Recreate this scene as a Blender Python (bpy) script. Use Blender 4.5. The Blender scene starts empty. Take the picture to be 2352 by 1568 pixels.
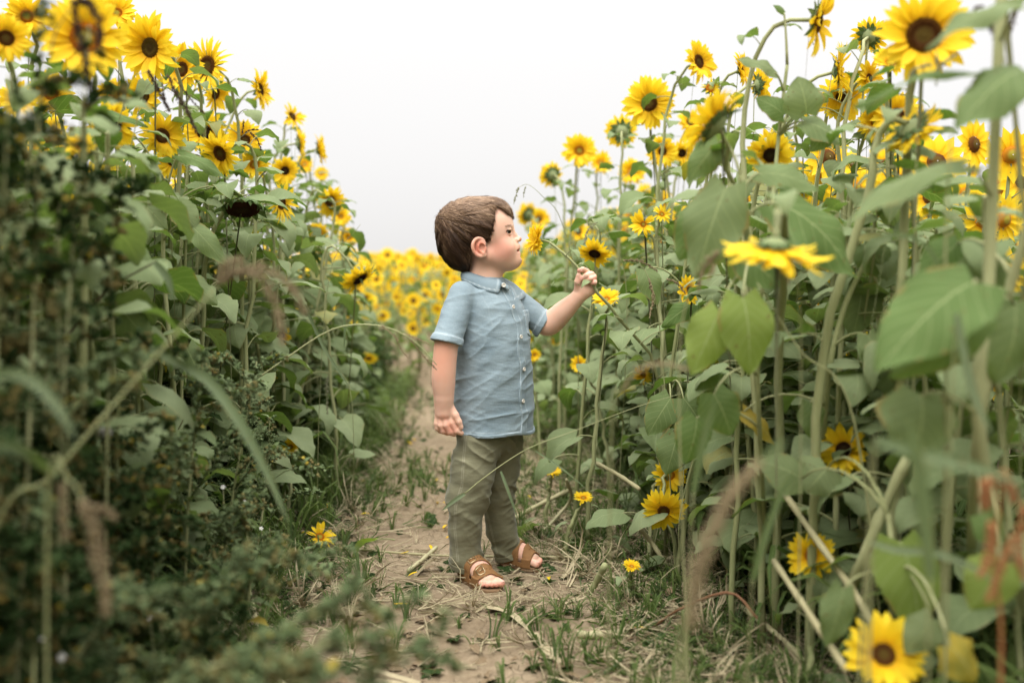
import bpy, math, random
import numpy as np
from mathutils import Vector, Matrix, Quaternion

scene = bpy.context.scene
COL = scene.collection
R = math.radians
rnd = random.Random(7)
rng = np.random.default_rng(11)

# ------------------------------------------------------------------ camera, sky, sun, exposure
EYE = Vector((0.0, 0.0, 0.8))
PITCH = 4.0
cam_data = bpy.data.cameras.new('camera')
cam_data.lens = 35.0
cam_data.sensor_width = 36.0
cam_data.clip_start = 0.05
cam_data.clip_end = 500
cam_data.dof.use_dof = True
cam_data.dof.focus_distance = 2.56
cam_data.dof.aperture_fstop = 1.7
cam = bpy.data.objects.new('camera', cam_data)
cam.location = EYE
cam.rotation_euler = (R(90 - PITCH), 0, 0)
COL.objects.link(cam)
scene.camera = cam

world = bpy.data.worlds.new('World')
scene.world = world
world.use_nodes = True
nt = world.node_tree
nt.nodes.clear()
wo = nt.nodes.new('ShaderNodeOutputWorld')
bg = nt.nodes.new('ShaderNodeBackground')
skyt = nt.nodes.new('ShaderNodeTexSky')
skyt.sky_type = 'NISHITA'
skyt.sun_disc = False
skyt.sun_elevation = R(58)
skyt.sun_rotation = R(200)
skyt.dust_density = 4.0
hs = nt.nodes.new('ShaderNodeHueSaturation')
hs.inputs['Saturation'].default_value = 0.12
sc1 = nt.nodes.new('ShaderNodeVectorMath'); sc1.operation = 'SCALE'
sc1.inputs['Scale'].default_value = 0.027          # the clear sky that shines through the cloud layer
tc = nt.nodes.new('ShaderNodeTexCoord')
sep = nt.nodes.new('ShaderNodeSeparateXYZ')
mp = nt.nodes.new('ShaderNodeMapRange')           # overcast sky: brightest overhead
mp.inputs['From Min'].default_value = 0.0
mp.inputs['From Max'].default_value = 1.0
mp.inputs['To Min'].default_value = 0.58
mp.inputs['To Max'].default_value = 3.9
cl = nt.nodes.new('ShaderNodeVectorMath'); cl.operation = 'SCALE'
cl.inputs[0].default_value = (1.0, 0.985, 0.975)
ad = nt.nodes.new('ShaderNodeVectorMath'); ad.operation = 'ADD'
L = nt.links.new
L(skyt.outputs['Color'], hs.inputs['Color']); L(hs.outputs['Color'], sc1.inputs[0])
L(tc.outputs['Generated'], sep.inputs[0]); sq = nt.nodes.new('ShaderNodeMath'); sq.operation = 'POWER'; sq.use_clamp = True
mx0 = nt.nodes.new('ShaderNodeMath'); mx0.operation = 'MAXIMUM'; mx0.inputs[1].default_value = 0.0
L(sep.outputs['Z'], mx0.inputs[0]); L(mx0.outputs[0], sq.inputs[0]); sq.inputs[1].default_value = 2.9
L(sq.outputs[0], mp.inputs['Value'])
L(mp.outputs['Result'], cl.inputs['Scale'])
L(sc1.outputs[0], ad.inputs[0]); L(cl.outputs[0], ad.inputs[1])
L(ad.outputs[0], bg.inputs['Color']); bg.inputs['Strength'].default_value = 1.0
L(bg.outputs[0], wo.inputs['Surface'])

sun_data = bpy.data.lights.new('sun', 'SUN')
sun_data.energy = 1.5
sun_data.angle = R(35)
sun_data.color = (1.0, 0.97, 0.92)
sun = bpy.data.objects.new('sun', sun_data)
sun.rotation_euler = (R(32), 0, R(-20))
COL.objects.link(sun)

scene.view_settings.view_transform = 'Standard'
scene.view_settings.look = 'None'
scene.view_settings.exposure = 0.5
scene.view_settings.gamma = 1.0
scene.view_settings.use_curve_mapping = False
scene.cycles.max_bounces = 6
scene.cycles.diffuse_bounces = 2
scene.cycles.glossy_bounces = 2
scene.cycles.transmission_bounces = 3
scene.cycles.transparent_max_bounces = 4

# ------------------------------------------------------------------ helpers
FPX = 35 / 36 * 2352.0
CP, SP = math.cos(R(PITCH)), math.sin(R(PITCH))
def P(px, py, Y):
    """world point at distance Y in front of the camera that stands at photo position (px, py) on a 2352 x 1568 grid"""
    a = (px - 1176) / FPX; b = (784 - py) / FPX
    # ray = right*a + up*b + forward ; forward=(0,CP,-SP), up=(0,SP,CP)
    dy = CP + b * SP; dz = -SP + b * CP
    t = Y / dy
    return Vector((a * t, Y, EYE.z + dz * t))
def V3(*a): return Vector(a)

def tagit(o, label=None, cat=None, group=None, kind=None):
    if label: o['label'] = label
    if cat: o['category'] = cat
    if group: o['group'] = group
    if kind: o['kind'] = kind
    return o

def empty(name, loc, label, cat, group=None):
    o = bpy.data.objects.new(name, None)
    o.empty_display_size = 0.05
    o.location = loc
    COL.objects.link(o)
    return tagit(o, label, cat, group)

def link(name, me, parent=None, kind=None):
    o = bpy.data.objects.new(name, me)
    COL.objects.link(o)
    if parent is not None: o.parent = parent
    if kind: o['kind'] = kind
    return o

def mesh(name, verts, faces, mats, midx=None, smooth=True, attrs=None):
    """verts n x 3, faces m x 4 int array (quads; last two equal is a triangle) or list"""
    me = bpy.data.meshes.new(name)
    verts = np.asarray(verts, dtype=np.float32).reshape(-1, 3)
    if isinstance(faces, np.ndarray):
        nf = len(faces); w = faces.shape[1]
        me.vertices.add(len(verts)); me.vertices.foreach_set('co', verts.ravel())
        me.loops.add(nf * w); me.loops.foreach_set('vertex_index', faces.astype(np.int32).ravel())
        me.polygons.add(nf)
        me.polygons.foreach_set('loop_start', np.arange(0, nf * w, w, dtype=np.int32))
        me.update(calc_edges=True)
    else:
        me.from_pydata(verts.tolist(), [], faces); nf = len(me.polygons)
    for m in (mats if isinstance(mats, (list, tuple)) else [mats]):
        me.materials.append(m)
    if midx is not None:
        me.polygons.foreach_set('material_index', np.asarray(midx, dtype=np.int32))
    if smooth:
        me.polygons.foreach_set('use_smooth', np.ones(len(me.polygons), dtype=bool))
    for k, (typ, arr) in (attrs or {}).items():
        at = me.attributes.new(k, typ, 'POINT')
        at.data.foreach_set('vector' if typ == 'FLOAT_VECTOR' else ('color' if 'COLOR' in typ else 'value'),
                            np.asarray(arr, dtype=np.float32).ravel())
    me.update()
    return me

class Geo:
    """collects quads with a material index and a per-point vector attribute"""
    def __init__(s): s.v = []; s.f = []; s.m = []; s.a = []; s.n = 0
    def add(s, v, f, m=0, a=None):
        v = np.asarray(v, float).reshape(-1, 3); f = np.asarray(f, int)
        s.v.append(v); s.f.append(f + s.n)
        s.m.append(np.full(len(f), m) if np.isscalar(m) else np.asarray(m))
        s.a.append(np.zeros((len(v), 3)) if a is None else np.asarray(a, float).reshape(-1, 3))
        s.n += len(v)
    def arrays(s): return (np.concatenate(s.v), np.concatenate(s.f), np.concatenate(s.m), np.concatenate(s.a))
    def build(s, name, mats, smooth=True):
        v, f, m, a = s.arrays()
        return mesh(name, v, f, mats, m, smooth, {'luv': ('FLOAT_VECTOR', a)})

def grid_faces(nu, nv, wrap=False):
    f = []
    for j in range(nv - 1):
        for i in range(nu - (0 if wrap else 1)):
            i2 = (i + 1) % nu
            f.append((j * nu + i, j * nu + i2, (j + 1) * nu + i2, (j + 1) * nu + i))
    return np.array(f)

def frames(pts):
    pts = [Vector(p) for p in pts]; out = []
    t0 = (pts[1] - pts[0]).normalized()
    n = t0.orthogonal().normalized()
    for i, p in enumerate(pts):
        t = (pts[min(i + 1, len(pts) - 1)] - pts[max(i - 1, 0)])
        t = t.normalized() if t.length > 1e-9 else t0
        n = (n - t * n.dot(t)); n = n.normalized() if n.length > 1e-9 else t.orthogonal().normalized()
        out.append((p, t, n, t.cross(n)))
    return out

def tube(pts, rad, k=6, squash=None):
    """quad tube along pts with closed ends; rad a number, list"""
    n = len(pts); rad = [rad] * n if np.isscalar(rad) else rad
    v = []
    for (p, t, a, b), r in zip(frames(pts), rad):
        for q in range(k):
            an = 2 * math.pi * q / k
            v.append(p + a * (math.cos(an) * r) + b * (math.sin(an) * r * (squash or 1)))
    f = grid_faces(k, n, True).tolist()
    v = [tuple(x) for x in v]
    c0 = len(v); v.append(tuple(pts[0])); c1 = len(v); v.append(tuple(pts[-1]))
    for q in range(0, k, 2):
        f.append((c0, (q + 2) % k, q + 1, q)); o = (n - 1) * k
        f.append((c1, o + q, o + q + 1, o + (q + 2) % k))
    return np.array(v), np.array(f)

def bez(p0, p1, p2, p3, n):
    out = []
    for i in range(n):
        t = i / (n - 1); s = 1 - t
        out.append(p0 * s**3 + p1 * (3 * s * s * t) + p2 * (3 * s * t * t) + p3 * t**3)
    return out

def smoothcurve(pts, n):
    """Catmull-Rom through pts sampled at n places"""
    pts = [Vector(p) for p in pts]; m = len(pts) - 1; out = []
    for i in range(n):
        s = i / (n - 1) * m; k = min(int(s), m - 1); t = s - k
        p1, p2 = pts[k], pts[k + 1]; p0 = pts[k - 1] if k else p1 * 2 - p2; p3 = pts[k + 2] if k + 2 <= m else p2 * 2 - p1
        out.append(0.5 * ((2 * p1) + (p2 - p0) * t + (2 * p0 - 5 * p1 + 4 * p2 - p3) * t * t + (3 * p1 - p0 - 3 * p2 + p3) * t**3))
    return out

# ------------------------------------------------------------------ value noise for numpy
_perm = np.random.default_rng(5).random((64, 64, 64)).astype(np.float32)
def vnoise(x, y, z=0.0):
    x, y, z = np.broadcast_arrays(np.asarray(x, float), np.asarray(y, float), np.asarray(z, float))
    xi = np.floor(x).astype(int); yi = np.floor(y).astype(int); zi = np.floor(z).astype(int)
    fx = x - xi; fy = y - yi; fz = z - zi
    fx = fx * fx * (3 - 2 * fx); fy = fy * fy * (3 - 2 * fy); fz = fz * fz * (3 - 2 * fz)
    r = 0
    for a in (0, 1):
        for b in (0, 1):
            for c in (0, 1):
                r = r + _perm[(xi + a) & 63, (yi + b) & 63, (zi + c) & 63] * (fx if a else 1 - fx) * (fy if b else 1 - fy) * (fz if c else 1 - fz)
    return r

# ------------------------------------------------------------------ signed distance fields -> mesh
class Field:
    def __init__(s, lo, hi, h):
        s.lo = np.array(lo, float); s.h = h
        s.n = np.ceil((np.array(hi) - s.lo) / h).astype(int) + 1
        s.g = np.full(s.n, 0.05, np.float32)
    def region(s, lo, hi):
        a = np.clip(np.floor((np.array(lo) - s.lo) / s.h).astype(int), 0, s.n)
        b = np.clip(np.ceil((np.array(hi) - s.lo) / s.h).astype(int) + 1, 0, s.n)
        if np.any(b <= a): return None
        sl = tuple(slice(i, j) for i, j in zip(a, b))
        X = (s.lo[0] + s.h * np.arange(a[0], b[0]))[:, None, None]
        Y = (s.lo[1] + s.h * np.arange(a[1], b[1]))[None, :, None]
        Z = (s.lo[2] + s.h * np.arange(a[2], b[2]))[None, None, :]
        return sl, X, Y, Z
    def _put(s, lo, hi, fn, k, sub):
        m = max(k * 1.2, 0.006)
        r = s.region(np.array(lo) - m, np.array(hi) + m)
        if r is None: return
        sl, X, Y, Z = r
        d = fn(X, Y, Z).astype(np.float32); g = s.g[sl]
        if sub: d = -d; g2 = -g; d = -d; a = g2; b = d   # union of (-g) and d, negated
        else: a = g; b = d
        if k > 0:
            h = np.maximum(k - np.abs(a - b), 0) / k
            res = np.minimum(a, b) - h * h * k * 0.25
        else: res = np.minimum(a, b)
        s.g[sl] = -res if sub else res
    def ell(s, c, r, k=0.01, M=None, sub=False):
        c = np.array(c, float); r = np.array(r, float)
        A = np.eye(3) if M is None else np.array(M.to_3x3()).T     # world -> local
        ext = np.sqrt(((A.T * r) ** 2).sum(1))
        def fn(X, Y, Z):
            x, y, z = X - c[0], Y - c[1], Z - c[2]
            l = [A[i, 0] * x + A[i, 1] * y + A[i, 2] * z for i in range(3)]
            k0 = np.sqrt(sum((l[i] / r[i]) ** 2 for i in range(3)))
            k1 = np.sqrt(sum((l[i] / r[i] ** 2) ** 2 for i in range(3))) + 1e-9
            return k0 * (k0 - 1) / k1
        s._put(c - ext, c + ext, fn, k, sub)
    def cap(s, a, b, ra, rb, k=0.01, sub=False, flat=None):
        """tapered capsule; flat=(direction, factor) squeezes it along a direction"""
        a = np.array(a, float); b = np.array(b, float); ab = b - a; L2 = max((ab ** 2).sum(), 1e-12); rm = max(ra, rb)
        def fn(X, Y, Z):
            x, y, z = X - a[0], Y - a[1], Z - a[2]
            t = np.clip((x * ab[0] + y * ab[1] + z * ab[2]) / L2, 0, 1)
            dx, dy, dz = x - t * ab[0], y - t * ab[1], z - t * ab[2]
            if flat is not None:
                n, q = flat
                dn = (dx * n[0] + dy * n[1] + dz * n[2]) * (1 / q - 1)
                dx, dy, dz = dx + dn * n[0], dy + dn * n[1], dz + dn * n[2]
            return np.sqrt(dx * dx + dy * dy + dz * dz) - (ra + (rb - ra) * t)
        s._put(np.minimum(a, b) - rm, np.maximum(a, b) + rm, fn, k, sub)
    def chain(s, pts, rads, k=0.008, sub=False, flat=None):
        for i in range(len(pts) - 1): s.cap(pts[i], pts[i + 1], rads[i], rads[i + 1], k, sub, flat)
    def coords(s): return s.region(s.lo, s.lo + s.h * (s.n - 1))[1:]
    def surface(s):
        g = s.g; n = g.shape; ins = g < 0
        c = np.zeros(tuple(i - 1 for i in n), np.int8)
        for a in (0, 1):
            for b in (0, 1):
                for d in (0, 1):
                    c += ins[a:n[0] - 1 + a, b:n[1] - 1 + b, d:n[2] - 1 + d]
        act = np.argwhere((c > 0) & (c < 8))
        idx = np.full(c.shape, -1, np.int64); idx[act[:, 0], act[:, 1], act[:, 2]] = np.arange(len(act))
        corners = np.array([(a, b, d) for a in (0, 1) for b in (0, 1) for d in (0, 1)])
        val = np.stack([g[act[:, 0] + q[0], act[:, 1] + q[1], act[:, 2] + q[2]] for q in corners], 1)
        acc = np.zeros((len(act), 3)); cnt = np.zeros(len(act))
        for i in range(8):
            for j in range(i + 1, 8):
                if np.abs(corners[i] - corners[j]).sum() != 1: continue
                x = (val[:, i] < 0) != (val[:, j] < 0)
                t = np.where(x, val[:, i] / np.where(x, val[:, i] - val[:, j], 1), 0)[:, None]
                acc += np.where(x[:, None], corners[i] + t * (corners[j] - corners[i]), 0); cnt += x
        v = s.lo + s.h * (act + acc / cnt[:, None])
        F = []
        for ax in range(3):
            o1, o2 = (ax + 1) % 3, (ax + 2) % 3
            A = [slice(None)] * 3; B = [slice(None)] * 3
            A[ax] = slice(0, -1); B[ax] = slice(1, None)
            A[o1] = B[o1] = slice(1, -1); A[o2] = B[o2] = slice(1, -1)
            e = np.argwhere(ins[tuple(A)] != ins[tuple(B)])
            e[:, o1] += 1; e[:, o2] += 1
            u1 = np.zeros(3, int); u1[o1] = 1; u2 = np.zeros(3, int); u2[o2] = 1
            q = [e - u1 - u2, e - u2, e, e - u1]
            q = np.stack([idx[w[:, 0], w[:, 1], w[:, 2]] for w in q], 1)
            flip = ~ins[e[:, 0], e[:, 1], e[:, 2]]
            q[flip] = q[flip][:, ::-1]
            F.append(q)
        return v, np.concatenate(F)

# ------------------------------------------------------------------ material helpers
def new_mat(name):
    m = bpy.data.materials.new(name); m.use_nodes = True
    n = m.node_tree; n.nodes.clear()
    out = n.nodes.new('ShaderNodeOutputMaterial')
    return m, n, out
def N(n, typ, **kw):
    o = n.nodes.new(typ)
    for k, v in kw.items():
        if k.startswith('in_'):
            key = k[3:]; o.inputs[int(key) if key.isdigit() else key.replace('_', ' ')].default_value = v
        else: setattr(o, k, v)
    return o
def principled(n, out, rough=0.7, spec=0.25, **kw):
    p = n.nodes.new('ShaderNodeBsdfPrincipled')
    p.inputs['Roughness'].default_value = rough
    p.inputs['Specular IOR Level'].default_value = spec
    if out: n.links.new(p.outputs[0], out.inputs['Surface'])
    return p
def ramp(n, fac, stops):
    r = n.nodes.new('ShaderNodeValToRGB'); e = r.color_ramp.elements
    while len(e) < len(stops): e.new(0.5)
    for q, (pos, c) in zip(e, stops): q.position = pos; q.color = (*c, 1)
    if fac is not None: n.links.new(fac, r.inputs[0])
    return r
def mixc(n, fac, a, b, blend='MIX'):
    m = n.nodes.new('ShaderNodeMix'); m.data_type = 'RGBA'; m.blend_type = blend
    for v, k in ((fac, 0), (a, 6), (b, 7)):
        if isinstance(v, bpy.types.NodeSocket): n.links.new(v, m.inputs[k])
        elif k == 0: m.inputs[k].default_value = v
        else: m.inputs[k].default_value = (*v, 1)
    return m.outputs[2]
def math_(n, op, a, b=0.0, c=None):
    m = n.nodes.new('ShaderNodeMath'); m.operation = op
    for i, v in enumerate((a, b, c)):
        if v is None: continue
        if isinstance(v, bpy.types.NodeSocket): n.links.new(v, m.inputs[i])
        else: m.inputs[i].default_value = v
    return m.outputs[0]
def bump(n, h, strength=0.3, dist=0.002, nrm=None):
    b = n.nodes.new('ShaderNodeBump'); b.inputs['Strength'].default_value = strength; b.inputs['Distance'].default_value = dist
    n.links.new(h, b.inputs['Height'])
    if nrm is not None: n.links.new(nrm, b.inputs['Normal'])
    return b.outputs[0]
def noise(n, scale, detail=3, vec=None, rough=0.5):
    t = n.nodes.new('ShaderNodeTexNoise'); t.inputs['Scale'].default_value = scale
    t.inputs['Detail'].default_value = detail; t.inputs['Roughness'].default_value = rough
    if vec is not None: n.links.new(vec, t.inputs['Vector'])
    return t.outputs[0]
def attr(n, name):
    a = n.nodes.new('ShaderNodeAttribute'); a.attribute_name = name; return a
# ================================================================== MATERIALS OF THE FIELD
def mat_leaf(name, top, top2, under, per_object=True, trans=.32, rough=.66, spec=.13):
    m, n, o = new_mat(name)
    p = principled(n, None, rough, spec)
    g = n.nodes.new('ShaderNodeNewGeometry')
    a = attr(n, 'luv'); s = n.nodes.new('ShaderNodeSeparateXYZ'); n.links.new(a.outputs['Vector'], s.inputs[0])
    u, v, w = s.outputs
    if per_object:
        oi = n.nodes.new('ShaderNodeObjectInfo'); rv = oi.outputs['Random']
    else: rv = w
    base = mixc(n, rv, top, top2)
    nz = noise(n, 14, 4, g.outputs['Position'])
    base = mixc(n, math_(n, 'MULTIPLY', nz, .55), base, tuple(x * .55 for x in top2))
    yel = math_(n, 'GREATER_THAN', rv, .982)
    base = mixc(n, math_(n, 'MULTIPLY', yel, math_(n, 'MULTIPLY', noise(n, 30, 3, g.outputs['Position']), 1.3)), base, (.42, .30, .04))
    # veins: midrib and side ribs
    au = math_(n, 'ABSOLUTE', u)
    mid = math_(n, 'SUBTRACT', 1.0, math_(n, 'MULTIPLY', au, 26)); mid = math_(n, 'MAXIMUM', mid, 0)
    t = math_(n, 'SUBTRACT', v, math_(n, 'MULTIPLY', au, .34))
    sv = math_(n, 'ABSOLUTE', math_(n, 'SINE', math_(n, 'MULTIPLY', t, 20)))
    sv = math_(n, 'MAXIMUM', math_(n, 'SUBTRACT', 1.0, math_(n, 'MULTIPLY', sv, 5.5)), 0)
    vein = math_(n, 'MAXIMUM', mid, math_(n, 'MULTIPLY', sv, .55))
    base = mixc(n, math_(n, 'MULTIPLY', vein, .8), base, (.34, .39, .19))
    spot = math_(n, 'GREATER_THAN', noise(n, 95, 2, g.outputs['Position']), .70)
    base = mixc(n, math_(n, 'MULTIPLY', spot, .65), base, (.13, .085, .03))
    rim = math_(n, 'MULTIPLY', math_(n, 'GREATER_THAN', au, .90), math_(n, 'GREATER_THAN', noise(n, 22, 2, g.outputs['Position']), .56))
    base = mixc(n, math_(n, 'MULTIPLY', rim, .6), base, (.26, .19, .07))
    uc = mixc(n, .5, base, under)
    col = mixc(n, g.outputs['Backfacing'], base, uc)
    n.links.new(col, p.inputs['Base Color'])
    fine = math_(n, 'ADD', noise(n, 220, 3, g.outputs['Position']), math_(n, 'MULTIPLY', noise(n, 60, 2, g.outputs['Position']), 2.0))
    n.links.new(bump(n, math_(n, 'ADD', math_(n, 'MULTIPLY', vein, -.8), math_(n, 'MULTIPLY', fine, .5)), .5, .0012), p.inputs['Normal'])
    tr = n.nodes.new('ShaderNodeBsdfTranslucent')
    tcol = mixc(n, 1.0, col, (1.15, 1.35, .55), 'MULTIPLY'); n.links.new(tcol, tr.inputs['Color'])
    mx = n.nodes.new('ShaderNodeMixShader'); mx.inputs[0].default_value = trans
    n.links.new(p.outputs[0], mx.inputs[1]); n.links.new(tr.outputs[0], mx.inputs[2]); n.links.new(mx.outputs[0], o.inputs['Surface'])
    return m
def mat_petal(name, per_object=True):
    m, n, o = new_mat(name)
    p = principled(n, None, .6, .2)
    a = attr(n, 'luv'); s = n.nodes.new('ShaderNodeSeparateXYZ'); n.links.new(a.outputs['Vector'], s.inputs[0])
    u, v, w = s.outputs
    rv = n.nodes.new('ShaderNodeObjectInfo').outputs['Random'] if per_object else w
    c = ramp(n, v, [(0, (.80, .38, .008)), (.25, (.93, .64, .014)), (1, (.95, .75, .045))]).outputs[0]
    c = mixc(n, math_(n, 'MULTIPLY', rv, .4), c, (.92, .60, .015))
    rib = math_(n, 'ABSOLUTE', math_(n, 'SINE', math_(n, 'MULTIPLY', u, 9)))
    c = mixc(n, math_(n, 'MULTIPLY', rib, .16), c, (.80, .48, .010))
    n.links.new(c, p.inputs['Base Color'])
    n.links.new(bump(n, rib, .5, .0006), p.inputs['Normal'])
    tr = n.nodes.new('ShaderNodeBsdfTranslucent'); n.links.new(c, tr.inputs['Color'])
    mx = n.nodes.new('ShaderNodeMixShader'); mx.inputs[0].default_value = .38
    n.links.new(p.outputs[0], mx.inputs[1]); n.links.new(tr.outputs[0], mx.inputs[2]); n.links.new(mx.outputs[0], o.inputs['Surface'])
    return m
def mat_stem(name, c1, c2, per_object=True):
    m, n, o = new_mat(name)
    p = principled(n, o, .7, .2)
    g = n.nodes.new('ShaderNodeNewGeometry')
    mpn = n.nodes.new('ShaderNodeMapping'); mpn.inputs['Scale'].default_value = (1, 1, .12); n.links.new(g.outputs['Position'], mpn.inputs[0])
    f = math_(n, 'MULTIPLY', noise(n, 260, 3, mpn.outputs[0]), .7)
    if per_object: f = math_(n, 'ADD', f, math_(n, 'MULTIPLY', n.nodes.new('ShaderNodeObjectInfo').outputs['Random'], .5))
    else:
        s = n.nodes.new('ShaderNodeSeparateXYZ'); n.links.new(attr(n, 'luv').outputs['Vector'], s.inputs[0]); f = math_(n, 'ADD', f, math_(n, 'MULTIPLY', s.outputs[2], .5))
    n.links.new(mixc(n, f, c1, c2), p.inputs['Base Color'])
    n.links.new(bump(n, noise(n, 500, 2, mpn.outputs[0]), .35, .001), p.inputs['Normal'])
    return m
def mat_disc(name, outer, inner, centre):
    m, n, o = new_mat(name)
    p = principled(n, o, .85, .12)
    s = n.nodes.new('ShaderNodeSeparateXYZ'); n.links.new(attr(n, 'luv').outputs['Vector'], s.inputs[0])
    c = ramp(n, s.outputs[0], [(0, centre), (.30, centre), (.55, inner), (.8, outer), (1, outer)]).outputs[0]
    g = n.nodes.new('ShaderNodeNewGeometry')
    c = mixc(n, math_(n, 'MULTIPLY', s.outputs[2], .5), c, tuple(x * .3 for x in inner))
    n.links.new(c, p.inputs['Base Color'])
    return m
M = {}
M['leaf'] = mat_leaf('sunflower_leaf', (.240, .285, .145), (.110, .180, .048), (.29, .34, .19))
M['leaf_mass'] = mat_leaf('leaf_mass', (.185, .240, .090), (.100, .165, .040), (.22, .27, .13), False)
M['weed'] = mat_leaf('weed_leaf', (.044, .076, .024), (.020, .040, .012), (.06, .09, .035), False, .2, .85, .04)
M['weed_pale'] = mat_leaf('pale_weed', (.20, .255, .125), (.095, .135, .055), (.2, .24, .13), False, .2, .8, .06)
M['grass'] = mat_leaf('grass_blade', (.115, .155, .040), (.070, .120, .028), (.13, .19, .10), False, .3)
M['grass1'] = mat_leaf('grass_stalk_leaf', (.175, .215, .130), (.130, .180, .085), (.20, .24, .15), True, .3)
M['petal'] = mat_petal('petal'); M['petal_mass'] = mat_petal('petal_mass', False)
M['stem'] = mat_stem('sunflower_stem', (.19, .215, .08), (.37, .375, .20))
M['stem_mass'] = mat_stem('stem_mass', (.12, .15, .05), (.28, .30, .15), False)
M['bract'] = mat_leaf('bract', (.115, .175, .065), (.085, .145, .045), (.16, .22, .10), False, .2)
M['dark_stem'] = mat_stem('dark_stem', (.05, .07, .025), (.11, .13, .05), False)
M['straw'] = mat_stem('straw', (.17, .13, .075), (.50, .43, .27), False)
M['litter'] = mat_stem('litter', (.10, .065, .035), (.26, .19, .11), False)
M['straw1'] = mat_stem('dry_stalk', (.27, .235, .12), (.45, .42, .25))
M['seedhead'] = mat_stem('seed_head', (.13, .095, .050), (.33, .26, .15))
M['seedgreen'] = mat_stem('seed_head_green', (.10, .12, .06), (.30, .30, .18))
M['darkseed'] = mat_stem('dark_seed', (.030, .018, .012), (.075, .045, .028))
M['fluff'] = mat_stem('fluff', (.55, .52, .48), (.75, .73, .70), False)
M['white'] = mat_stem('small_white_flower', (.60, .58, .52), (.75, .74, .70), False)
M['redstem'] = mat_stem('red_stem', (.17, .06, .04), (.24, .16, .07))
M['disc_brown'] = mat_disc('disc_brown', (.145, .060, .010), (.085, .030, .007), (.10, .065, .012))
M['disc_dark'] = mat_disc('disc_dark', (.055, .020, .007), (.030, .012, .005), (.045, .028, .010))
M['disc_orange'] = mat_disc('disc_orange', (.62, .22, .012), (.40, .17, .012), (.36, .30, .04))
M['disc_olive'] = mat_disc('disc_olive', (.13, .070, .012), (.105, .070, .012), (.060, .035, .008))

# ================================================================== GROUND
def path_mid(Y): return np.interp(Y, [1.2, 2.2, 3.2, 4.9, 7, 9], [-.20, -.18, -.17, -.40, -.60, -1.0])
def path_half(Y): return np.interp(Y, [0, 1.6, 2.3, 3.2, 5.0, 7.0, 9], [.42, .38, .36, .26, .19, .15, .04])
def gz(x, y):
    x = np.asarray(x, float); y = np.asarray(y, float)
    k = np.clip(np.abs(x - path_mid(y)) / .9, 0, 1)
    z = (vnoise(x * 1.1 + 9, y * 1.1) - .5) * .05 * k + (vnoise(x * 5, y * 5) - .5) * .016 * (.4 + k)
    f = np.exp(-(((x + .05) / .28) ** 2 + ((y - 2.57) / .32) ** 2) * 1.6)      # trodden flat where the child stands
    return z * (1 - f)
def build_ground():
    xs = np.concatenate([np.linspace(-60, -6.5, 14), np.linspace(-6, -2.1, 30), np.arange(-2, 2.001, .011), np.linspace(2.1, 6, 30), np.linspace(6.5, 60, 14)])
    ys = np.concatenate([np.linspace(-12, .9, 14), np.arange(1.0, 4.6, .012), np.arange(4.6, 9, .04), np.linspace(9.1, 30, 50), np.linspace(33, 200, 14)])
    Xg, Yg = np.meshgrid(xs, ys); z = gz(Xg, Yg)
    near = (np.abs(Xg) < 2.05) & (Yg > .9) & (Yg < 9)
    clod = np.clip(vnoise(Xg * 38, Yg * 38) - .55, 0, 1) * .034 + np.clip(vnoise(Xg * 90, Yg * 90) - .5, 0, 1) * .012 + (vnoise(Xg * 14, Yg * 14) - .5) * .010
    smooth_ = np.clip(vnoise(Xg * 3 + 4, Yg * 3) * 2.2 - .7, 0, 1)               # hard-trodden bare patches
    fade = np.exp(-(((Xg + .05) / .22) ** 2 + ((Yg - 2.57) / .26) ** 2))
    z = z + np.where(near, clod * (1 - smooth_ * .85) * (1 - fade * .8), 0)
    nx, ny = len(xs), len(ys)
    m, n, o = new_mat('earth')
    p = principled(n, o, .95, .1)
    g = n.nodes.new('ShaderNodeNewGeometry')
    n1 = noise(n, 2.5, 5, g.outputs['Position']); n2 = noise(n, 40, 5, g.outputs['Position'], .65); n3 = noise(n, 300, 3, g.outputs['Position'])
    c = ramp(n, math_(n, 'ADD', math_(n, 'MULTIPLY', n1, .55), math_(n, 'MULTIPLY', n2, .45)), [(.30, (.135, .100, .062)), (.50, (.250, .192, .124)), (.68, (.36, .285, .190))]).outputs[0]
    vo = n.nodes.new('ShaderNodeTexVoronoi'); vo.feature = 'DISTANCE_TO_EDGE'; vo.inputs['Scale'].default_value = 34; n.links.new(g.outputs['Position'], vo.inputs['Vector'])
    cr = math_(n, 'MAXIMUM', math_(n, 'SUBTRACT', 1.0, math_(n, 'MULTIPLY', vo.outputs['Distance'], 22)), 0)
    cr = math_(n, 'MULTIPLY', cr, math_(n, 'GREATER_THAN', noise(n, 5, 2, g.outputs['Position']), .52))
    n.links.new(mixc(n, math_(n, 'MULTIPLY', n3, .35), c, (.10, .07, .045)), p.inputs['Base Color'])
    b1 = bump(n, math_(n, 'ADD', n2, math_(n, 'MULTIPLY', cr, -.5)), .7, .008); n.links.new(bump(n, n3, .5, .002, b1), p.inputs['Normal'])
    me = mesh('ground', np.stack([Xg, Yg, z], -1).reshape(-1, 3), grid_faces_np(nx, ny), m)
    link('ground', me, None, 'structure')
def grid_faces_np(nx, ny):
    i, j = np.meshgrid(np.arange(nx - 1), np.arange(ny - 1)); b = (j * nx + i).ravel()
    return np.stack([b, b + 1, b + nx + 1, b + nx], 1)
build_ground()
GZ = lambda x, y: float(gz(x, y))
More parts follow.
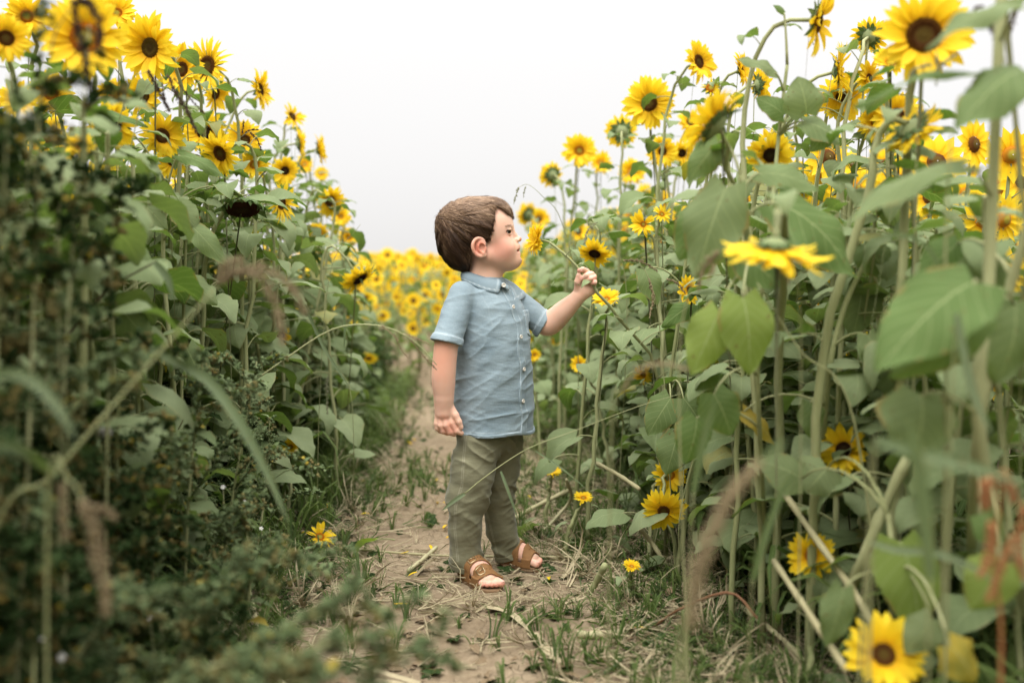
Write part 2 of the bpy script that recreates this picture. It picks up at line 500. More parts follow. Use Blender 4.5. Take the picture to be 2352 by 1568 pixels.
# ================================================================== THE CHILD
BY = 2.58
def H(x, y, d=0.0): return P(973.9 + x / 7.109, 441 + y / 7.109, BY + d)     # places on the head
def A(x, y, d=0.0): return P(955.5 + x / 2.6254, 422.6 + y / 2.6254, BY + d)  # upper body
def G(x, y, d=0.0): return P(992.3 + x / 3.711, 973.9 + y / 3.711, BY + d)    # legs
def HL(x, y, d=0.0): return P(1249.5 + x / 12.19, 588 + y / 12.19, BY + d)    # hand that holds the stem
def HR(x, y, d=0.0): return P(992.2 + x / 4.617, 679.9 + y / 4.617, BY + d)   # hanging hand
U = 0.0001588

fa = R(37)
Fd = np.array((math.cos(fa), -math.sin(fa), 0)); Rd = np.array((-math.sin(fa), -math.cos(fa), 0))

def mat_skin():
    m, n, o = new_mat('skin')
    p = principled(n, o, 0.6, 0.25)
    a = attr(n, 'tint')
    g = n.nodes.new('ShaderNodeNewGeometry')
    nz = noise(n, 35, 3, g.outputs['Position'])
    c = mixc(n, math_(n, 'MULTIPLY', nz, 0.35), a.outputs['Color'], (0.62, 0.27, 0.17))
    n.links.new(c, p.inputs['Base Color'])
    p.inputs['Subsurface Weight'].default_value = 0.22
    p.inputs['Subsurface Radius'].default_value = (0.012, 0.005, 0.003)
    p.inputs['Subsurface Scale'].default_value = 0.5
    n.links.new(bump(n, noise(n, 900, 2, g.outputs['Position']), 0.12, 0.0006), p.inputs['Normal'])
    return m
def mat_simple(name, col, rough=0.6, spec=0.3, var=0.15, scale=60, bmp=0.0, bscale=600, metal=0.0):
    m, n, o = new_mat(name)
    p = principled(n, o, rough, spec); p.inputs['Metallic'].default_value = metal
    g = n.nodes.new('ShaderNodeNewGeometry')
    c = mixc(n, noise(n, scale, 3, g.outputs['Position']), tuple(x * (1 - var) for x in col), tuple(min(1, x * (1 + var)) for x in col))
    n.links.new(c, p.inputs['Base Color'])
    if bmp: n.links.new(bump(n, noise(n, bscale, 3, g.outputs['Position']), bmp, 0.001), p.inputs['Normal'])
    return m
def mat_cloth(name, c1, c2, seam, weave=1500, fade=0.7):
    m, n, o = new_mat(name)
    p = principled(n, o, 0.9, 0.12)
    p.inputs['Sheen Weight'].default_value = 0.15
    g = n.nodes.new('ShaderNodeNewGeometry')
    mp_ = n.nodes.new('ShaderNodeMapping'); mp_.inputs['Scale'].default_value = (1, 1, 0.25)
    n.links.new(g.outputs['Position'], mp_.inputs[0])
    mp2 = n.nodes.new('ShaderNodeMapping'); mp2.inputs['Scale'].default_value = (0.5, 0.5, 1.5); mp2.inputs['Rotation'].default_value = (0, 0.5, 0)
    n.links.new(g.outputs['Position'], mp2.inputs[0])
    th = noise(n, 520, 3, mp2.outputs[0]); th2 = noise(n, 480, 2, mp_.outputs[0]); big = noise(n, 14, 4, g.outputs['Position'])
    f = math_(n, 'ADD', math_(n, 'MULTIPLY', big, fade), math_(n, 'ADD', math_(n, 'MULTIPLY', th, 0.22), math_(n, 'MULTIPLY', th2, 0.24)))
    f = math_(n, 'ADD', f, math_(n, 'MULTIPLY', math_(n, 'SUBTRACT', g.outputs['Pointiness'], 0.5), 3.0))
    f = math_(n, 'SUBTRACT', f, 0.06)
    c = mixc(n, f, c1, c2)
    a = attr(n, 'tint')
    c = mixc(n, a.outputs['Fac'], c, seam)
    n.links.new(c, p.inputs['Base Color'])
    fold = noise(n, 32, 3, mp2.outputs[0], 0.55)
    b1 = bump(n, fold, 0.5, 0.006)
    b2 = bump(n, math_(n, 'ADD', th, th2), 0.22, 0.0007, b1)
    n.links.new(b2, p.inputs['Normal'])
    return m

MOUTH = [H(1486, 958, .0255), H(1515, 962, .0205), H(1550, 956, .012), H(1572, 950, 0), H(1550, 956, -.012), H(1515, 962, -.0205), H(1486, 958, -.0255)]
LIPU = [H(1484, 948, .0225), H(1508, 944, .0185), H(1530, 928, .011), H(1540, 918, 0), H(1530, 928, -.011), H(1508, 944, -.0185), H(1484, 948, -.0225)]
LIPL = [H(1484, 966, .0220), H(1506, 982, .0180), H(1526, 996, .011), H(1538, 1002, 0), H(1526, 996, -.011), H(1506, 982, -.0180), H(1484, 966, -.0220)]
def limb_skin(F, off=0.0):
    """everything that is skin; off shrinks or grows it"""
    o = off
    # ---- head
    F.ell(H(865, 600), (.089 + o, .070 + o, .0655 + o), 0)
    F.ell(H(1165, 520), (.0435 + o, .055 + o, .054 + o), .02)
    F.ell(H(1160, 830), (.045 + o, .0555 + o, .062 + o), .02)
    F.ell(H(1438, 1108), (.0250 + o, .024 + o, .0190 + o), .018)
    for s in (-1, 1):
        F.cap(H(1060, 1040, s * .040), H(1400, 1120, s * .014), .021, .020, .02)
        F.ell(H(1315, 930, s * .029), (.029, .026, .031), .014)
    F.ell(H(1190, 1060), (.050, .043, .036), .02)
    F.ell(H(1430, 945), (.0200, .026, .027), .012)
    for s in (-1, 1): F.ell(H(1462, 662, s * .032), (.0140, .016, .0095), .012, None, True)
    F.cap(H(1415, 600), H(1488, 712), .0048, .0068, .010)
    F.ell(H(1546, 768), (.0078, .0085, .0072), .005)
    for s in (-1, 1):
        F.ell(H(1516, 787, s * .0088), (.0064, .0050, .0052), .004)
    F.ell(H(1505, 885), (.0105, .015, .0075), .006)
    F.chain(LIPU, [.0018, .0032, .0046, .0052, .0046, .0032, .0018], .0015)
    F.chain(LIPL, [.0018, .0034, .0046, .0050, .0046, .0034, .0018], .0015)
    F.chain([p + Vector((.0022, 0, 0)) for p in MOUTH], [.0020, .0028, .0036, .0042, .0036, .0028, .0020], .0008, True)
    F.ell(H(1626, 1056), (.0080, .02, .0045), .006, None, True)
    for s in (-1, 1): F.ell(H(1540, 808, s * .0050), (.0030, .0024, .0026), .001, None, True)
    # eyelids with a slit
    for s in (-1, 1):
        F.ell(H(1345, 648, s * .0300), (.0142, .0142, .0136), .004)
        F.ell(H(1400, 648, s * .0385), (.0120, .0110, .0040), .0012, None, True)
    # ---- ears
    for s in (-1, 1):
        Me = Matrix.Rotation(R(-14), 3, 'Y') @ Matrix.Rotation(R(14 * s), 3, 'Z')
        F.ell(H(905, 900, s * .0700), (.0170, .0062, .0225), .004, Me)
        hel = [(1000, 850, .066), (965, 785, .070), (905, 757, .073), (845, 775, .076), (803, 835, .0785), (797, 905, .0785), (820, 975, .0765), (868, 1030, .074), (925, 1050, .071)]
        F.chain(smoothcurve([H(x, y, s * d) for x, y, d in hel], 30), list(np.interp(np.linspace(0, 8, 30), range(9), [.0034, .0038, .0042, .0044, .0044, .0042, .004, .0042, .005])), .0012)
        F.ell(H(970, 1020, s * .0690), (.0085, .0045, .0085), .003)
        F.ell(H(940, 920, s * .0745), (.0095, .0050, .0120), .002, None, True)
        F.ell(H(862, 870, s * .0805), (.0042, .0036, .0120), .002, Matrix.Rotation(R(10), 3, 'Y'), True)
        F.chain(smoothcurve([H(925, 815, s * .0735), H(890, 870, s * .0755), H(892, 950, s * .0745), H(950, 990, s * .0725)], 12), [.0025] * 12, .001)
        F.cap(H(1003, 905, s * .0690), H(1000, 945, s * .0690), .0035, .0035, .003)
    # ---- neck, shoulders, torso, legs (mostly under the clothes)
    F.chain([H(980, 1000), P(1113, 640, BY), P(1112, 668, BY)], [.036, .0405, .042], .02)
    F.chain([P(1074, 690, BY - .045), P(1112, 672, BY), P(1172, 698, BY + .05)], [.022, .032, .022], .02)
    F.chain([P(1120, 720, BY), P(1130, 860, BY), P(1125, 990, BY)], [.066, .072, .070], .03)
    for side in (0, 1):
        pts = LEG[side]; F.chain([P(x, y, BY + d) for x, y, d, r in pts], [r - .010 for x, y, d, r in pts], .02)
    # ---- right arm, hanging
    def limb(pts, rad, n=34):
        q = smoothcurve(pts, n); F.chain(q, list(np.interp(np.linspace(0, len(pts) - 1, n), range(len(pts)), rad) - .0010), .0060)
    limb([P(1062, 700, BY - .060), P(1036, 760, BY - .102), A(187, 940, -.112), A(168, 1120, -.116), A(166, 1215, -.115), A(171, 1312, -.112)],
            [.020, .024, .0290, .0290, .0268, .0216])
    d0 = -.112
    Mh = Matrix.Rotation(R(-4), 3, 'Y')
    F.ell(HR(125, 1215, d0), (.0215, .0130, .0290), .012, Mh)
    F.cap(HR(120, 1100, d0), HR(125, 1240, d0), .0195, .018, .012)
    for pts, r in (([(175, 1250, 0), (205, 1345, -.006), (255, 1430, -.004), (312, 1452, .002)], .0074),
                   ([(135, 1260, -.004), (148, 1370, -.010), (185, 1440, -.006), (235, 1462, .002)], .0078),
                   ([(92, 1265, -.003), (92, 1370, -.007), (118, 1430, -.004), (165, 1452, .003)], .0074),
                   ([(60, 1255, .001), (48, 1350, -.001), (55, 1400, .001), (88, 1432, .007)], .0066)):
        F.chain([HR(x, y, d0 + d) for x, y, d in pts], [r * 1.08, r * 1.03, r, r * .88], .0022)
    F.chain([HR(190, 1180, d0 + .002), HR(248, 1260, d0 - .004), HR(285, 1330, d0 - .006), HR(308, 1392, d0 - .004)], [.0115, .0088, .0075, .0064], .004)
    # ---- left arm, reaching
    limb([P(1192, 702, BY + .065), P(1230, 728, BY + .062), A(785, 842, .060), A(825, 826, .054), A(892, 764, .038), A(985, 676, .020)],
            [.020, .024, .0300, .0298, .0262, .0172])
    F.chain([HL(1000, 1085, .020), HL(1090, 950, .022), HL(1260, 820, .028)], [.0165, .0175, .0190], .010)
    F.cap(HL(1170, 1030, .020), HL(1400, 880, .028), .0140, .0150, .010)
    F.cap(HL(1010, 900, .018), HL(1160, 620, .030), .0130, .0120, .010)
    for pts, r in (([(1190, 640, .034), (1200, 430, .016), (1085, 372, .001), (985, 405, -.002)], .0066),
                   ([(1290, 660, .036), (1330, 510, .014), (1190, 545, -.004), (1055, 640, -.002)], .0072),
                   ([(1390, 720, .036), (1440, 595, .014), (1300, 635, -.005), (1165, 705, -.002)], .0070),
                   ([(1440, 820, .034), (1515, 735, .014), (1420, 740, -.003), (1335, 755, -.001)], .0063)):
        F.chain([HL(x, y, d) for x, y, d in pts], [r * 1.1, r * 1.12, r * 1.02, r * .86], .0018)
    F.chain([HL(960, 880, .012), HL(945, 720, .002), HL(968, 545, -.001)], [.0105, .0082, .0066], .005)
    foot_skin(F, 0); foot_skin(F, 1)

# leg centre lines: (photo x, photo y, depth, radius of the cloth)
LEG = [[(1101, 1010, -.045, .058), (1086, 1080, -.050, .055), (1074, 1140, -.052, .0490), (1068, 1215, -.045, .0410), (1073, 1298, -.030, .0385)],
       [(1150, 1010, .045, .058), (1148, 1080, .055, .052), (1143, 1135, .060, .0420), (1152, 1215, .080, .0400), (1169, 1278, .095, .0350)]]
def footframe(i):
    if i == 0: a = Vector(((1064 - 1176) / FPX * 2.56, 2.56, 0)); b = Vector(((1146 - 1176) / FPX * 2.415, 2.415, 0))
    else: a = Vector(((1150 - 1176) / FPX * 2.70, 2.70, 0)); b = Vector(((1256 - 1176) / FPX * 2.615, 2.615, 0))
    d = (b - a).normalized(); s = Vector((-d.y, d.x, 0))        # s points to the foot's left
    if i == 0: med = s
    else: med = -s
    return a, d, med, (b - a).length
def fp(i, along, side, z):
    a, d, med, ln = footframe(i); q = a + d * (along * ln / .160) + med * side; return (q.x, q.y, z)
def foot_skin(F, i, grow=0.0):
    g = grow
    F.ell(fp(i, .022, 0, .036), (.024 + g, .024 + g, .024 + g), .01)
    top = P(*LEG[i][4][:2], BY + LEG[i][4][2])
    F.cap(tuple(top), fp(i, .030, 0, .052), .027 + g, .026 + g, .015)
    F.chain([fp(i, .030, .0, .050), fp(i, .075, .002, .038), fp(i, .112, .002, .027)], [.0265 + g, .0245 + g, .0165 + g], .012)
    F.cap(fp(i, .110, .016, .026), fp(i, .108, -.018, .025), .0135 + g, .0115 + g, .012)
    for side, a0, a1, r in ((.0195, .118, .150, .0100), (.0065, .122, .146, .0070), (-.0045, .120, .142, .0066), (-.0150, .117, .136, .0062), (-.0245, .113, .128, .0060)):
        F.cap(fp(i, a0 - .01, side * .9, .026), fp(i, a1 - r, side, .0225 if r > .009 else .0215), r * 1.0 + g, r + g, .0022)

def taubin(v, f, it=6):
    """smooths voxel ripples without shrinking"""
    e = np.concatenate([f[:, [0, 1]], f[:, [1, 2]], f[:, [2, 3]], f[:, [3, 0]]]); e = np.concatenate([e, e[:, ::-1]]); n = len(v)
    cnt = np.maximum(np.bincount(e[:, 0], minlength=n), 1)[:, None]
    for k in range(it):
        for lam in (.52, -.54):
            s = np.stack([np.bincount(e[:, 0], weights=v[e[:, 1], c], minlength=n) for c in range(3)], 1) / cnt
            v = v + lam * (s - v)
    return v

def build_child():
    root = empty('person', (P(1105, 1330, 2.58).x, 2.58, 0), 'toddler boy in a blue chambray shirt, olive trousers and brown sandals holding a sunflower stem', 'boy')
    def child(name, me, parent=None):
        o = link(name, me, root if parent is None else parent)
        if parent is None: o.matrix_parent_inverse = root.matrix_basis.inverted()
        return o
    root.rotation_euler = (0, 0, 0)
    bpy.context.view_layer.update()
    inv = Matrix.Translation(-root.location)
    # ------------- skin
    F = Field((-.30, 2.36, 0.0), (.22, 2.80, 1.06), .0020)
    limb_skin(F)
    v, f = F.surface()
    v = taubin(v, f, 7)
    base = np.array((.76, .49, .37)); T = np.tile(base, (len(v), 1))
    def blob(c, r, col, w):
        nonlocal T
        d = np.sqrt((((v - np.array(c)) / np.array(r)) ** 2).sum(1)); k = np.clip((1 - d) / .75, 0, 1)[:, None]
        k = k * k * (3 - 2 * k) * w
        T = T * (1 - k) + np.array(col) * k
    for s in (-1, 1):
        blob(H(1270, 940, s * .055), (.052, .040, .046), (.66, .30, .225), .75)
        blob(H(905, 905, s * .078), (.030, .014, .034), (.66, .20, .13), .85)
        blob(H(1395, 720, s * .04), (.03, .02, .02), (.62, .30, .22), .5)
    blob(H(1575, 785, 0), (.014, .014, .012), (.62, .22, .15), .8)
    for p in smoothcurve(LIPU, 15): blob(p, (.0075, .006, .0058), (.56, .17, .14), .9)
    for p in smoothcurve(LIPL, 15): blob(p, (.0075, .006, .0062), (.58, .17, .15), .95)
    for p in smoothcurve(MOUTH, 21): blob(p, (.0055, .006, .0030), (.13, .025, .025), 1)
    blob(H(1430, 500, 0), (.06, .06, .05), (.82, .60, .49), .8)
    for s in (-1, 1): blob(H(1345, 648, s * .0440), (.012, .006, .004), (.35, .14, .10), .8)
    for q in (HL(990, 390, -.006), HL(1045, 640, -.006), HL(1165, 700, -.006), HL(1335, 750, -.006)): blob(q, (.012,) * 3, (.72, .34, .27), .8)
    blob(HL(1350, 640, .01), (.03, .03, .02), (.62, .20, .14), .6)
    blob(HR(180, 1400, -.115), (.03, .03, .03), (.60, .21, .14), .7)
    blob(HR(125, 1290, -.13), (.025, .02, .012), (.62, .24, .16), .5)
    blob(A(160, 1050, -.13), (.04, .05, .10), (.64, .27, .17), .6)
    for i in (0, 1):
        for sd, al in ((.0195, .148), (.0065, .144), (-.0045, .140), (-.015, .134), (-.0245, .126)): blob(fp(i, al, sd, .022), (.013,) * 3, (.60, .24, .18), .7)
        blob(fp(i, .07, 0, .06), (.04, .04, .03), (.62, .36, .28), .6)
    me = mesh('body', v - np.array(root.location), f, mat_skin(), attrs={'tint': ('FLOAT_COLOR', np.c_[T, np.ones(len(v))])})
    body = link('body', me, root)
    inv_np = np.array(root.location)
    def part(name, v, f, mats, parent=None, midx=None, attrs=None, smooth=True):
        return link(name, mesh(name, np.asarray(v) - inv_np, f, mats, midx, smooth, attrs), parent or root)
    # ------------- eyes
    m_white = mat_simple('eye_white', (.50, .46, .43), .15, .6, .03)
    m_iris = mat_simple('iris', (.016, .009, .006), .25, .3, .2)
    m_lash = mat_simple('lash', (.035, .018, .010), .8, .1)
    for s in (-1, 1):
        c = H(1345, 648, s * .0300)
        q, w = tube([c + Vector((0, 0, -.0118)), c + Vector((0, 0, -.0100)), c + Vector((0, 0, -.006)), c, c + Vector((0, 0, .006)), c + Vector((0, 0, .0100)), c + Vector((0, 0, .0118))],
                    [.001, .0063, .0102, .0118, .0102, .0063, .001], 16)
        look = Vector((.80, .60 * s, .04)).normalized()
        cen = q[w].mean(1); ang = ((cen - np.array(c)) / (np.linalg.norm(cen - np.array(c), axis=1)[:, None] + 1e-9)) @ np.array(look)
        eye = part('eye', q, w, [m_white, m_iris], midx=(ang > .78).astype(int))
        # iris as a small proud disc
        n_ = look; a_ = n_.orthogonal().normalized(); b_ = n_.cross(a_)
        pc = c + n_ * .0112
        ring = [pc + (a_ * math.cos(t * math.pi / 6) + b_ * math.sin(t * math.pi / 6)) * .0060 - n_ * .001 for t in range(12)] + [pc + n_ * .0013]
        part('iris', [tuple(x) for x in ring], [(t, (t + 1) % 12, 12) for t in range(12)], m_iris, eye)
        # upper lash line and lashes, eyebrow
        g = Geo()
        pts = smoothcurve([H(1318, 672, s * .0435), H(1350, 640, s * .0448), H(1385, 626, s * .0415), H(1418, 622, s * .0345)], 9)
        g.add(*tube(pts, [.0003, .0006, .0008, .0009, .0009, .0008, .0006, .0004, .0002], 5))
        for t in range(1, 9):
            p = pts[t]; g.add(*tube([p, p + Vector((.0022, s * .0022, .0003)), p + Vector((.0048, s * .0030, .0016))], [.00035, .00028, .0001], 4))
        pts = smoothcurve([H(1322, 676, s * .0432), H(1360, 676, s * .0440), H(1405, 668, s * .038)], 7)
        g.add(*tube(pts, [.0002, .0004, .0005, .0005, .0005, .0003, .0002], 4))
        v_, f_, _, _ = g.arrays(); part('eyelash', v_, f_, m_lash)
        g = Geo(); r_ = random.Random(3)
        for k in range(100):
            t = k / 100; p = H(1318 + 112 * t, 574 - 30 * math.sin(t * 2.2) + r_.uniform(-10, 10), s * (.0495 - .017 * t * t))
            g.add(*tube([p, p + Vector((r_.uniform(-.004, -.0025), s * .0012, r_.uniform(-.0005, .0015)))], [.00028, .0001], 4))
        v_, f_, _, _ = g.arrays(); part('eyebrow', v_, f_, mat_simple('brow', (.52, .34, .245), .8, .1))
    # ------------- teeth
    g = Geo()
    for k in (-1.5, -.5, .5, 1.5): g.add(*tube([H(1548 - 10 * abs(k), 935, k * .0042), H(1548 - 10 * abs(k), 950, k * .0042)], .0021, 6))
    v_, f_, _, _ = g.arrays(); part('teeth', v_, f_, mat_simple('tooth', (.75, .70, .60), .25, .5, .03))
    # ------------- hair
    build_hair(root, part)
    build_shirt(root, part)
    build_trousers(root, part)
    build_sandals(root, part)
    # ------------- finger and toe nails
    m_nail = mat_simple('nail', (.70, .43, .35), .4, .3, .05)
    def nail(c, n_, along, w, l):
        n_ = Vector(n_).normalized(); al = (Vector(along) - n_ * Vector(along).dot(n_)).normalized(); sd = n_.cross(al); c = Vector(c)
        pts = []
        for j in (-1, -.4, .4, 1):
            ww = w * (1 - .25 * max(0, j) ** 2 - (.1 if j == -1 else 0))
            for i in (-1, -.4, .4, 1): pts.append(tuple(c + al * l * j + sd * ww * i - n_ * (.0012 * i * i + .0010 * j * j + .0006)))
        part('nail', pts, grid_faces(4, 4), m_nail)
    nail(HL(1022, 372, -.0065), (-.2, -.9, .6), (-1, 0, -.1), .0038, .0042)
    nail(HL(1045, 620, -.0085), (-.3, -.95, .25), (-.8, 0, -.6), .0038, .0042)
    nail(HL(1160, 685, -.0085), (-.3, -.95, .25), (-.8, 0, -.6), .0036, .0040)
    nail(HL(1330, 730, -.0068), (-.3, -.95, .25), (-.9, 0, -.3), .0030, .0034)
    nail(HR(313, 1385, -.1215), (.5, -.85, .1), (.2, 0, -1), .0034, .0044)
    for i in (0, 1):
        a, d, med, ln = footframe(i)
        nail(fp(i, .1455, .0195, .0322), (d.x * .25, d.y * .25, 1), d, .0052, .0042)
        for sd, al in ((.0065, .1435), (-.0045, .1395), (-.015, .1335)): nail(fp(i, al - .002, sd, .0283), (d.x * .4, d.y * .4, 1), d, .0030, .0024)
    return root

def build_hair(root, part):
    h = .0020
    F = Field(tuple(H(140, 1330, -.1)), tuple(H(1480, 60, .1)), h)
    F.ell(H(800, 555), (.0985, .0800, .0740), 0)
    F.ell(H(1050, 400), (.060, .064, .0490), .015)
    F.ell(H(600, 860), (.0580, .0660, .0640), .03)
    F.ell(H(680, 1080), (.0340, .0500, .0310), .02)
    F.ell(H(1205, 335), (.0255, .050, .0290), .015)
    X, Y, Z = F.coords()
    # photo position on the head of each grid point
    t = Y / 1.0
    zx = ((X / Y) * FPX + 1176 - 973.9) * 7.109 + 0 * Z
    k = (Z - .8) / Y; b = (k * CP + SP) / (CP - k * SP)         # undo the camera's pitch
    zy = (784 - b * FPX - 441) * 7.109 + 0 * X
    s = np.abs(Y - BY)
    w = vnoise(zx / 60, zy / 200, Y * 60) * 26 - 13
    fx = np.interp((zy + w).ravel(), [90, 200, 290, 400, 520, 600, 700, 800, 845, 852, 900, 1000, 1150, 1290],
                   [1500, 1230, 1165, 1150, 1135, 1120, 1085, 1045, 1000, 880, 780, 770, 765, 745]).reshape(zx.shape)
    side = np.clip((s - .030) / .03, 0, 1)
    fxm = np.interp(zy.ravel(), [90, 300, 420, 480, 560, 800, 1300], [1500, 1480, 1440, 1330, 1150, 760, 720]).reshape(zx.shape)
    # the near side follows the photograph; the middle and the far side carry the fringe
    near = np.clip((BY - Y - .012) / .030, 0, 1)
    lim = fx * near + np.maximum(fx, fxm) * (1 - near)
    gy = 190 + 190 * np.clip((zx - 1040) / 360, 0, 1.2) ** 2.0          # underside of the swept fringe
    d1 = (zx - lim) * U; d2 = (zy - gy + w) * U
    region = np.minimum(d1, np.maximum(d2, (zx - 1425) * U))
    # locks: ridges that run along the combing direction
    ang = np.arctan2(zy - 420, zx - 300); rad = np.hypot(zx - 300, zy - 420)
    lock = vnoise(ang * 15, rad / 420, Y * 22) * .0048 + vnoise(ang * 40, rad / 260, Y * 50 + 9) * .0018
    g = F.g + .0028 - lock
    F.g = np.maximum(g, region).astype(np.float32)
    v, f = F.surface()
    # ---- strands
    from mathutils.kdtree import KDTree
    me0 = mesh('tmp', v, f, None or bpy.data.materials.new('tmp'))
    nrm = np.zeros(len(v) * 3, np.float32); me0.vertices.foreach_get('normal', nrm); nrm = nrm.reshape(-1, 3)
    c0 = np.array(H(850, 620)); flip = np.sign(((v - c0) * nrm).sum(1).mean()); nrm = nrm * flip
    kd = KDTree(len(v))
    for i, p in enumerate(v): kd.insert(p, i)
    kd.balance()
    crown = np.array(H(330, 400, .012))
    def lockt(p):
        q = np.array(p) - crown; a_ = math.atan2(q[2], q[0] + .3 * q[1]); l_ = float(np.linalg.norm(q))
        return float(vnoise(a_ * 9 + q[1] * 60, l_ * 22, q[1] * 70)) * 1.5 - .35
    g = Geo(); r_ = random.Random(2)
    outside = ((v - c0) * nrm).sum(1) > .02
    cand = np.where(outside)[0]
    for q in range(9500):
        i = int(cand[r_.randrange(len(cand))]); p = Vector(v[i]); n_ = Vector(nrm[i])
        ln = r_.uniform(.014, .040); st = 5; path = []; lift = r_.uniform(.0001, .0010) + (0.003 if r_.random() < .03 else 0)
        wob = r_.gauss(0, .22)
        for j in range(st + 1):
            path.append(p + n_ * (lift * (0.4 + j / st)))
            d = p - Vector(crown); d.normalize()
            if p.x > H(1150, 0).x: d = Vector((.8, -.1, -.45))
            else: d += Vector((.25, 0, -.35 if p.z < H(0, 500).z else -.10))
            d = d + n_.cross(d) * wob
            d = d - n_ * d.dot(n_)
            if d.length < 1e-6: break
            d.normalize(); p2 = p + d * (ln / st); co, k2, dist = kd.find(p2); n2 = Vector(nrm[k2])
            if j < st - 2: p = p2 - n2 * (p2 - co).dot(n2)
            else: p = p2 + n2 * .0004
            if n2.dot(n_) > .2: n_ = n2
        if len(path) < 3: continue
        wd = r_.uniform(.0003, .0008); vv = []
        for j, x in enumerate(path):
            tdir = (path[min(j + 1, len(path) - 1)] - path[max(j - 1, 0)]).normalized(); sd = tdir.cross(n_).normalized()
            ww = wd * (1 - (j / (len(path) - 1)) ** 2 * .85)
            vv += [tuple(x - sd * ww), tuple(x + sd * ww)]
        c = min(1, max(0, lockt(path[0]) + r_.gauss(0, .16))); g.add(vv, grid_faces(2, len(path)), 0, [(c, j // 2 / len(path), 1) for j in range(len(vv))])
    # a few fly-away hairs
    for q in range(40):
        i = int(cand[r_.randrange(len(cand))]); p = Vector(v[i]); n_ = Vector(nrm[i])
        if p.z < H(0, 900).z: continue
        d = Vector((r_.uniform(-.2, 1), r_.uniform(-.4, .4), r_.uniform(-.2, .2)))
        pts = [p, p + d * .006 + n_ * .003, p + d * .014 + n_ * .0055, p + d * .022 + n_ * .004]
        tv, tf = tube(pts, [.00018, .00016, .00014, .00008], 4); g.add(tv, tf, 0, [(.9, .5, 1)] * len(tv))
    sv, sf, sm, sa = g.arrays()
    allv = np.concatenate([v, sv]); allf = np.concatenate([f, sf + len(v)])
    att = np.concatenate([np.tile((.25, 0, 0), (len(v), 1)), sa])
    m, n, o = new_mat('hair')
    p = principled(n, o, .5, .22)
    a = attr(n, 'luv'); s_ = n.nodes.new('ShaderNodeSeparateXYZ'); n.links.new(a.outputs['Vector'], s_.inputs[0])
    geo = n.nodes.new('ShaderNodeNewGeometry')
    z_ = n.nodes.new('ShaderNodeSeparateXYZ'); n.links.new(geo.outputs['Position'], z_.inputs[0])
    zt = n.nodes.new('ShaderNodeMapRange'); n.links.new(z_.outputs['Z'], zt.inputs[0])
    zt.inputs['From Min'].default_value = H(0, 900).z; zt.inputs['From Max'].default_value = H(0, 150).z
    zt.inputs['To Min'].default_value = 0; zt.inputs['To Max'].default_value = .62      # hair tone gets paler towards the top
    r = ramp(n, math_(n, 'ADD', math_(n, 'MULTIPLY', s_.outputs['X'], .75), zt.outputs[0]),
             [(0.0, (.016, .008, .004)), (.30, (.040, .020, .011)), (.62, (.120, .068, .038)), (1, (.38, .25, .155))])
    n.links.new(r.outputs[0], p.inputs['Base Color'])
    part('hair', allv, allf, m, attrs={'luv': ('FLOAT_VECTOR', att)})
    bpy.data.meshes.remove(me0)

def cone_sd(X, Y, Z, a, b, ra, rb):
    a = np.array(a); b = np.array(b); ab = b - a; L2 = (ab ** 2).sum()
    x, y, z = X - a[0], Y - a[1], Z - a[2]; t = np.clip((x * ab[0] + y * ab[1] + z * ab[2]) / L2, 0, 1)
    return np.sqrt((x - t * ab[0]) ** 2 + (y - t * ab[1]) ** 2 + (z - t * ab[2]) ** 2) - (ra + (rb - ra) * t)
def smin(a, b, k):
    h = np.maximum(k - np.abs(a - b), 0) / k; return np.minimum(a, b) - h * h * k * .25

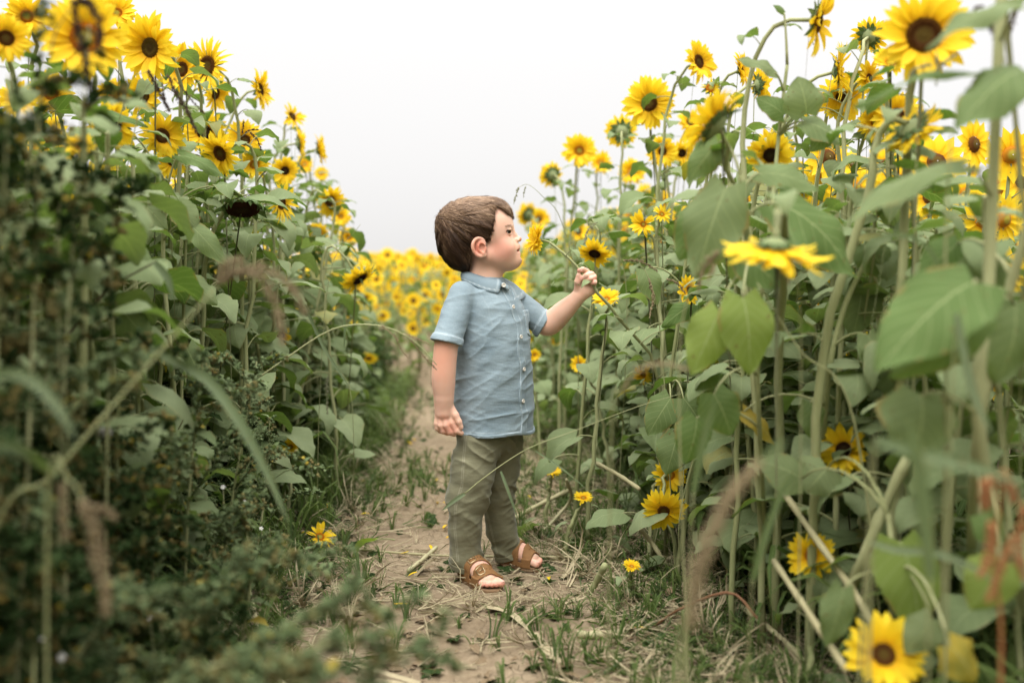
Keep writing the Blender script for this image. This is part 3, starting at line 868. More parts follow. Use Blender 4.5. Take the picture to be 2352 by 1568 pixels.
def build_shirt(root, part):
    h = .0021
    lo = np.array((P(960, 800, BY).x, BY - .19, P(0, 1000, BY).z - .008)); hi = np.array((P(1290, 800, BY).x, BY + .17, P(0, 610, BY).z))
    F = Field(lo, hi, h); X, Y, Z = F.coords()
    ys = np.array([1010, 986, 900, 800, 740, 705, 682, 664, 650, 640, 628])
    zz = np.array([P(1130, y, BY).z for y in ys])
    aw = np.array([.110, .109, .106, .103, .099, .094, .088, .076, .060, .050, .043])
    bw = np.array([.094, .093, .092, .089, .082, .074, .065, .056, .048, .044, .041])
    cx = np.array([P(x, 800, BY).x for x in (1136, 1136, 1135, 1133, 1130, 1126, 1122, 1118, 1115, 1113, 1112)])
    o = np.argsort(zz); Zr = Z.ravel()
    ip = lambda t: np.interp(Zr, zz[o], t[o])[None, None, :]
    a, b, c = ip(aw), ip(bw), ip(cx)
    # folds of worn cotton: ridged noise, stretched along the pull lines
    wx = X * .8 + Y * -.6
    n1 = vnoise(wx * 9 + Z * 6 + 3, Z * 34 - wx * 9, Y * 8); n2 = vnoise(wx * 16 + 20, Z * 60 + wx * 22, Y * 14 + 5)
    n3 = vnoise(X * 20 + 7, Z * 10, Y * 20)
    n4 = vnoise((X * .80 + Z * .60) * 11 + 2, (Z * .80 - X * .60) * 46, Y * 9 + 3)       # pulls running up to the raised arm
    n5 = vnoise(X * 9 + 30, Y * 9, Z * 7); n6 = vnoise(X * 30, Y * 30, Z * 26 + 8)
    fold = (1 - np.abs(2 * n1 - 1)) ** 3 * .0034 * np.clip(n5 * 2.6 - .8, 0, 1) + (1 - np.abs(2 * n4 - 1)) ** 3 * .0046 * np.clip(1.7 - n5 * 2.4, 0, 1) + (1 - np.abs(2 * n2 - 1)) ** 2 * .0008 + n3 * .0044 + n6 * .0014 - .0042
    x, y = X - c, Y - BY
    lf = x * Fd[0] + y * Fd[1]; lr = x * Rd[0] + y * Rd[1]
    k0 = (np.abs(lf / b) ** 2.3 + np.abs(lr / a) ** 2.3) ** (1 / 2.3)
    T = (k0 - 1) * np.minimum(a, b) * .93
    s1a, s1b, s1c = P(1062, 676, BY - .062), P(1024, 788, BY - .116), P(1018, 810, BY - .120)
    s2a, s2b, s2c = P(1186, 694, BY + .068), P(1251, 746, BY + .060), P(1272, 762, BY + .058)
    S1 = smin(cone_sd(X, Y, Z, s1a, s1b, .0345, .0375), cone_sd(X, Y, Z, s1b, s1c, .0375, .0385), .004)
    S2 = smin(cone_sd(X, Y, Z, s2a, s2b, .0350, .0355), cone_sd(X, Y, Z, s2b, s2c, .0355, .036), .004)
    d1 = np.array((s1b - s1a).normalized()) + np.array((.10, 0, .0)); d1 /= np.linalg.norm(d1)
    d1 = np.array(Vector((-.22, -.18, -1)).normalized()); pl1 = (X - s1b[0]) * d1[0] + (Y - s1b[1]) * d1[1] + (Z - s1b[2]) * d1[2]
    d2 = np.array(Vector((.86, -.05, -.50)).normalized()); pl2 = (X - s2b[0]) * d2[0] + (Y - s2b[1]) * d2[1] + (Z - s2b[2]) * d2[2]
    zh = P(1130, 988, BY).z + .0030 * np.sin(lr * 40) + .004 * np.clip(-lf / .09, -1, 1)
    hem = zh - Z
    Tf, S1f, S2f = T - fold, S1 - fold * .75, S2 - fold * .75
    collar_cut = P(1112, 634, BY).z
    O = smin(smin(np.maximum(Tf, hem), np.maximum(S1f, pl1), .010), np.maximum(S2f, pl2), .012)
    I = np.minimum(np.minimum(Tf, S1f), S2f) + .0056
    # open neck
    nk = np.minimum(cone_sd(X, Y, Z, P(1112, 600, BY), P(1113, 668, BY), .046, .036), P(1112, 636, BY).z - Z)
    out = np.maximum(np.maximum(O, -I), -nk)
    # slit of the open placket below the collar
    F.g = out.astype(np.float32)
    v, f = F.surface(); v = taubin(v, f, 3)
    def loc(v):
        zr = v[:, 2]; cc = np.interp(zr, zz[o], cx[o]); return (v[:, 0] - cc) * Fd[0] + (v[:, 1] - BY) * Fd[1], (v[:, 0] - cc) * Rd[0] + (v[:, 1] - BY) * Rd[1]
    vf, vr = loc(v)
    e = lambda dist, w: np.clip(1 - np.abs(dist) / w, 0, 1)
    q1 = (v - np.array(s1b)) @ d1; q2 = (v - np.array(s2b)) @ d2
    arm1 = np.array(s1b) - np.array(s1a); 
    def near_axis(v, a_, b_, r): a_ = np.array(a_); b_ = np.array(b_); ab = b_ - a_; t = np.clip(((v - a_) @ ab) / (ab @ ab), 0, 1.3); return np.linalg.norm(v - a_ - t[:, None] * ab, axis=1) < r
    n1_ = near_axis(v, s1a, s1b, .047); n2_ = near_axis(v, s2a, s2b, .047)
    seam = np.zeros(len(v))
    seam = np.maximum(seam, e(q1 + .020, .0022) * n1_ * .8); seam = np.maximum(seam, e(q1 + .0015, .002) * n1_ * .5)
    seam = np.maximum(seam, e(q2 + .020, .0022) * n2_ * .8)
    t1 = ((v - np.array(s1a)) @ (arm1 / np.linalg.norm(arm1)))
    seam = np.maximum(seam, e(vr - .0775 + (v[:, 2] - .62) * .05, .0020) * (v[:, 2] > P(0, 745, BY).z) * .22 * (vf > -.06))
    zhv = P(1130, 988, BY).z
    seam = np.maximum(seam, e(v[:, 2] - zhv - .010, .0022) * .7); seam = np.maximum(seam, e(v[:, 2] - zhv - .002, .002) * .5)
    seam = seam * (.6 + .6 * vnoise(v[:, 0] * 400, v[:, 1] * 400, v[:, 2] * 400))
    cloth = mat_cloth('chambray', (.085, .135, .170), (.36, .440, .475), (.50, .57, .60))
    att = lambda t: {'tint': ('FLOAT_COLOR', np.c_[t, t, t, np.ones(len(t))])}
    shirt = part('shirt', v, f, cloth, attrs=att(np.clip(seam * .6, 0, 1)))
    # ---- patches that follow the cloth: placket, pocket, sleeve hems, bottom hem
    def patch(name, off, th, region, tint=None):
        off, th = off - .0012, .0023
        F.g = np.maximum(np.abs(np.minimum(O, .02) - off) - th, region).astype(np.float32)
        v, f = F.surface()
        if not len(v): return None
        t = np.zeros(len(v)) if tint is None else np.clip(tint(v, *loc(v)), 0, 1) * (.6 + .6 * vnoise(v[:, 0] * 400, v[:, 1] * 400, v[:, 2] * 400))
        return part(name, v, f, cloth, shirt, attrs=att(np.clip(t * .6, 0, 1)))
    lr_c = .004 * np.sin(Z * 55)
    front = np.maximum(np.abs(lr - lr_c) - .0125, .02 - lf); ztop = P(1150, 655, BY).z
    patch('placket', .0014, .0011, np.maximum(np.maximum(front, Z - ztop), (zh + .001) - Z),
          lambda v, f_, r_: np.maximum(e(np.abs(r_) - .0105, .0016) * .9, 0))
    za, zb = P(1205, 712, BY).z, P(1205, 772, BY).z
    pw = np.abs(lr + .060) - .021 - 0 * Z
    patch('pocket', .0012, .0012, np.maximum(np.maximum(pw, Z - za), np.maximum(zb + np.abs(lr + .060) * .35 - Z, .01 - lf)),
          lambda v, f_, r_: np.maximum(e(np.abs(r_ + .060) - .018, .0018), np.maximum(e(v[:, 2] - za + .012, .002), e(v[:, 2] - zb - .004 - np.abs(r_ + .06) * .35, .002))) * .9)
    A1 = cone_sd(X, Y, Z, s1a, s1c, .047, .047); A2 = cone_sd(X, Y, Z, s2a, s2c, .047, .047)
    patch('sleeve_hem', .0010, .0010, np.maximum(np.maximum(pl1 + .0008, -.0190 - pl1), np.maximum(A1, S1f - .004)), lambda v, f_, r_: e((v - np.array(s1b)) @ d1 + .0165, .0018) * .9)
    patch('sleeve_hem', .0010, .0010, np.maximum(np.maximum(pl2 + .0008, -.0190 - pl2), np.maximum(A2, S2f - .004)), lambda v, f_, r_: e((v - np.array(s2b)) @ d2 + .0165, .0018) * .9)
    patch('bottom_hem', .0008, .0008, np.maximum(np.maximum((zh + .001) - Z, Z - zh - .010), Tf - .003), lambda v, f_, r_: e(v[:, 2] - zhv - .0085, .0016) * .9)
    # ---- collar leaves
    m_b = mat_simple('button', (.62, .58, .50), .35, .4, .05)
    def leaf(inner, outer, th=.0016):
        n_ = 40; a_ = smoothcurve(inner, n_); b_ = smoothcurve(outer, n_); m_ = 14; top = []; bot = []
        for j in range(m_):
            t = j / (m_ - 1)
            for i in range(n_):
                p = a_[i] * (1 - t) + b_[i] * t
                out_ = (p - Vector(P(1112, 650, BY))); out_.z = 0; out_.normalize()
                p = p + out_ * (.006 * math.sin(t * math.pi) + .001) + Vector((0, 0, .0035 * math.sin(t * math.pi)))
                top.append(p); bot.append(p - out_ * th - Vector((0, 0, th)))
        vv = [tuple(p) for p in top + bot]; f1 = grid_faces(n_, m_); k = n_ * m_
        ff = f1.tolist() + (f1[:, ::-1] + k).tolist()
        rim = [i for i in range(n_)] + [j * n_ + n_ - 1 for j in range(1, m_)] + [(m_ - 1) * n_ + i for i in range(n_ - 2, -1, -1)] + [j * n_ for j in range(m_ - 2, 0, -1)]
        for i in range(len(rim)): x, y = rim[i], rim[(i + 1) % len(rim)]; ff.append((y, x, x + k, y + k))
        t = np.zeros(len(vv)); 
        for j in range(m_):
            for i in range(n_):
                if j == m_ - 3 or i == n_ - 3: t[j * n_ + i] = .35 + .45 * ((i * 7 + j * 3) % 3 == 0)
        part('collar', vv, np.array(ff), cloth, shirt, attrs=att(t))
    D = lambda x, y, d: P(x, y, BY + d)
    leaf([D(1075, 624, .042), D(1069, 621, .012), D(1073, 622, -.020), D(1092, 629, -.040), D(1122, 638, -.046), D(1150, 641, -.036)],
         [D(1071, 640, .060), D(1061, 642, .014), D(1064, 645, -.036), D(1088, 656, -.063), D(1116, 668, -.072), D(1145, 673, -.062)])
    leaf([D(1075, 624, .040), D(1100, 626, .050), D(1130, 632, .046), D(1152, 636, .030), D(1160, 648, .010)],
         [D(1071, 640, .060), D(1110, 648, .075), D(1160, 656, .078), D(1206, 676, .052), D(1182, 696, -.030)])
    # ---- neck band ends and the button on it, then the buttons down the placket
    def button(c, n_, r=.0052):
        c = Vector(c); n_ = Vector(n_).normalized(); a_ = n_.orthogonal().normalized(); b_ = n_.cross(a_); vv = []; prof = [(0, .0004), (.45, .0002), (.55, .0011), (.85, .0015), (1, .0009), (1, -.0012)]
        for rr, hh in prof:
            for t in range(12): vv.append(tuple(c + (a_ * math.cos(t * math.pi / 6) + b_ * math.sin(t * math.pi / 6)) * (r * max(rr, .02)) + n_ * hh))
        b1 = part('button', vv, grid_faces(12, 6, True), m_b, shirt)
    def front_at(y, xo=0):
        z = P(1190, y, BY).z; i_ = np.interp(z, zz[o], bw[o]); c_ = np.interp(z, zz[o], cx[o])
        j = int(round((z - F.lo[2]) / h)); t_ = np.arange(.02, .13, .0005)
        off = .004 * math.sin(z * 55)
        px_ = c_ + Fd[0] * t_ + Rd[0] * off; py_ = BY + Fd[1] * t_ + Rd[1] * off
        ii = np.clip(((px_ - F.lo[0]) / h).round().astype(int), 0, O.shape[0] - 1); jj = np.clip(((py_ - F.lo[1]) / h).round().astype(int), 0, O.shape[1] - 1)
        val = O[ii, jj, j]; k = np.argmax(val > .002); return (px_[k], py_[k], z)
    for y in (703, 770, 843, 914): 
        q = front_at(y); button((q[0] + Fd[0] * .0018, q[1] + Fd[1] * .0018, q[2]), (Fd[0], Fd[1], .05))
    band = smoothcurve([D(1146, 652, -.050), D(1157, 655, -.046), D(1168, 662, -.036)], 6); g = Geo()
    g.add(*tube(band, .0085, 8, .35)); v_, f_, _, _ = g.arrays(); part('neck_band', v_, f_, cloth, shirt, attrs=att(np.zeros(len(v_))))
    button(D(1157, 655, -.0555), (.35, -.92, .15), .0058)

def build_trousers(root, part):
    h = .0021
    lo = np.array((P(1005, 800, BY - .1).x, BY - .13, P(0, 1325, BY).z)); hi = np.array((P(1225, 800, BY).x, BY + .17, P(0, 962, BY).z))
    F = Field(lo, hi, h)
    F.g[:] = .05
    M = Matrix((Vector(Fd), Vector(Rd), Vector((0, 0, 1)))).transposed()
    F.ell(P(1123, 985, BY + .005), (.078, .088, .075), 0, M)
    for i, k in ((0, .012), (1, .012)):
        G_ = Field(lo, hi, h)
        pts = LEG[i]; G_.chain([P(x, y, BY + d) for x, y, d, r in pts], [r for *_, r in pts], .012)
        F.g = smin(F.g, G_.g, .016)
        if i == 0: L0 = G_.g.copy()
        else: L1 = G_.g.copy()
    X, Y, Z = F.coords()
    n1 = vnoise(X * 11 + Z * 5, Z * 30 + X * 16 + Y * 12, Y * 11); n2 = vnoise(X * 22 + 5, Z * 55 - X * 30, Y * 18)
    zk = P(0, 1140, BY).z; za = P(0, 1275, BY).z; zt = P(0, 1030, BY).z
    amp = .35 + 1.3 * np.exp(-((Z - zk) / .05) ** 2) + 1.5 * np.exp(-((Z - za) / .03) ** 2) + .7 * np.exp(-((Z - zt) / .03) ** 2)
    fold = ((1 - np.abs(2 * n1 - 1)) ** 2 * .0068 + (1 - np.abs(2 * n2 - 1)) ** 2 * .0022 - .0032) * amp + vnoise(X * 26, Z * 9, Y * 26) * .003 - .0015
    D0 = F.g - fold
    # hems: near leg and far leg end at their own slanted plane
    e0, e1 = P(1074, 1304, BY - .03), P(1168, 1277, BY + .095)
    n0 = np.array(Vector((-.13, .1, -1)).normalized()); nn1 = np.array(Vector((.28, .1, -1)).normalized())
    p0 = (X - e0[0]) * n0[0] + (Y - e0[1]) * n0[1] + (Z - e0[2]) * n0[2]; p1 = (X - e1[0]) * nn1[0] + (Y - e1[1]) * nn1[1] + (Z - e1[2]) * nn1[2]
    cut = np.where(L0 < L1, p0, p1)
    top = Z - P(1120, 983, BY).z
    out = np.maximum(np.maximum(np.maximum(D0, cut), -(D0 + .0060)), top)
    F.g = out.astype(np.float32); v, f = F.surface(); v = taubin(v, f, 3)
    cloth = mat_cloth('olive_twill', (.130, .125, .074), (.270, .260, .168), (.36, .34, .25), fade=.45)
    # side seam down the near leg, inner seam down the far leg
    def line(v, pts, w):
        best = np.full(len(v), 9.)
        for i in range(len(pts) - 1):
            a_, b_ = np.array(pts[i]), np.array(pts[i + 1]); ab = (b_ - a_)[[0, 2]]; q = v[:, [0, 2]] - a_[[0, 2]]; t = np.clip(q @ ab / (ab @ ab), 0, 1)
            best = np.minimum(best, np.linalg.norm(q - t[:, None] * ab, axis=1))
        return np.clip(1 - np.abs(best - w) / .0013, 0, 1)
    s1 = [G(285, 70, -.1), G(268, 300, -.1), G(255, 520, -.1), G(200, 700, -.1), G(190, 900, -.1), G(215, 1180, -.1)]
    s2 = [G(455, 720, .03), G(500, 880, .04), G(540, 1060, .05), G(575, 1150, .05)]
    t = np.maximum(line(v, s1, .0022) * (v[:, 1] < BY - .05) * (L0_near(v, lo, h, L0) < .01), line(v, s2, .0016) * (L0_near(v, lo, h, L1) < .01) * (v[:, 1] < BY + .08)) * .75
    att = lambda t: {'tint': ('FLOAT_COLOR', np.c_[t, t, t, np.ones(len(t))])}
    tr = part('trousers', v, f, cloth, attrs=att(np.clip(t, 0, 1)))
    for pl in (np.where(L0 < L1, p0, 1.), np.where(L0 < L1, 1., p1)):
        F.g = np.maximum(np.abs(D0 + .0002) - .0024, np.maximum(pl - .0005, -.0165 - pl)).astype(np.float32)
        v, f = F.surface(); part('trouser_hem', v, f, cloth, tr, attrs=att(np.zeros(len(v))))
def L0_near(v, lo, h, L0):
    i = np.clip(((v - lo) / h).round().astype(int), 0, np.array(L0.shape) - 1); return L0[i[:, 0], i[:, 1], i[:, 2]]

def build_sandals(root, part):
    m_l = mat_simple('tan_leather', (.225, .115, .045), .75, .2, .22, 60, .25, 900)
    m_s = mat_simple('cork_sole', (.20, .125, .07), .9, .1, .3, 200, .4, 800)
    m_m = mat_simple('brass', (.55, .45, .28), .3, .5, .05, metal=.9)
    m_d = mat_simple('strap_hole', (.03, .015, .008), .9, .1)
    for i in (0, 1):
        a, d, med, ln = footframe(i)
        c = a + d * .08; r = .11
        F = Field((c.x - r, c.y - r, -.004), (c.x + r, c.y + r, .085), .0018)
        foot_skin(F, i); foot = F.g.copy(); X, Y, Z = F.coords()
        al = (X - a.x) * d.x + (Y - a.y) * d.y; al = al * .160 / ln; sd = (X - a.x) * med.x + (Y - a.y) * med.y + 0 * Z
        # sole: footbed outline
        hw = np.interp(al.ravel(), [-.010, -.006, .01, .05, .10, .128, .142, .150, .154], [0, .014, .026, .0265, .0345, .031, .022, .008, 0]).reshape(al.shape)
        so = np.maximum(np.abs(sd - .001) - hw, np.maximum(Z - (.0115 + .003 * np.clip((np.abs(sd) - .02) / .012, 0, 1)), .0005 - Z))
        so = so + 0 * Z
        F.g = np.clip(so, -.05, .05).astype(np.float32); v, f = F.surface()
        sandal = empty('sandal', (0, 0, 0), None, None); sandal.parent = root
        def sp(name, v, f, m): return link(name, mesh(name, np.asarray(v) - np.array(root.location), f, m), sandal)
        sp('sole', v, f, m_s)
        # straps hug the foot; they reach down to the footbed
        def strap(a0, a1, skew, off=.0028, zlo=.010, zhi=.09):
            mid = al - sd * skew
            band = np.maximum(a0 - mid, mid - a1)
            wide = np.minimum(foot, np.maximum(np.abs(sd - .001) - (hw - .0025), Z - .030))
            F.g = np.maximum(np.maximum(np.abs(wide - off) - .0015, band), np.maximum(zlo - Z, Z - zhi)).astype(np.float32) + 0 * F.g
            v, f = F.surface(); return sp('strap', v, f, m_l) if len(v) else None
        strap(.090, .121, .22); strap(.046, .077, .25)
        strap(-.03, .012, 0, .0030, .034, .052)
        # side pieces that join the straps above the sole
        F.g = np.maximum(np.maximum(np.abs(np.minimum(foot, np.maximum(np.abs(sd - .001) - (hw - .0025), Z - .028)) - .0022) - .0014, np.maximum(.006 - al, al - .118)), np.maximum(.010 - Z, Z - .024)).astype(np.float32)
        v, f = F.surface(); sp('strap', v, f, m_l)
        # buckles on the outer side of each strap
        def surf(alv, sdv):
            for z in np.arange(.084, .01, -.0006):
                p = a + d * (alv * ln / .16) + med * sdv
                ii = int(round((p.x - F.lo[0]) / F.h)); jj = int(round((p.y - F.lo[1]) / F.h)); kk = int(round((z - F.lo[2]) / F.h))
                if foot[ii, jj, min(kk, foot.shape[2] - 1)] < .0048: return Vector((p.x, p.y, z))
            return Vector((a + d * alv + med * sdv).to_tuple())
        for a0, sk in ((.1055, .22), (.063, .25)):
            ctr = [surf(a0 + sdv * sk + da, sdv) for sdv, da in ((-.024, -.010), (-.024, .010), (-.008, .010), (-.008, -.010))]
            up = Vector((-med.x * .5, -med.y * .5, .85)); pts = []
            for q in range(4):
                p, nx = ctr[q], ctr[(q + 1) % 4]
                pts += [p.lerp(nx, .15) + up * .0012, p.lerp(nx, .5) + up * .0016, p.lerp(nx, .85) + up * .0012]
            pts.append(pts[0].copy()); g = Geo(); g.add(*tube(pts, .0011, 6))
            mid0 = (ctr[0] + ctr[1]) * .5; mid1 = (ctr[2] + ctr[3]) * .5
            g.add(*tube([mid1 + up * .0016, (mid0 + mid1) * .5 + up * .0026, mid0.lerp(mid1, .0) + up * .0022], .0008, 5))
            v_, f_, _, _ = g.arrays(); sp('buckle', v_, f_, m_m)
            for sdv in (-.030, 0.0, .008):
                p = surf(a0 + sdv * sk, sdv)
                if p.z < .02: continue
                v_, f_ = tube([p + up * .0002, p + up * .0009], .0011, 6); sp('strap_hole', v_, f_, m_d)
# ================================================================== PIECES OF A SUNFLOWER
def leaf_geo(seed, nu=7, nv=9, petiole=True, narrow=1.0, mleaf=0, mstem=1):
    """heart-shaped blade 1 long; the petiole starts at the origin and leaves along +X, Z up"""
    r = random.Random(seed); g = Geo()
    pl = r.uniform(.45, .75); rise = r.uniform(.10, .40)
    if petiole:
        ps = bez(V3(0, 0, 0), V3(pl * .35, 0, rise * .7), V3(pl * .75, 0, rise * 1.1), V3(pl, 0, rise * 1.0), 6)
        tv, tf = tube(ps, [.026, .020, .017, .016, .015, .014], 5); g.add(tv, tf, mstem, [(0, 0, .5)] * len(tv))
        start = V3(pl, 0, rise)
    else: start = V3(0, 0, 0)
    a0 = r.uniform(-.1, .25) if petiole else .3; a1 = r.uniform(-1.9, -.9)
    fold = r.uniform(.10, .45) * r.choice((1, 1, -1)); wav = r.uniform(.01, .045); ph = r.uniform(0, 6); tw = r.uniform(-.5, .5); side = r.uniform(-.25, .25)
    wid = r.uniform(.40, .50) * narrow; pts = []; at = []
    p = start.copy(); ds = 1.0 / (nv - 1)
    mids = []; angs = []
    for j in range(nv):
        t = j / (nv - 1); an = a0 + (a1 - a0) * t ** 1.1
        mids.append(p.copy()); angs.append(an)
        p = p + V3(math.cos(an) * math.cos(side * t), math.sin(side * t), math.sin(an)) * ds
    for j in range(nv):
        t = j / (nv - 1); an = angs[j]
        w = wid * (math.sin(math.pi * min(1, t * 1.0) ** .62) ** .75 if 0 < t < 1 else 0) * (1 - .25 * t)
        if j == 0: w = wid * .42
        if j == nv - 1: w = .004
        up = V3(-math.sin(an), 0, math.cos(an)); tt = tw * t
        sd = V3(0, math.cos(tt), 0) + up * math.sin(tt)
        back = V3(math.cos(an), 0, math.sin(an))
        for i in range(nu):
            u = -1 + 2 * i / (nu - 1)
            serr = 1 + (r.uniform(-.06, .06) if abs(u) == 1 and nv > 6 else 0)
            q = mids[j] + sd * (u * w * serr) + up * (abs(u) * fold * w + wav * math.sin(ph + t * 14 + (1.6 if u > 0 else 0)) * u * u + .012 * math.sin(t * 30 + u * 5))
            if j == 0: q = q - back * (abs(u) * .14)
            elif j == 1: q = q - back * (abs(u) ** 2 * .05)
            pts.append(q); at.append((u, t, r.random() * 0 + .5))
    g.add([tuple(q) for q in pts], grid_faces(nu, nv), mleaf, at)
    return g
def ray_geo(seed, nu=3, nv=6, length=1.0, width=.30, curl=None):
    """one ray floret: starts at the origin, points along +X, face up"""
    r = random.Random(seed); pts = []; at = []
    c0 = r.uniform(.05, .5) if curl is None else curl; c1 = r.uniform(-.9, .35) ; tw = r.uniform(-.5, .5); sd = r.uniform(-.25, .25); cup = r.uniform(.1, .5)
    p = V3(0, 0, 0); ds = length / (nv - 1)
    for j in range(nv):
        t = j / (nv - 1); an = c0 + c1 * t * t
        w = width * .5 * (math.sin(math.pi * (t * .86 + .10)) ** .8) * (1 if t < .98 else .22)
        up = V3(-math.sin(an), 0, math.cos(an))
        for i in range(nu):
            u = -1 + 2 * i / (nu - 1); s_ = V3(0, math.cos(tw * t), math.sin(tw * t))
            pts.append(tuple(p + s_ * (u * w) + up * (abs(u) * cup * w))); at.append((u, t, r.random() * 0 + .5))
        p = p + V3(math.cos(an), math.sin(sd * t), math.sin(an)) * ds
    return pts, grid_faces(nu, nv), at
def disc_geo(kind, rings=9, florets=True):
    """slightly domed disc radius 1 with spiral florets"""
    g = Geo(); k = 28; v = []; a = []
    for j in range(rings):
        rr = .02 + (1 - .02) * j / (rings - 1)
        z = .10 * math.cos(rr * 1.5) + .10 * math.exp(-((rr - .72) / .2) ** 2) - (.25 if j == rings - 1 else 0)
        for i in range(k):
            an = 2 * math.pi * i / k; v.append((rr * math.cos(an), rr * math.sin(an), z)); a.append((rr, 0, .2))
    g.add(v, grid_faces(k, rings, True), 0, a)
    if florets:
        n = 420; r = random.Random(4)
        tv = np.array([(-1, -1, 0), (1, -1, 0), (1, 1, 0), (-1, 1, 0), (-.45, -.45, 1), (.45, -.45, 1), (.45, .45, 1), (-.45, .45, 1)])
        tf = np.array([(4, 5, 6, 7), (0, 1, 5, 4), (1, 2, 6, 5), (2, 3, 7, 6), (3, 0, 4, 7)])
        for i in range(n):
            rr = math.sqrt((i + .5) / n) * .98; an = i * 2.39996
            z = .10 * math.cos(rr * 1.5) + .10 * math.exp(-((rr - .72) / .2) ** 2)
            h = (.10 if rr > .55 else .05) * r.uniform(.7, 1.3); s = .030
            ca, sa = math.cos(an), math.sin(an)
            q = tv * (s, s, h); q = np.c_[q[:, 0] * ca - q[:, 1] * sa + rr * ca, q[:, 0] * sa + q[:, 1] * ca + rr * sa, q[:, 2] + z - .01]
            g.add(q, tf, 0, [(rr, 0, r.random())] * 8)
    return g
def bract_geo(seed, n=22, petals_up=0.0, droopy=0.0):
    """green back of the head: receptacle and pointed bracts; disc radius 1, faces +Z"""
    r = random.Random(seed); g = Geo(); k = 18; v = []; prof = [(.22, -.62), (.40, -.52), (.75, -.36), (.98, -.16), (1.04, .0)]
    for rr, z in prof:
        for i in range(k): an = 2 * math.pi * i / k; v.append((rr * math.cos(an), rr * math.sin(an), z))
    g.add(v, grid_faces(k, len(prof), True), 0, [(0, 0, .4)] * len(v))
    for q in range(n):
        an = 2 * math.pi * q / n + r.uniform(-.1, .1); row = q % 2
        ln = r.uniform(.65, 1.0); w = r.uniform(.20, .28); a0 = r.uniform(-.2, .5) + (.25 if row else -.3); a1 = a0 + r.uniform(-.2, 1.0) + droopy
        rr, z = (.80, -.34) if row else (.98, -.12); p = V3(rr, 0, z); rows = 5; vv = []; at = []
        for j in range(rows):
            t = j / (rows - 1); aa = a0 + (a1 - a0) * t; ww = w * (math.sin(math.pi * (.30 + .70 * t)) if t < 1 else .02)
            up = V3(-math.sin(aa), 0, math.cos(aa))
            for u in (-1, 0, 1): vv.append(p + V3(0, u * ww, 0) + up * (abs(u) * .05)); at.append((u, t, r.random() * 0 + .3))
            p = p + V3(math.cos(aa), 0, math.sin(aa)) * (ln / (rows - 1))
        Mz = Matrix.Rotation(an, 3, 'Z'); g.add([tuple(Mz @ x) for x in vv], grid_faces(3, rows), 0, at)
    return g

LEAF = [leaf_geo(100 + i).build('leaf', [M['leaf'], M['stem']]) for i in range(14)]
LEAFS = [leaf_geo(140 + i, 5, 6).build('leaf', [M['leaf'], M['stem']]) for i in range(8)]
SMALL = [leaf_geo(170 + i, 5, 6, True, .55).build('leaf', [M['leaf'], M['stem']]) for i in range(5)]
def petal_mesh(seed, w, ln=1.0, curl=None):
    p, f, a = ray_geo(seed, 3, 7, ln, w, curl); g = Geo(); g.add(p, f, 0, a); return g.build('petal', M['petal'])
PETAL = [petal_mesh(200 + i, .31 + .05 * (i % 3)) for i in range(10)]
PETALN = [petal_mesh(220 + i, .20) for i in range(5)]
DISC = {k: disc_geo(k).build('disc', M['disc_' + k]) for k in ('brown', 'dark', 'orange', 'olive')}
DISCS = {k: disc_geo(k, 5, False).build('disc', M['disc_' + k]) for k in ('brown', 'dark', 'orange', 'olive')}
BRACT = [bract_geo(i).build('flower_head', M['bract']) for i in (1, 2, 3)]
BRACTD = bract_geo(9, 26, 0, 1.5).build('flower_head', M['bract'])

def orient(o, loc, d, spin=0.0, s=1.0):
    q = Vector(d).normalized().to_track_quat('Z', 'Y') @ Quaternion((0, 0, 1), spin)
    o.rotation_mode = 'QUATERNION'; o.location = loc; o.rotation_quaternion = q
    o.scale = s if hasattr(s, '__len__') else (s, s, s)

def make_head(root, loc, d, Rr, kind='brown', disc=.40, n=None, narrow=False, droop=0.0, petals=True, seed=0, part=1.0, fine=True):
    """flower head of radius Rr (tips of the rays) at loc, facing d"""
    r = random.Random(seed * 7 + 3)
    disc = disc * (.88 if petals else 1); dr = Rr * disc
    hd = link('flower_head', BRACTD if not petals else BRACT[seed % 3], root); orient(hd, loc, d, r.uniform(0, 6), dr)
    dc = link('disc', (DISC if fine else DISCS)[kind], hd)
    if not petals: return hd
    n = int((n or r.randint(26, 32)) * 1.25); L = (Rr - dr * .85) / dr
    for i in range(n):
        if r.random() > part: continue
        an = 2 * math.pi * (i + r.uniform(-.35, .35)) / n
        p = link('petal', r.choice(PETALN if narrow else PETAL), hd)
        p.rotation_mode = 'XYZ'
        tilt = r.uniform(-.22, .12) + (.30 if i % 2 else 0) - droop
        p.matrix_basis = Matrix.Rotation(an, 4, 'Z') @ Matrix.Translation((.88, 0, .02 + .06 * (i % 2))) @ Matrix.Rotation(-tilt, 4, 'Y') @ Matrix.Rotation(r.uniform(-.2, .2), 4, 'X') @ Matrix.Scale(L * r.uniform(.82, 1.10), 4)
    return hd

def stem_mesh(pts, r0, r1, name='stem', mat=None, k=7):
    n = len(pts); tv, tf = tube(pts, [r0 + (r1 - r0) * (i / (n - 1)) for i in range(n)], k)
    g = Geo(); g.add(tv, tf, 0, [(0, 0, .5)] * len(tv)); return g.build(name, mat or M['stem'])

def put_leaf(root, p, az, size, seed, small=False, droop=0.0, lib=None):
    r = random.Random(seed)
    o = link('leaf', (lib or (SMALL if small else LEAF))[r.randrange(len(lib or (SMALL if small else LEAF)))], root)
    o.rotation_mode = 'XYZ'
    o.matrix_basis = Matrix.Translation(p) @ Matrix.Rotation(az, 4, 'Z') @ Matrix.Rotation(droop + r.uniform(-.25, .3), 4, 'Y') @ Matrix.Rotation(r.uniform(-.35, .35), 4, 'X') @ Matrix.Scale(size, 4)
    return o

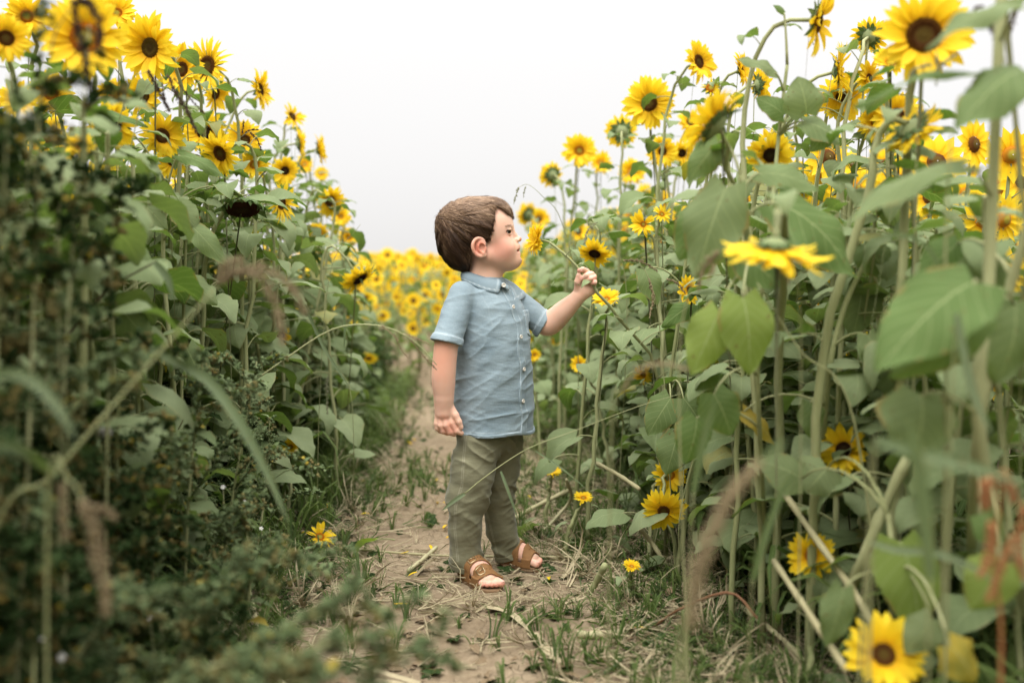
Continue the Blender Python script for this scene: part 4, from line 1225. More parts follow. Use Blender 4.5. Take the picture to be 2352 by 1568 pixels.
# ================================================================== THE SUNFLOWERS ONE CAN NAME
def sunflower(label, px, py, Y, rpx, face, kind='brown', disc=.40, base=None, leaves=8, lsize=.10, first=.25, thick=.0053,
              n=None, narrow=False, droop=0.0, petals=True, part=1.0, seed=1, group=None, hook=None, neck=None, az=None, cat='sunflower', fine=True):
    """head centre seen at photo position px,py at distance Y; rpx its radius on the photo grid"""
    r = random.Random(seed * 31 + 5)
    T = P(px, py, Y); Rr = rpx / FPX * Y; d = Vector(face).normalized()
    if base is None: base = (T.x + r.uniform(-.10, .10) - d.x * .08, T.y + r.uniform(-.06, .14))
    B = Vector((base[0], base[1], GZ(*base) - .01))
    root = empty('sunflower', B, label, cat, group)
    Tl = T - B; dr = Rr * disc
    back = Tl - d * (dr * .55)
    hk = hook if hook is not None else max(.05, .16 * (1 - d.z))
    if neck is None:
        h = Tl.z
        p1 = V3(0, 0, h * .55); p2 = back - d * hk * 1.3 + V3(0, 0, .02)
        if d.z < -.2: p2 = p2 + V3(0, 0, .07)
        pts = bez(V3(0, 0, 0), p1, p2, back, 18)
    else: pts = smoothcurve([V3(0, 0, 0)] + [Vector(q) - B for q in neck] + [back], 20)
    w = [V3(r.gauss(0, .004), r.gauss(0, .004), 0) if 0 < i < len(pts) - 2 else V3(0, 0, 0) for i in range(len(pts))]
    pts = [p + q for p, q in zip(pts, w)]
    link('stem', stem_mesh(pts, thick * 1.35, thick * .72), root)
    make_head(root, Tl, d, Rr, kind, disc, n, narrow, droop, petals, seed, part, fine)
    a0 = r.uniform(0, 6.28)
    for i in range(leaves):
        t = first + (.93 - first) * (i + r.uniform(-.2, .2)) / max(1, leaves - 1); t = min(max(t, .05), .86)
        k = t * (len(pts) - 1); q = pts[int(k)].lerp(pts[min(int(k) + 1, len(pts) - 1)], k % 1)
        s = lsize * (1.12 - .75 * max(0, t - .45) / .5) * r.uniform(.8, 1.15)
        put_leaf(root, q, a0 + i * 2.4 + r.uniform(-.3, .3), s, seed * 100 + i, small=t > .86, droop=.15 if t < .5 else 0)
    return root

# ------- left bank, from the camera outwards (px, py, distance, radius, facing)
LB = 'sunflowers of the left bank'; RB = 'sunflowers of the right bank'
left = [
 ('largest blurred sunflower at the upper left, brown disc half hidden by a dark seed spray', 196, 88, 1.85, 100, (.25, -.95, .10), 'orange', .42, {}),
 ('tall sunflower with a broad olive-brown disc and upswept rays, second from the top left corner', 346, 110, 2.35, 78, (-.30, -.90, -.12), 'olive', .36, {}),
 ('bright sunflower with a green-centred brown disc, directly right of the olive-disced one', 418, 160, 2.75, 60, (-.28, -.95, .05), 'brown', .36, {}),
 ('sunflower with long thin curling rays at the right end of the top left cluster', 477, 152, 2.95, 66, (-.40, -.90, .05), 'brown', .42, dict(narrow=True, n=34)),
 ('sunflower with an olive-brown disc just under the top left cluster', 328, 221, 2.75, 52, (-.15, -.98, .0), 'olive', .42, {}),
 ('sunflower in profile behind the narrow-rayed one, green back to the camera', 494, 215, 3.15, 42, (.75, -.30, -.2), 'brown', .40, {}),
 ('drooping sunflower with a near-black disc under a long grey-green leaf on the left', 258, 285, 2.20, 62, (.15, -.90, -.42), 'dark', .42, {}),
 ('half open sunflower above the shaded drooping one on the left', 262, 215, 2.9, 40, (.1, -.8, .5), 'orange', .36, {}),
 ('sunflower turned right with one ray folded over its narrow brown disc, left bank', 372, 312, 2.40, 54, (.62, -.76, .05), 'brown', .40, {}),
 ('sunflower with drooping rays over a brown disc above the big grey leaves, left bank centre', 506, 352, 2.65, 56, (-.45, -.82, -.35), 'brown', .40, dict(n=26, narrow=False)),
 ('small blurred sunflower low at the left edge behind grey weed sprigs', 184, 336, 1.75, 34, (.25, -.80, .4), 'orange', .35, {}),
 ('sunflower in pure profile facing right against the sky, left bank skyline', 597, 206, 3.45, 46, (.97, -.18, .10), 'brown', .40, {}),
 ('small ragged sunflower in profile on the skyline right of the profile one', 671, 268, 3.9, 34, (.72, -.45, .35), 'brown', .36, dict(part=.7)),
 ('sunflower seen from behind its green cup, upper one of two at the skyline step', 687, 330, 3.85, 38, (.85, .30, .1), 'brown', .40, {}),
 ('sunflower facing right with a spiky green cup, lone on the left skyline', 733, 343, 3.95, 36, (.96, .05, .12), 'brown', .38, {}),
 ('yellow sunflower leaning right with its green cup to the left, below the skyline step', 645, 465, 2.95, 50, (.88, -.35, -.08), 'brown', .40, dict(n=32, narrow=True)),
 ('sunflower nodding right with a brown disc in profile, left bank outer edge', 757, 462, 3.75, 40, (.60, -.62, -.42), 'brown', .40, {}),
 ('small sunflower with a yellow-brown disc beside the nodding one at the outer edge', 783, 497, 4.3, 25, (.1, -.95, .2), 'orange', .30, {}),
 ('small spiky sunflower facing the path below the outer-edge pair', 801, 546, 4.5, 26, (.1, -.95, .1), 'orange', .28, {}),
 ('small downward sunflower tucked under the outer edge of the left bank', 729, 533, 4.1, 27, (.15, -.80, -.3), 'brown', .34, {}),
 ('small sunflower low between two stems inside the left bank', 320, 526, 2.6, 25, (.2, -.95, .1), 'brown', .34, {}),
 ('heavy yellow sunflower hanging down and right over the path from a long arching stem', 826, 640, 3.35, 50, (.62, -.25, -.75), 'dark', .44, dict(droop=.55, n=30)),
 ('yellow sunflower mass behind the right shoulder of the left cluster', 562, 322, 3.2, 48, (.2, -.9, .15), 'brown', .34, {}),
 ('sunflower below the yellow mass on the skyline slope, orange disc', 585, 378, 3.15, 38, (-.1, -.9, .2), 'orange', .36, {}),
 ('faded sunflower with a dark disc behind grey leaves below the skyline step', 655, 392, 3.6, 34, (.1, -.95, -.1), 'dark', .36, {}),
 ('sunflower partly hidden by the hanging dark seed spray', 470, 305, 3.1, 52, (.2, -.9, .2), 'dark', .42, {}),
 ('lower yellow rays spilling behind the sunflower with the folded ray', 395, 372, 2.75, 40, (.1, -.9, -.2), 'brown', .30, {}),
 ('sunflower half hidden at the upper left edge, upper of two', 62, 38, 2.3, 50, (.2, -.95, 0), 'orange', .36, {}),
 ('sunflower cut by the upper left edge, lower of two', 14, 88, 1.9, 56, (.4, -.9, 0), 'brown', .40, {}),
 ('sunflower glimpsed through grey sprigs at left, a hand below the top', 118, 215, 2.5, 52, (.2, -.95, .1), 'orange', .38, {}),
 ('sunflower behind the blurred sprigs between the two left edge flowers', 40, 230, 2.2, 46, (.3, -.9, .1), 'dark', .42, {}),
 ('yellow sunflower behind the large blurred one, to its lower right', 268, 30, 2.6, 46, (.2, -.9, .3), 'orange', .34, {}),
 ('small open sunflower growing alone from the dark weeds left of the path', 667, 1026, 2.95, 22, (.1, -.75, .62), 'orange', .36, dict(leaves=2, lsize=.05)),
 ('small yellow flower low in the left bank under the arching leaves', 620, 862, 3.3, 20, (.3, -.9, -.2), 'brown', .36, dict(part=.5, leaves=3)),
 ('faded yellow flower hanging in the left bank above the grass stalk', 645, 770, 3.4, 26, (.3, -.9, -.3), 'dark', .40, dict(part=.6, leaves=4)),
 ('topmost yellow flower of the distant step at the end of the left bank', 738, 400, 4.6, 18, (.2, -.9, .2), 'orange', .36, dict(fine=False)),
 ('small yellow flower between the nodding one and the bank skyline', 700, 378, 4.4, 24, (-.2, -.9, .2), 'orange', .36, dict(fine=False)),
]
for i, (lab, px, py, Y, rp, face, kind, disc, kw) in enumerate(left):
    d_ = dict(leaves=17, lsize=.108, first=.12); d_.update(kw)
    sunflower(lab, px, py, Y, rp, face, kind, disc, seed=i + 1, group=LB, **d_)
# the long arching neck of the heavy head gets its own curve through the bank above
sunflower('old sunflower head without rays, hanging face down with curled green bracts', 557, 480, 2.55, 46, (.10, -.35, -.93), 'dark', .82, seed=60, group=LB, petals=False,
          base=(P(440, 900, 2.7).x, 2.7), neck=[P(470, 640, 2.62), P(520, 470, 2.58), P(540, 445, 2.55)], leaves=7, lsize=.11)

right = [
 ('round sunflower facing the camera high over the path, orange-brown disc with even rays', 1491, 238, 3.35, 62, (-.08, -.99, .08), 'brown', .38, dict(n=28, base=(P(1560, 900, 3.4).x, 3.4))),
 ('smaller sunflower facing the camera with an orange disc, lowest full face of the right skyline', 1331, 346, 4.1, 42, (-.05, -.99, .08), 'orange', .34, dict(n=28)),
 ('sunflower showing its green back at the low end of the right skyline', 1268, 402, 4.5, 32, (-.45, .80, .2), 'brown', .46, {}),
 ('sunflower in three-quarter profile on a long stem against the sky, right bank', 1604, 142, 3.2, 50, (.62, -.75, .12), 'brown', .40, dict(base=(P(1500, 900, 3.2).x, 3.2))),
 ('sunflower showing its green back left of the full round one', 1428, 302, 3.9, 40, (.1, .92, .1), 'brown', .46, {}),
 ('sunflower with an orange-brown disc right below the full round one', 1522, 348, 3.6, 38, (-.2, -.95, .1), 'brown', .34, {}),
 ('sunflower with a dark disc beside the orange-disced one, under the big blurred flower', 1566, 352, 3.7, 32, (.2, -.95, -.2), 'dark', .38, {}),
 ('big blurred sunflower from behind, dark green cup and rays pointing left and up', 1640, 285, 1.75, 98, (-.62, .30, .62), 'brown', .44, dict(n=24, droop=-.1, hook=.06, thick=.0046, base=(P(1700, 900, 2.5).x, 2.5), neck=[P(1695, 900, 2.4), P(1690, 560, 2.1), P(1672, 380, 1.85)], leaves=7)),
 ('drooping sunflower with a maroon-black disc in the middle of the right bank', 1770, 356, 2.15, 54, (-.12, -.86, -.40), 'dark', .40, dict(droop=.45, n=26)),
 ('very near pale yellow sunflower hanging face down in front of the right bank', 1779, 565, 1.42, 128, (-.05, .20, -.97), 'dark', .30, dict(droop=-.02, n=20, hook=.05, thick=.007, base=(P(1790, 1100, 2.05).x, 2.05), neck=[P(1790, 900, 2.0), P(1800, 640, 1.85), P(1800, 495, 1.62), P(1792, 478, 1.50)], leaves=3, lsize=.12)),
 ('tall sunflower in profile at the top edge, long rays hanging beside its green cup', 1878, 48, 2.05, 82, (.80, -.42, -.18), 'brown', .40, dict(base=(P(1765, 700, 2.05).x, 2.05), n=20, thick=.0058, leaves=6)),
 ('sunflower bud half open in profile against the sky, left of the tall leaning stem', 1702, 162, 2.9, 42, (.72, -.45, .15), 'brown', .36, {}),
 ('sunflower facing away to the right, green cup toward the path, beside the half open one', 1742, 196, 2.85, 44, (.85, .25, .1), 'brown', .40, {}),
 ('round green bud with a few yellow tips on a thin stem against the sky', 1634, 202, 3.0, 24, (-.1, -.8, .5), 'orange', .62, dict(part=.25, leaves=5)),
 ('sunflower in profile with a row of green bracts, right bank upper middle', 1925, 165, 2.35, 66, (.86, -.40, .1), 'brown', .38, dict(narrow=True, n=36)),
 ('sunflower with a small brown disc below the bract-rowed profile one', 1932, 222, 2.5, 62, (-.15, -.92, -.3), 'brown', .26, {}),
 ('sunflower with a knobbly green back against the sky near the largest flower', 1998, 84, 2.4, 44, (.60, .62, .35), 'brown', .48, {}),
 ('cup-shaped young sunflower with an orange middle facing up beside the largest flower', 2046, 146, 2.15, 46, (-.05, -.70, .68), 'orange', .36, dict(n=34)),
 ('sunflower with a brown disc behind and left of the cup-shaped one', 1996, 180, 2.4, 44, (.5, -.8, .1), 'brown', .30, {}),
 ('largest sunflower of the right bank with a wide brown disc, top right', 2122, 82, 1.75, 108, (-.22, -.93, .10), 'brown', .46, dict(thick=.0085, n=30, base=(P(2070, 900, 1.8).x, 1.8))),
 ('sunflower with a brown disc partly behind the big green-backed one, right bank', 2060, 264, 2.3, 58, (-.25, -.93, .1), 'brown', .34, {}),
 ('large green-backed sunflower bent over at the end of a thick leaning stem', 2092, 296, 1.8, 74, (.62, .30, -.62), 'brown', .46, dict(thick=.0075, droop=.2, base=(P(1870, 1000, 1.85).x, 1.85), neck=[P(1885, 860, 1.85), P(1990, 430, 1.82), P(2035, 285, 1.80)], leaves=5)),
 ('sunflower with a tiny orange disc left of the green-backed bent one', 2008, 282, 2.35, 44, (-.1, -.95, -.1), 'orange', .24, {}),
 ('sunflower with dark disc hanging between stems behind the boy\'s hand', 1366, 582, 2.95, 42, (-.25, -.62, -.72), 'dark', .40, dict(droop=.35)),
 ('yellow sunflower edge-on in front of pale leaves, right of the hanging seed heads', 1585, 666, 2.45, 36, (-.75, -.55, -.1), 'brown', .3, dict(part=.8)),
 ('yellow sunflower just right of the boy\'s wrist', 1393, 688, 2.85, 34, (-.25, -.55, .75), 'orange', .34, dict(leaves=5)),
 ('sunflower with loose hanging rays facing the path, low on the right', 1524, 1172, 2.45, 56, (-.10, -.86, -.30), 'brown', .32, dict(droop=.35, n=26, leaves=4, lsize=.08)),
 ('sunflower behind a drooping grey leaf just above the low hanging one', 1538, 1090, 2.6, 42, (.05, -.93, .1), 'orange', .36, dict(leaves=5)),
 ('sunflower leaning left with a dark disc behind blurred grass on the right', 1938, 1032, 1.95, 62, (-.55, -.72, .30), 'dark', .38, dict(leaves=5)),
 ('broken sunflower with a torn leaf across its disc, low right', 1862, 1276, 1.85, 62, (-.30, -.80, .15), 'orange', .28, dict(part=.75, n=24, leaves=4, lsize=.06)),
 ('blurred sunflower with a brown disc at the bottom right corner', 2030, 1502, 1.42, 98, (-.15, -.80, .42), 'brown', .34, dict(n=22, leaves=4, lsize=.075)),
 ('small upright sunflower opening beside the cut stalks, right of the boy', 1340, 1143, 2.75, 23, (.0, -.45, .88), 'orange', .38, dict(leaves=3, lsize=.06, n=24)),
 ('little upright yellow flower without open disc low beside the dirt, right of the sandals', 1451, 1300, 2.35, 22, (.05, -.35, .93), 'orange', .34, dict(leaves=3, lsize=.045, n=30)),
 ('flat yellow flower lying open on a bent stem right of the boy\'s hip', 1268, 1080, 3.05, 24, (.1, -.30, .94), 'orange', .38, dict(leaves=2, lsize=.05, droop=.3)),
 ('torn sunflower with three rays left, upper one among the thin stems', 1520, 492, 2.9, 26, (.2, -.8, .4), 'orange', .3, dict(part=.35)),
 ('torn sunflower with long rays to the left, lower one among the thin stems', 1478, 515, 2.85, 34, (-.4, -.85, .1), 'orange', .26, dict(part=.45)),
 ('green-backed sunflower right behind the boy\'s face', 1212, 492, 5.2, 30, (-.55, .55, .3), 'brown', .44, {}),
 ('sunflower with a brown disc behind the green-backed one at face height', 1238, 503, 5.4, 27, (.3, -.9, .1), 'brown', .36, dict(fine=False)),
 ('sunflower with rays up behind the full round one, right skyline', 1585, 282, 4.0, 34, (.2, -.9, .4), 'brown', .34, {}),
 ('yellow sunflower low behind the torn ones', 1450, 395, 4.3, 34, (.2, -.9, .2), 'orange', .34, dict(fine=False)),
 ('yellow flower behind the green-backed one of the right skyline', 1380, 375, 4.6, 30, (.2, -.9, .3), 'orange', .34, dict(fine=False)),
 ('small orange-disced flower peeking over leaves right of the tall leaning stem', 1842, 244, 3.0, 30, (.1, -.9, .3), 'orange', .34, {}),
 ('faded yellow flower under leaves at shirt height, right of the boy', 1330, 836, 3.4, 22, (-.3, -.8, .2), 'orange', .3, dict(leaves=5, part=.8)),
 ('small yellow flower next to the shirt hem on the right', 1228, 815, 3.9, 16, (.1, -.95, 0), 'orange', .3, dict(leaves=5, fine=False)),
 ('hanging yellow flower between leaves right of the shirt pocket height', 1478, 860, 3.2, 26, (-.4, -.7, -.3), 'orange', .3, dict(leaves=5, part=.7)),
]
for i, (lab, px, py, Y, rp, face, kind, disc, kw) in enumerate(right):
    d_ = dict(leaves=16, lsize=.098, first=.12); d_.update(kw)
    sunflower(lab, px, py, Y, rp, face, kind, disc, seed=i + 101, group=RB, **d_)

# the sunflower whose stem the child holds
g0 = P(1560, 1050, 2.75)
held = sunflower('many-rayed yellow sunflower bent to the boy\'s face, its stem held in his fist', 1234, 552, 2.60, 38, (-.80, -.25, .18), 'orange', .22, seed=300, n=44,
     base=(P(1530, 1050, 2.75).x, 2.75), thick=.0036, hook=.02, leaves=0,
     neck=[P(1520, 900, 2.74), P(1465, 780, 2.68), P(1405, 711, BY + .03), HL(1440, 870, .010), HL(1180, 600, .0085), HL(980, 352, .007), P(1308, 594, BY + .012), P(1272, 562, BY + .02), P(1250, 552, BY + .02)])
hb = held.location
for q, (x, y, d, az, s) in enumerate([(1330, 655, -.004, 3.25, .052), (1358, 655, -.006, 4.3, .045), (1322, 612, .005, .9, .06), (1290, 580, .01, 2.6, .045), (1300, 588, .01, -1.2, .05), (1262, 560, .01, 1.2, .04),
                                      (1400, 706, .03, .3, .08), (1430, 735, .05, 3.9, .085), (1470, 790, .09, .2, .09), (1455, 770, .08, 4.4, .10), (1500, 840, .13, 3.6, .09), (1510, 870, .14, -.6, .09)]):
    put_leaf(held, P(x, y, BY + d) - hb, az, s, 900 + q, small=q < 6)

# ================================================================== THE REST OF THE BANKS
def proto_plant(seed, h, flower, nl, lsize, lib=LEAF, kind='brown', Rr=.07, droopd=(0, -.9, .1)):
    """one plant with stem, leaves and, if it flowers, a head; returns the root and its children"""
    r = random.Random(seed)
    root = bpy.data.objects.new('sunflower', None); COL.objects.link(root)
    d = Vector(droopd).normalized(); T = V3(r.uniform(-.06, .06), r.uniform(-.06, .06), h)
    pts = bez(V3(0, 0, 0), V3(r.uniform(-.03, .03), r.uniform(-.03, .03), h * .5), T - d * .10, T - d * .02, 12)
    link('stem', stem_mesh(pts, .0068, .0038, k=6), root)
    if flower: make_head(root, T, d, Rr, kind, .40, 20, seed=seed, fine=False)
    a0 = r.uniform(0, 6)
    for i in range(nl):
        t = .10 + .86 * i / (nl - 1); k = t * 11; q = pts[int(k)].lerp(pts[min(int(k) + 1, 11)], k % 1)
        put_leaf(root, q, a0 + i * 2.4, lsize * (1.1 - .6 * max(0, t - .5) / .5) * r.uniform(.85, 1.15), seed * 50 + i, lib=lib, droop=.1)
    return root
def copy_tree(o, parent=None):
    c = o.copy(); COL.objects.link(c)
    if parent is not None: c.parent = parent
    for ch in o.children: copy_tree(ch, c)
    return c
protos = {}
for k in range(5): protos['leafy%d' % k] = proto_plant(500 + k, 1.0, False, 24, .100)
dirs = [(-.3, -.9, .15), (.3, -.9, -.1), (.5, -.7, .25), (-.1, -.8, -.4), (-.6, -.5, .2), (.7, .4, .1)]
for k in range(6): protos['flower%d' % k] = proto_plant(520 + k, 1.0, True, 18, .10, kind=('brown', 'orange', 'dark', 'brown', 'olive', 'orange')[k], Rr=.072, droopd=dirs[k])
used = set()
def plant(kind, x, y, h, label, group, rot=None):
    src = protos[kind]
    if kind in used: o = copy_tree(src)
    else: o = src; used.add(kind)
    o.location = (x, y, GZ(x, y) - .01); s = h * rnd.uniform(.97, 1.03)
    w = rnd.uniform(.85, 1.1)
    o.scale = (w, w, s); o.rotation_euler = (rnd.uniform(-.07, .07), rnd.uniform(-.07, .07), rnd.uniform(-.7, .7) if rot is None else rot)
    tagit(o, label, 'sunflower', group); return o
r_ = random.Random(77)
def top_left(Y): return float(np.interp(Y, [0, 1.6, 2.6, 3.6, 4.4, 5.6, 7], [1.14, 1.16, 1.16, 1.12, .88, .72, .70]))
def top_right(Y): return float(np.interp(Y, [0, 1.5, 2.4, 3.4, 4.5, 6, 8, 12], [1.02, 1.08, 1.14, 1.18, 1.14, 1.12, 1.10, 1.05]))
def edge_left(Y): return float(np.interp(Y, [1.2, 2.0, 3.0, 4.0, 5.5, 7.5], [-.62, -.74, -.80, -.80, -.84, -.95]))
def edge_right(Y): return float(np.interp(Y, [1.2, 1.8, 2.4, 3.2, 4.5, 6, 8, 11], [.72, .66, .60, .52, .38, .26, .12, .05]))
cnt = 0
spots = []
def scatter_bank(n, side, y0, y1, depth, dmin):
    out = []; tries = 0
    while len(out) < n and tries < n * 60:
        tries += 1
        Y = y0 + (y1 - y0) * r_.random() ** 1.15; dd = depth * r_.random() ** 1.25
        x = (edge_left(Y) - dd) if side < 0 else (edge_right(Y) + dd)
        if any((x - a) ** 2 + (Y - b) ** 2 < dmin * dmin for a, b in out): continue
        if abs(x) > .56 * Y + .25: continue
        out.append((x, Y))
    return out
for x, Y in scatter_bank(84, -1, 1.55, 5.0, .95, .125):
    dd = edge_left(Y) - x; fl = r_.random() < (.30 if dd > .35 else .10) and Y > 2.6
    h = top_left(Y) * (r_.uniform(.78, .98) if not fl else r_.uniform(.88, 1.06)) + min(dd, .6) * .12
    if fl: plant('flower%d' % r_.randrange(6), x, Y, h, 'flowering sunflower standing deeper in the left bank behind the front row', 'flowering sunflowers deeper in the left bank')
    else: plant('leafy%d' % r_.randrange(5), x, Y, h, 'leafy sunflower stalk without an open flower in the left bank', 'leafy stalks of the left bank')
for x, Y in scatter_bank(84, 1, 1.5, 8.5, 1.05, .125):
    dd = x - edge_right(Y); fl = r_.random() < (.34 if dd > .3 else .12) and Y > 2.5
    h = top_right(Y) * (r_.uniform(.74, .98) if not fl else r_.uniform(.88, 1.06))
    if fl: plant('flower%d' % r_.randrange(6), x, Y, h, 'flowering sunflower standing deeper in the right bank behind the front row', 'flowering sunflowers deeper in the right bank')
    else: plant('leafy%d' % r_.randrange(5), x, Y, h, 'leafy sunflower stalk without an open flower in the right bank', 'leafy stalks of the right bank')

for side, n_ in ((-1, 26), (1, 64)):
    for _ in range(n_):
        Y = r_.uniform(1.75, 4.8); dd = r_.uniform(-.03, .28); x = edge_left(Y) - dd if side < 0 else edge_right(Y) + dd
        plant('leafy%d' % r_.randrange(5), x, Y, r_.uniform(.42, .92), 'short leafy sunflower without a flower at the foot of the %s bank' % ('left' if side < 0 else 'right'), 'short leafy plants at the foot of the %s bank' % ('left' if side < 0 else 'right'))

# ================================================================== THE LOWER FIELD BEYOND THE PATH
def far_plant_geo(seed, h, nl=9):
    r = random.Random(seed); g = Geo()
    T = V3(r.uniform(-.05, .05), r.uniform(-.05, .05), h); pts = bez(V3(0, 0, 0), V3(0, 0, h * .5), T - V3(0, -.05, .1), T, 5)
    tv, tf = tube(pts, [.007, .006, .005, .004, .004], 4); g.add(tv, tf, 1, [(0, 0, .5)] * len(tv))
    for i in range(nl):
        t = .12 + .84 * i / (nl - 1); q = pts[0].lerp(T, t); lg = leaf_geo(seed * 30 + i, 3, 5, True)
        v, f, m, a = lg.arrays(); s = .10 * r.uniform(.8, 1.2) * (1.1 - .5 * t); Mx = Matrix.Translation(q) @ Matrix.Rotation(i * 2.4 + r.uniform(-.4, .4), 4, 'Z') @ Matrix.Rotation(r.uniform(-.1, .4), 4, 'Y') @ Matrix.Scale(s, 4)
        A_ = np.array(Mx); v = v @ A_[:3, :3].T + A_[:3, 3]; a[:, 2] = r.random() * .9; g.add(v, f, m, a)
    nh = r.choice((1, 2, 2, 3, 3)); heads = [T] + [T + V3(r.uniform(-.10, .10), r.uniform(-.08, .04), r.uniform(-.62, -.08)) for _ in range(nh - 1)]
    for c in heads:
        d = Vector((r.uniform(-.5, .5), -1, r.uniform(-.15, .5))).normalized(); Q = d.to_track_quat('Z', 'Y').to_matrix()
        R0 = r.uniform(.046, .072); w = r.random()
        for i in range(13):
            p, f, a = ray_geo(seed * 9 + i, 3, 3, R0 * .72, R0 * .42, .1)
            Z_ = Matrix.Rotation(2 * math.pi * i / 13, 3, 'Z'); p = [tuple(Q @ (Z_ @ (Vector(x) + V3(R0 * .3, 0, 0))) + c) for x in p]
            g.add(p, f, 2, [(x[0], x[1], w) for x in a])
        v = []; a = []
        for rr, z in ((.05, .15), (.6, .12), (1, -.1)):
            for i in range(8): v.append(tuple(Q @ V3(rr * math.cos(i * .785) * R0 * .40, rr * math.sin(i * .785) * R0 * .40, z * R0) + c)); a.append((rr, 0, .3))
        g.add(v, grid_faces(8, 3, True), 3 if r.random() < .6 else 4, a)
    return g
FARM = [M['leaf_mass'], M['stem_mass'], M['petal_mass'], M['disc_brown'], M['disc_orange']]
FG = [far_plant_geo(700 + k, .92) for k in range(10)]
FM = [g.build('sunflower', FARM) for g in FG]
far = []
r_ = random.Random(5)
for row in range(38):
    Y0 = 5.55 + row * .34 + (row * row) * .004
    x = -.62 * Y0 - .3
    while x < min(.55 * Y0, 3.2):
        x += r_.uniform(.17, .30)
        y = Y0 + r_.uniform(-.12, .12)
        if x > edge_right(min(y, 11)) - .0 and y < 9.3: continue
        if y < 6.9 and abs(x - float(path_mid(y))) < float(path_half(y)) + .10: continue
        if y < 5.9 and x < -1.6: continue
        far.append((x, y, r_.randrange(10), r_.uniform(.86, 1.06) * min(1, .66 + .34 * (y - 5.5) / 2.2), r_.uniform(-.6, .6)))
far.sort(key=lambda q: q[1])
vis = [q for q in far if -.24 * q[1] < q[0] < .06 * q[1]]
indiv = set(id(q) for q in vis[:45])
st = Geo()
thicket = Geo(); rt = random.Random(8); BG_ = [far_plant_geo(800 + k, 1.0, 15) for k in range(6)]
for side, n_ in ((-1, 430), (1, 520)):
    for _ in range(n_):
        Y = 1.5 + 8.0 * rt.random() ** .8; dd = .30 + 2.6 * rt.random() ** 1.2
        x = edge_left(min(Y, 7.5)) - dd if side < 0 else edge_right(Y) + dd
        if abs(x) > .60 * Y + .5 or (side < 0 and Y > 5.2 + .5 * dd): continue
        h = (top_left(Y) if side < 0 else top_right(Y)) * rt.uniform(.80, 1.02)
        if abs(x) > .48 * Y: h *= .95
        v, f, m, a = BG_[rt.randrange(6)].arrays(); rz = rt.uniform(-.6, .6); c, s_ = math.cos(rz), math.sin(rz); k_ = 1.15
        v = np.c_[(v[:, 0] * c - v[:, 1] * s_) * k_ + x, (v[:, 0] * s_ + v[:, 1] * c) * k_ + Y, v[:, 2] * h + GZ(x, Y)]; thicket.add(v, f, m, a)
for side in (-1, 1):                                  # banks go on unseen beside and behind the photographer; left raised, thickened for shade
    for _ in range(300 if side < 0 else 150):
        Y = rt.uniform(-1.8, 1.75); x = side * rt.uniform(.72, 2.2)
        if abs(x) < .60 * Y + .14: continue
        h = (1.55 if side < 0 else 1.35) * rt.uniform(.85, 1.05); v, f, m, a = BG_[rt.randrange(6)].arrays(); rz = rt.uniform(-3, 3); c, s_ = math.cos(rz), math.sin(rz)
        v = np.c_[(v[:, 0] * c - v[:, 1] * s_) * 1.2 + x, (v[:, 0] * s_ + v[:, 1] * c) * 1.2 + Y, v[:, 2] * h + GZ(x, Y)]; thicket.add(v, f, m, a)
o = link('sunflower_thicket', thicket.build('sunflower_thicket', FARM), None, 'stuff'); tagit(o, 'dense mass of leaves, stems and small flowers deep inside both banks', 'thicket')
for q in far:
    x, y, k, s, rz = q
    h = s * (.98 if x < 0 else 1.02) * (1 + .01 * (y - 7))
    if id(q) in indiv:
        o = link('sunflower', FM[k]); o.location = (x, y, GZ(x, y)); o.scale = (1, 1, h); o.rotation_euler = (0, 0, rz)
        tagit(o, 'small sunflower plant in the low pale field beyond the end of the path', 'sunflower', 'sunflowers of the low field beyond the path')
    else:
        v, f, m, a = FG[k].arrays(); c, s_ = math.cos(rz), math.sin(rz)
        v = np.c_[v[:, 0] * c - v[:, 1] * s_ + x, v[:, 0] * s_ + v[:, 1] * c + y, v[:, 2] * h + GZ(x, y)]; st.add(v, f, m, a)
o = link('sunflower_field', st.build('sunflower_field', FARM), None, 'stuff'); tagit(o, 'mass of distant yellow sunflowers closing the view behind the path', 'sunflower field')
# ================================================================== UNDERGROWTH THAT NOBODY COULD COUNT
def arr(g):
    return g.arrays()
def scatter(name, temps, T, mats, label, cat):
    """T: list of (template, x, y, z, rotz, tilt x, tilt y, scale, tone); one stuff object"""
    V, F_, Mi, At = [], [], [], []; n = 0
    for (k, x, y, z, rz, tx, ty, s, w) in T:
        v, f, m, a = temps[k]
        Mx = np.array((Matrix.Rotation(rz, 3, 'Z') @ Matrix.Rotation(tx, 3, 'X') @ Matrix.Rotation(ty, 3, 'Y')))
        V.append((v * s) @ Mx.T + (x, y, z)); F_.append(f + n); Mi.append(m); a2 = a.copy(); a2[:, 2] = np.clip(a2[:, 2] * .3 + w * .7, 0, .94); At.append(a2); n += len(v)
    me = mesh(name, np.concatenate(V), np.concatenate(F_), mats, np.concatenate(Mi), True, {'luv': ('FLOAT_VECTOR', np.concatenate(At))})
    return tagit(link(name, me, None, 'stuff'), label, cat)
def ribbon(g, pts, w, m=0, tone=.5, nrm=None, fold=.0, taper=1.0):
    n = len(pts); v = []; a = []
    for i, (p, t, nn, bb) in enumerate(frames(pts)):
        s = t.cross(Vector((0, 0, 1))) if nrm is None else t.cross(nrm)
        s = s.normalized() if s.length > 1e-6 else bb
        k = i / (n - 1); ww = w * (min(1, (1 - k) * 2.2) ** .8 * taper + (1 - taper)) + .0002
        v += [p - s * ww, p + s * ww]; a += [(-1, k, tone), (1, k, tone)]
    g.add([tuple(x) for x in v], grid_faces(2, n), m, a)
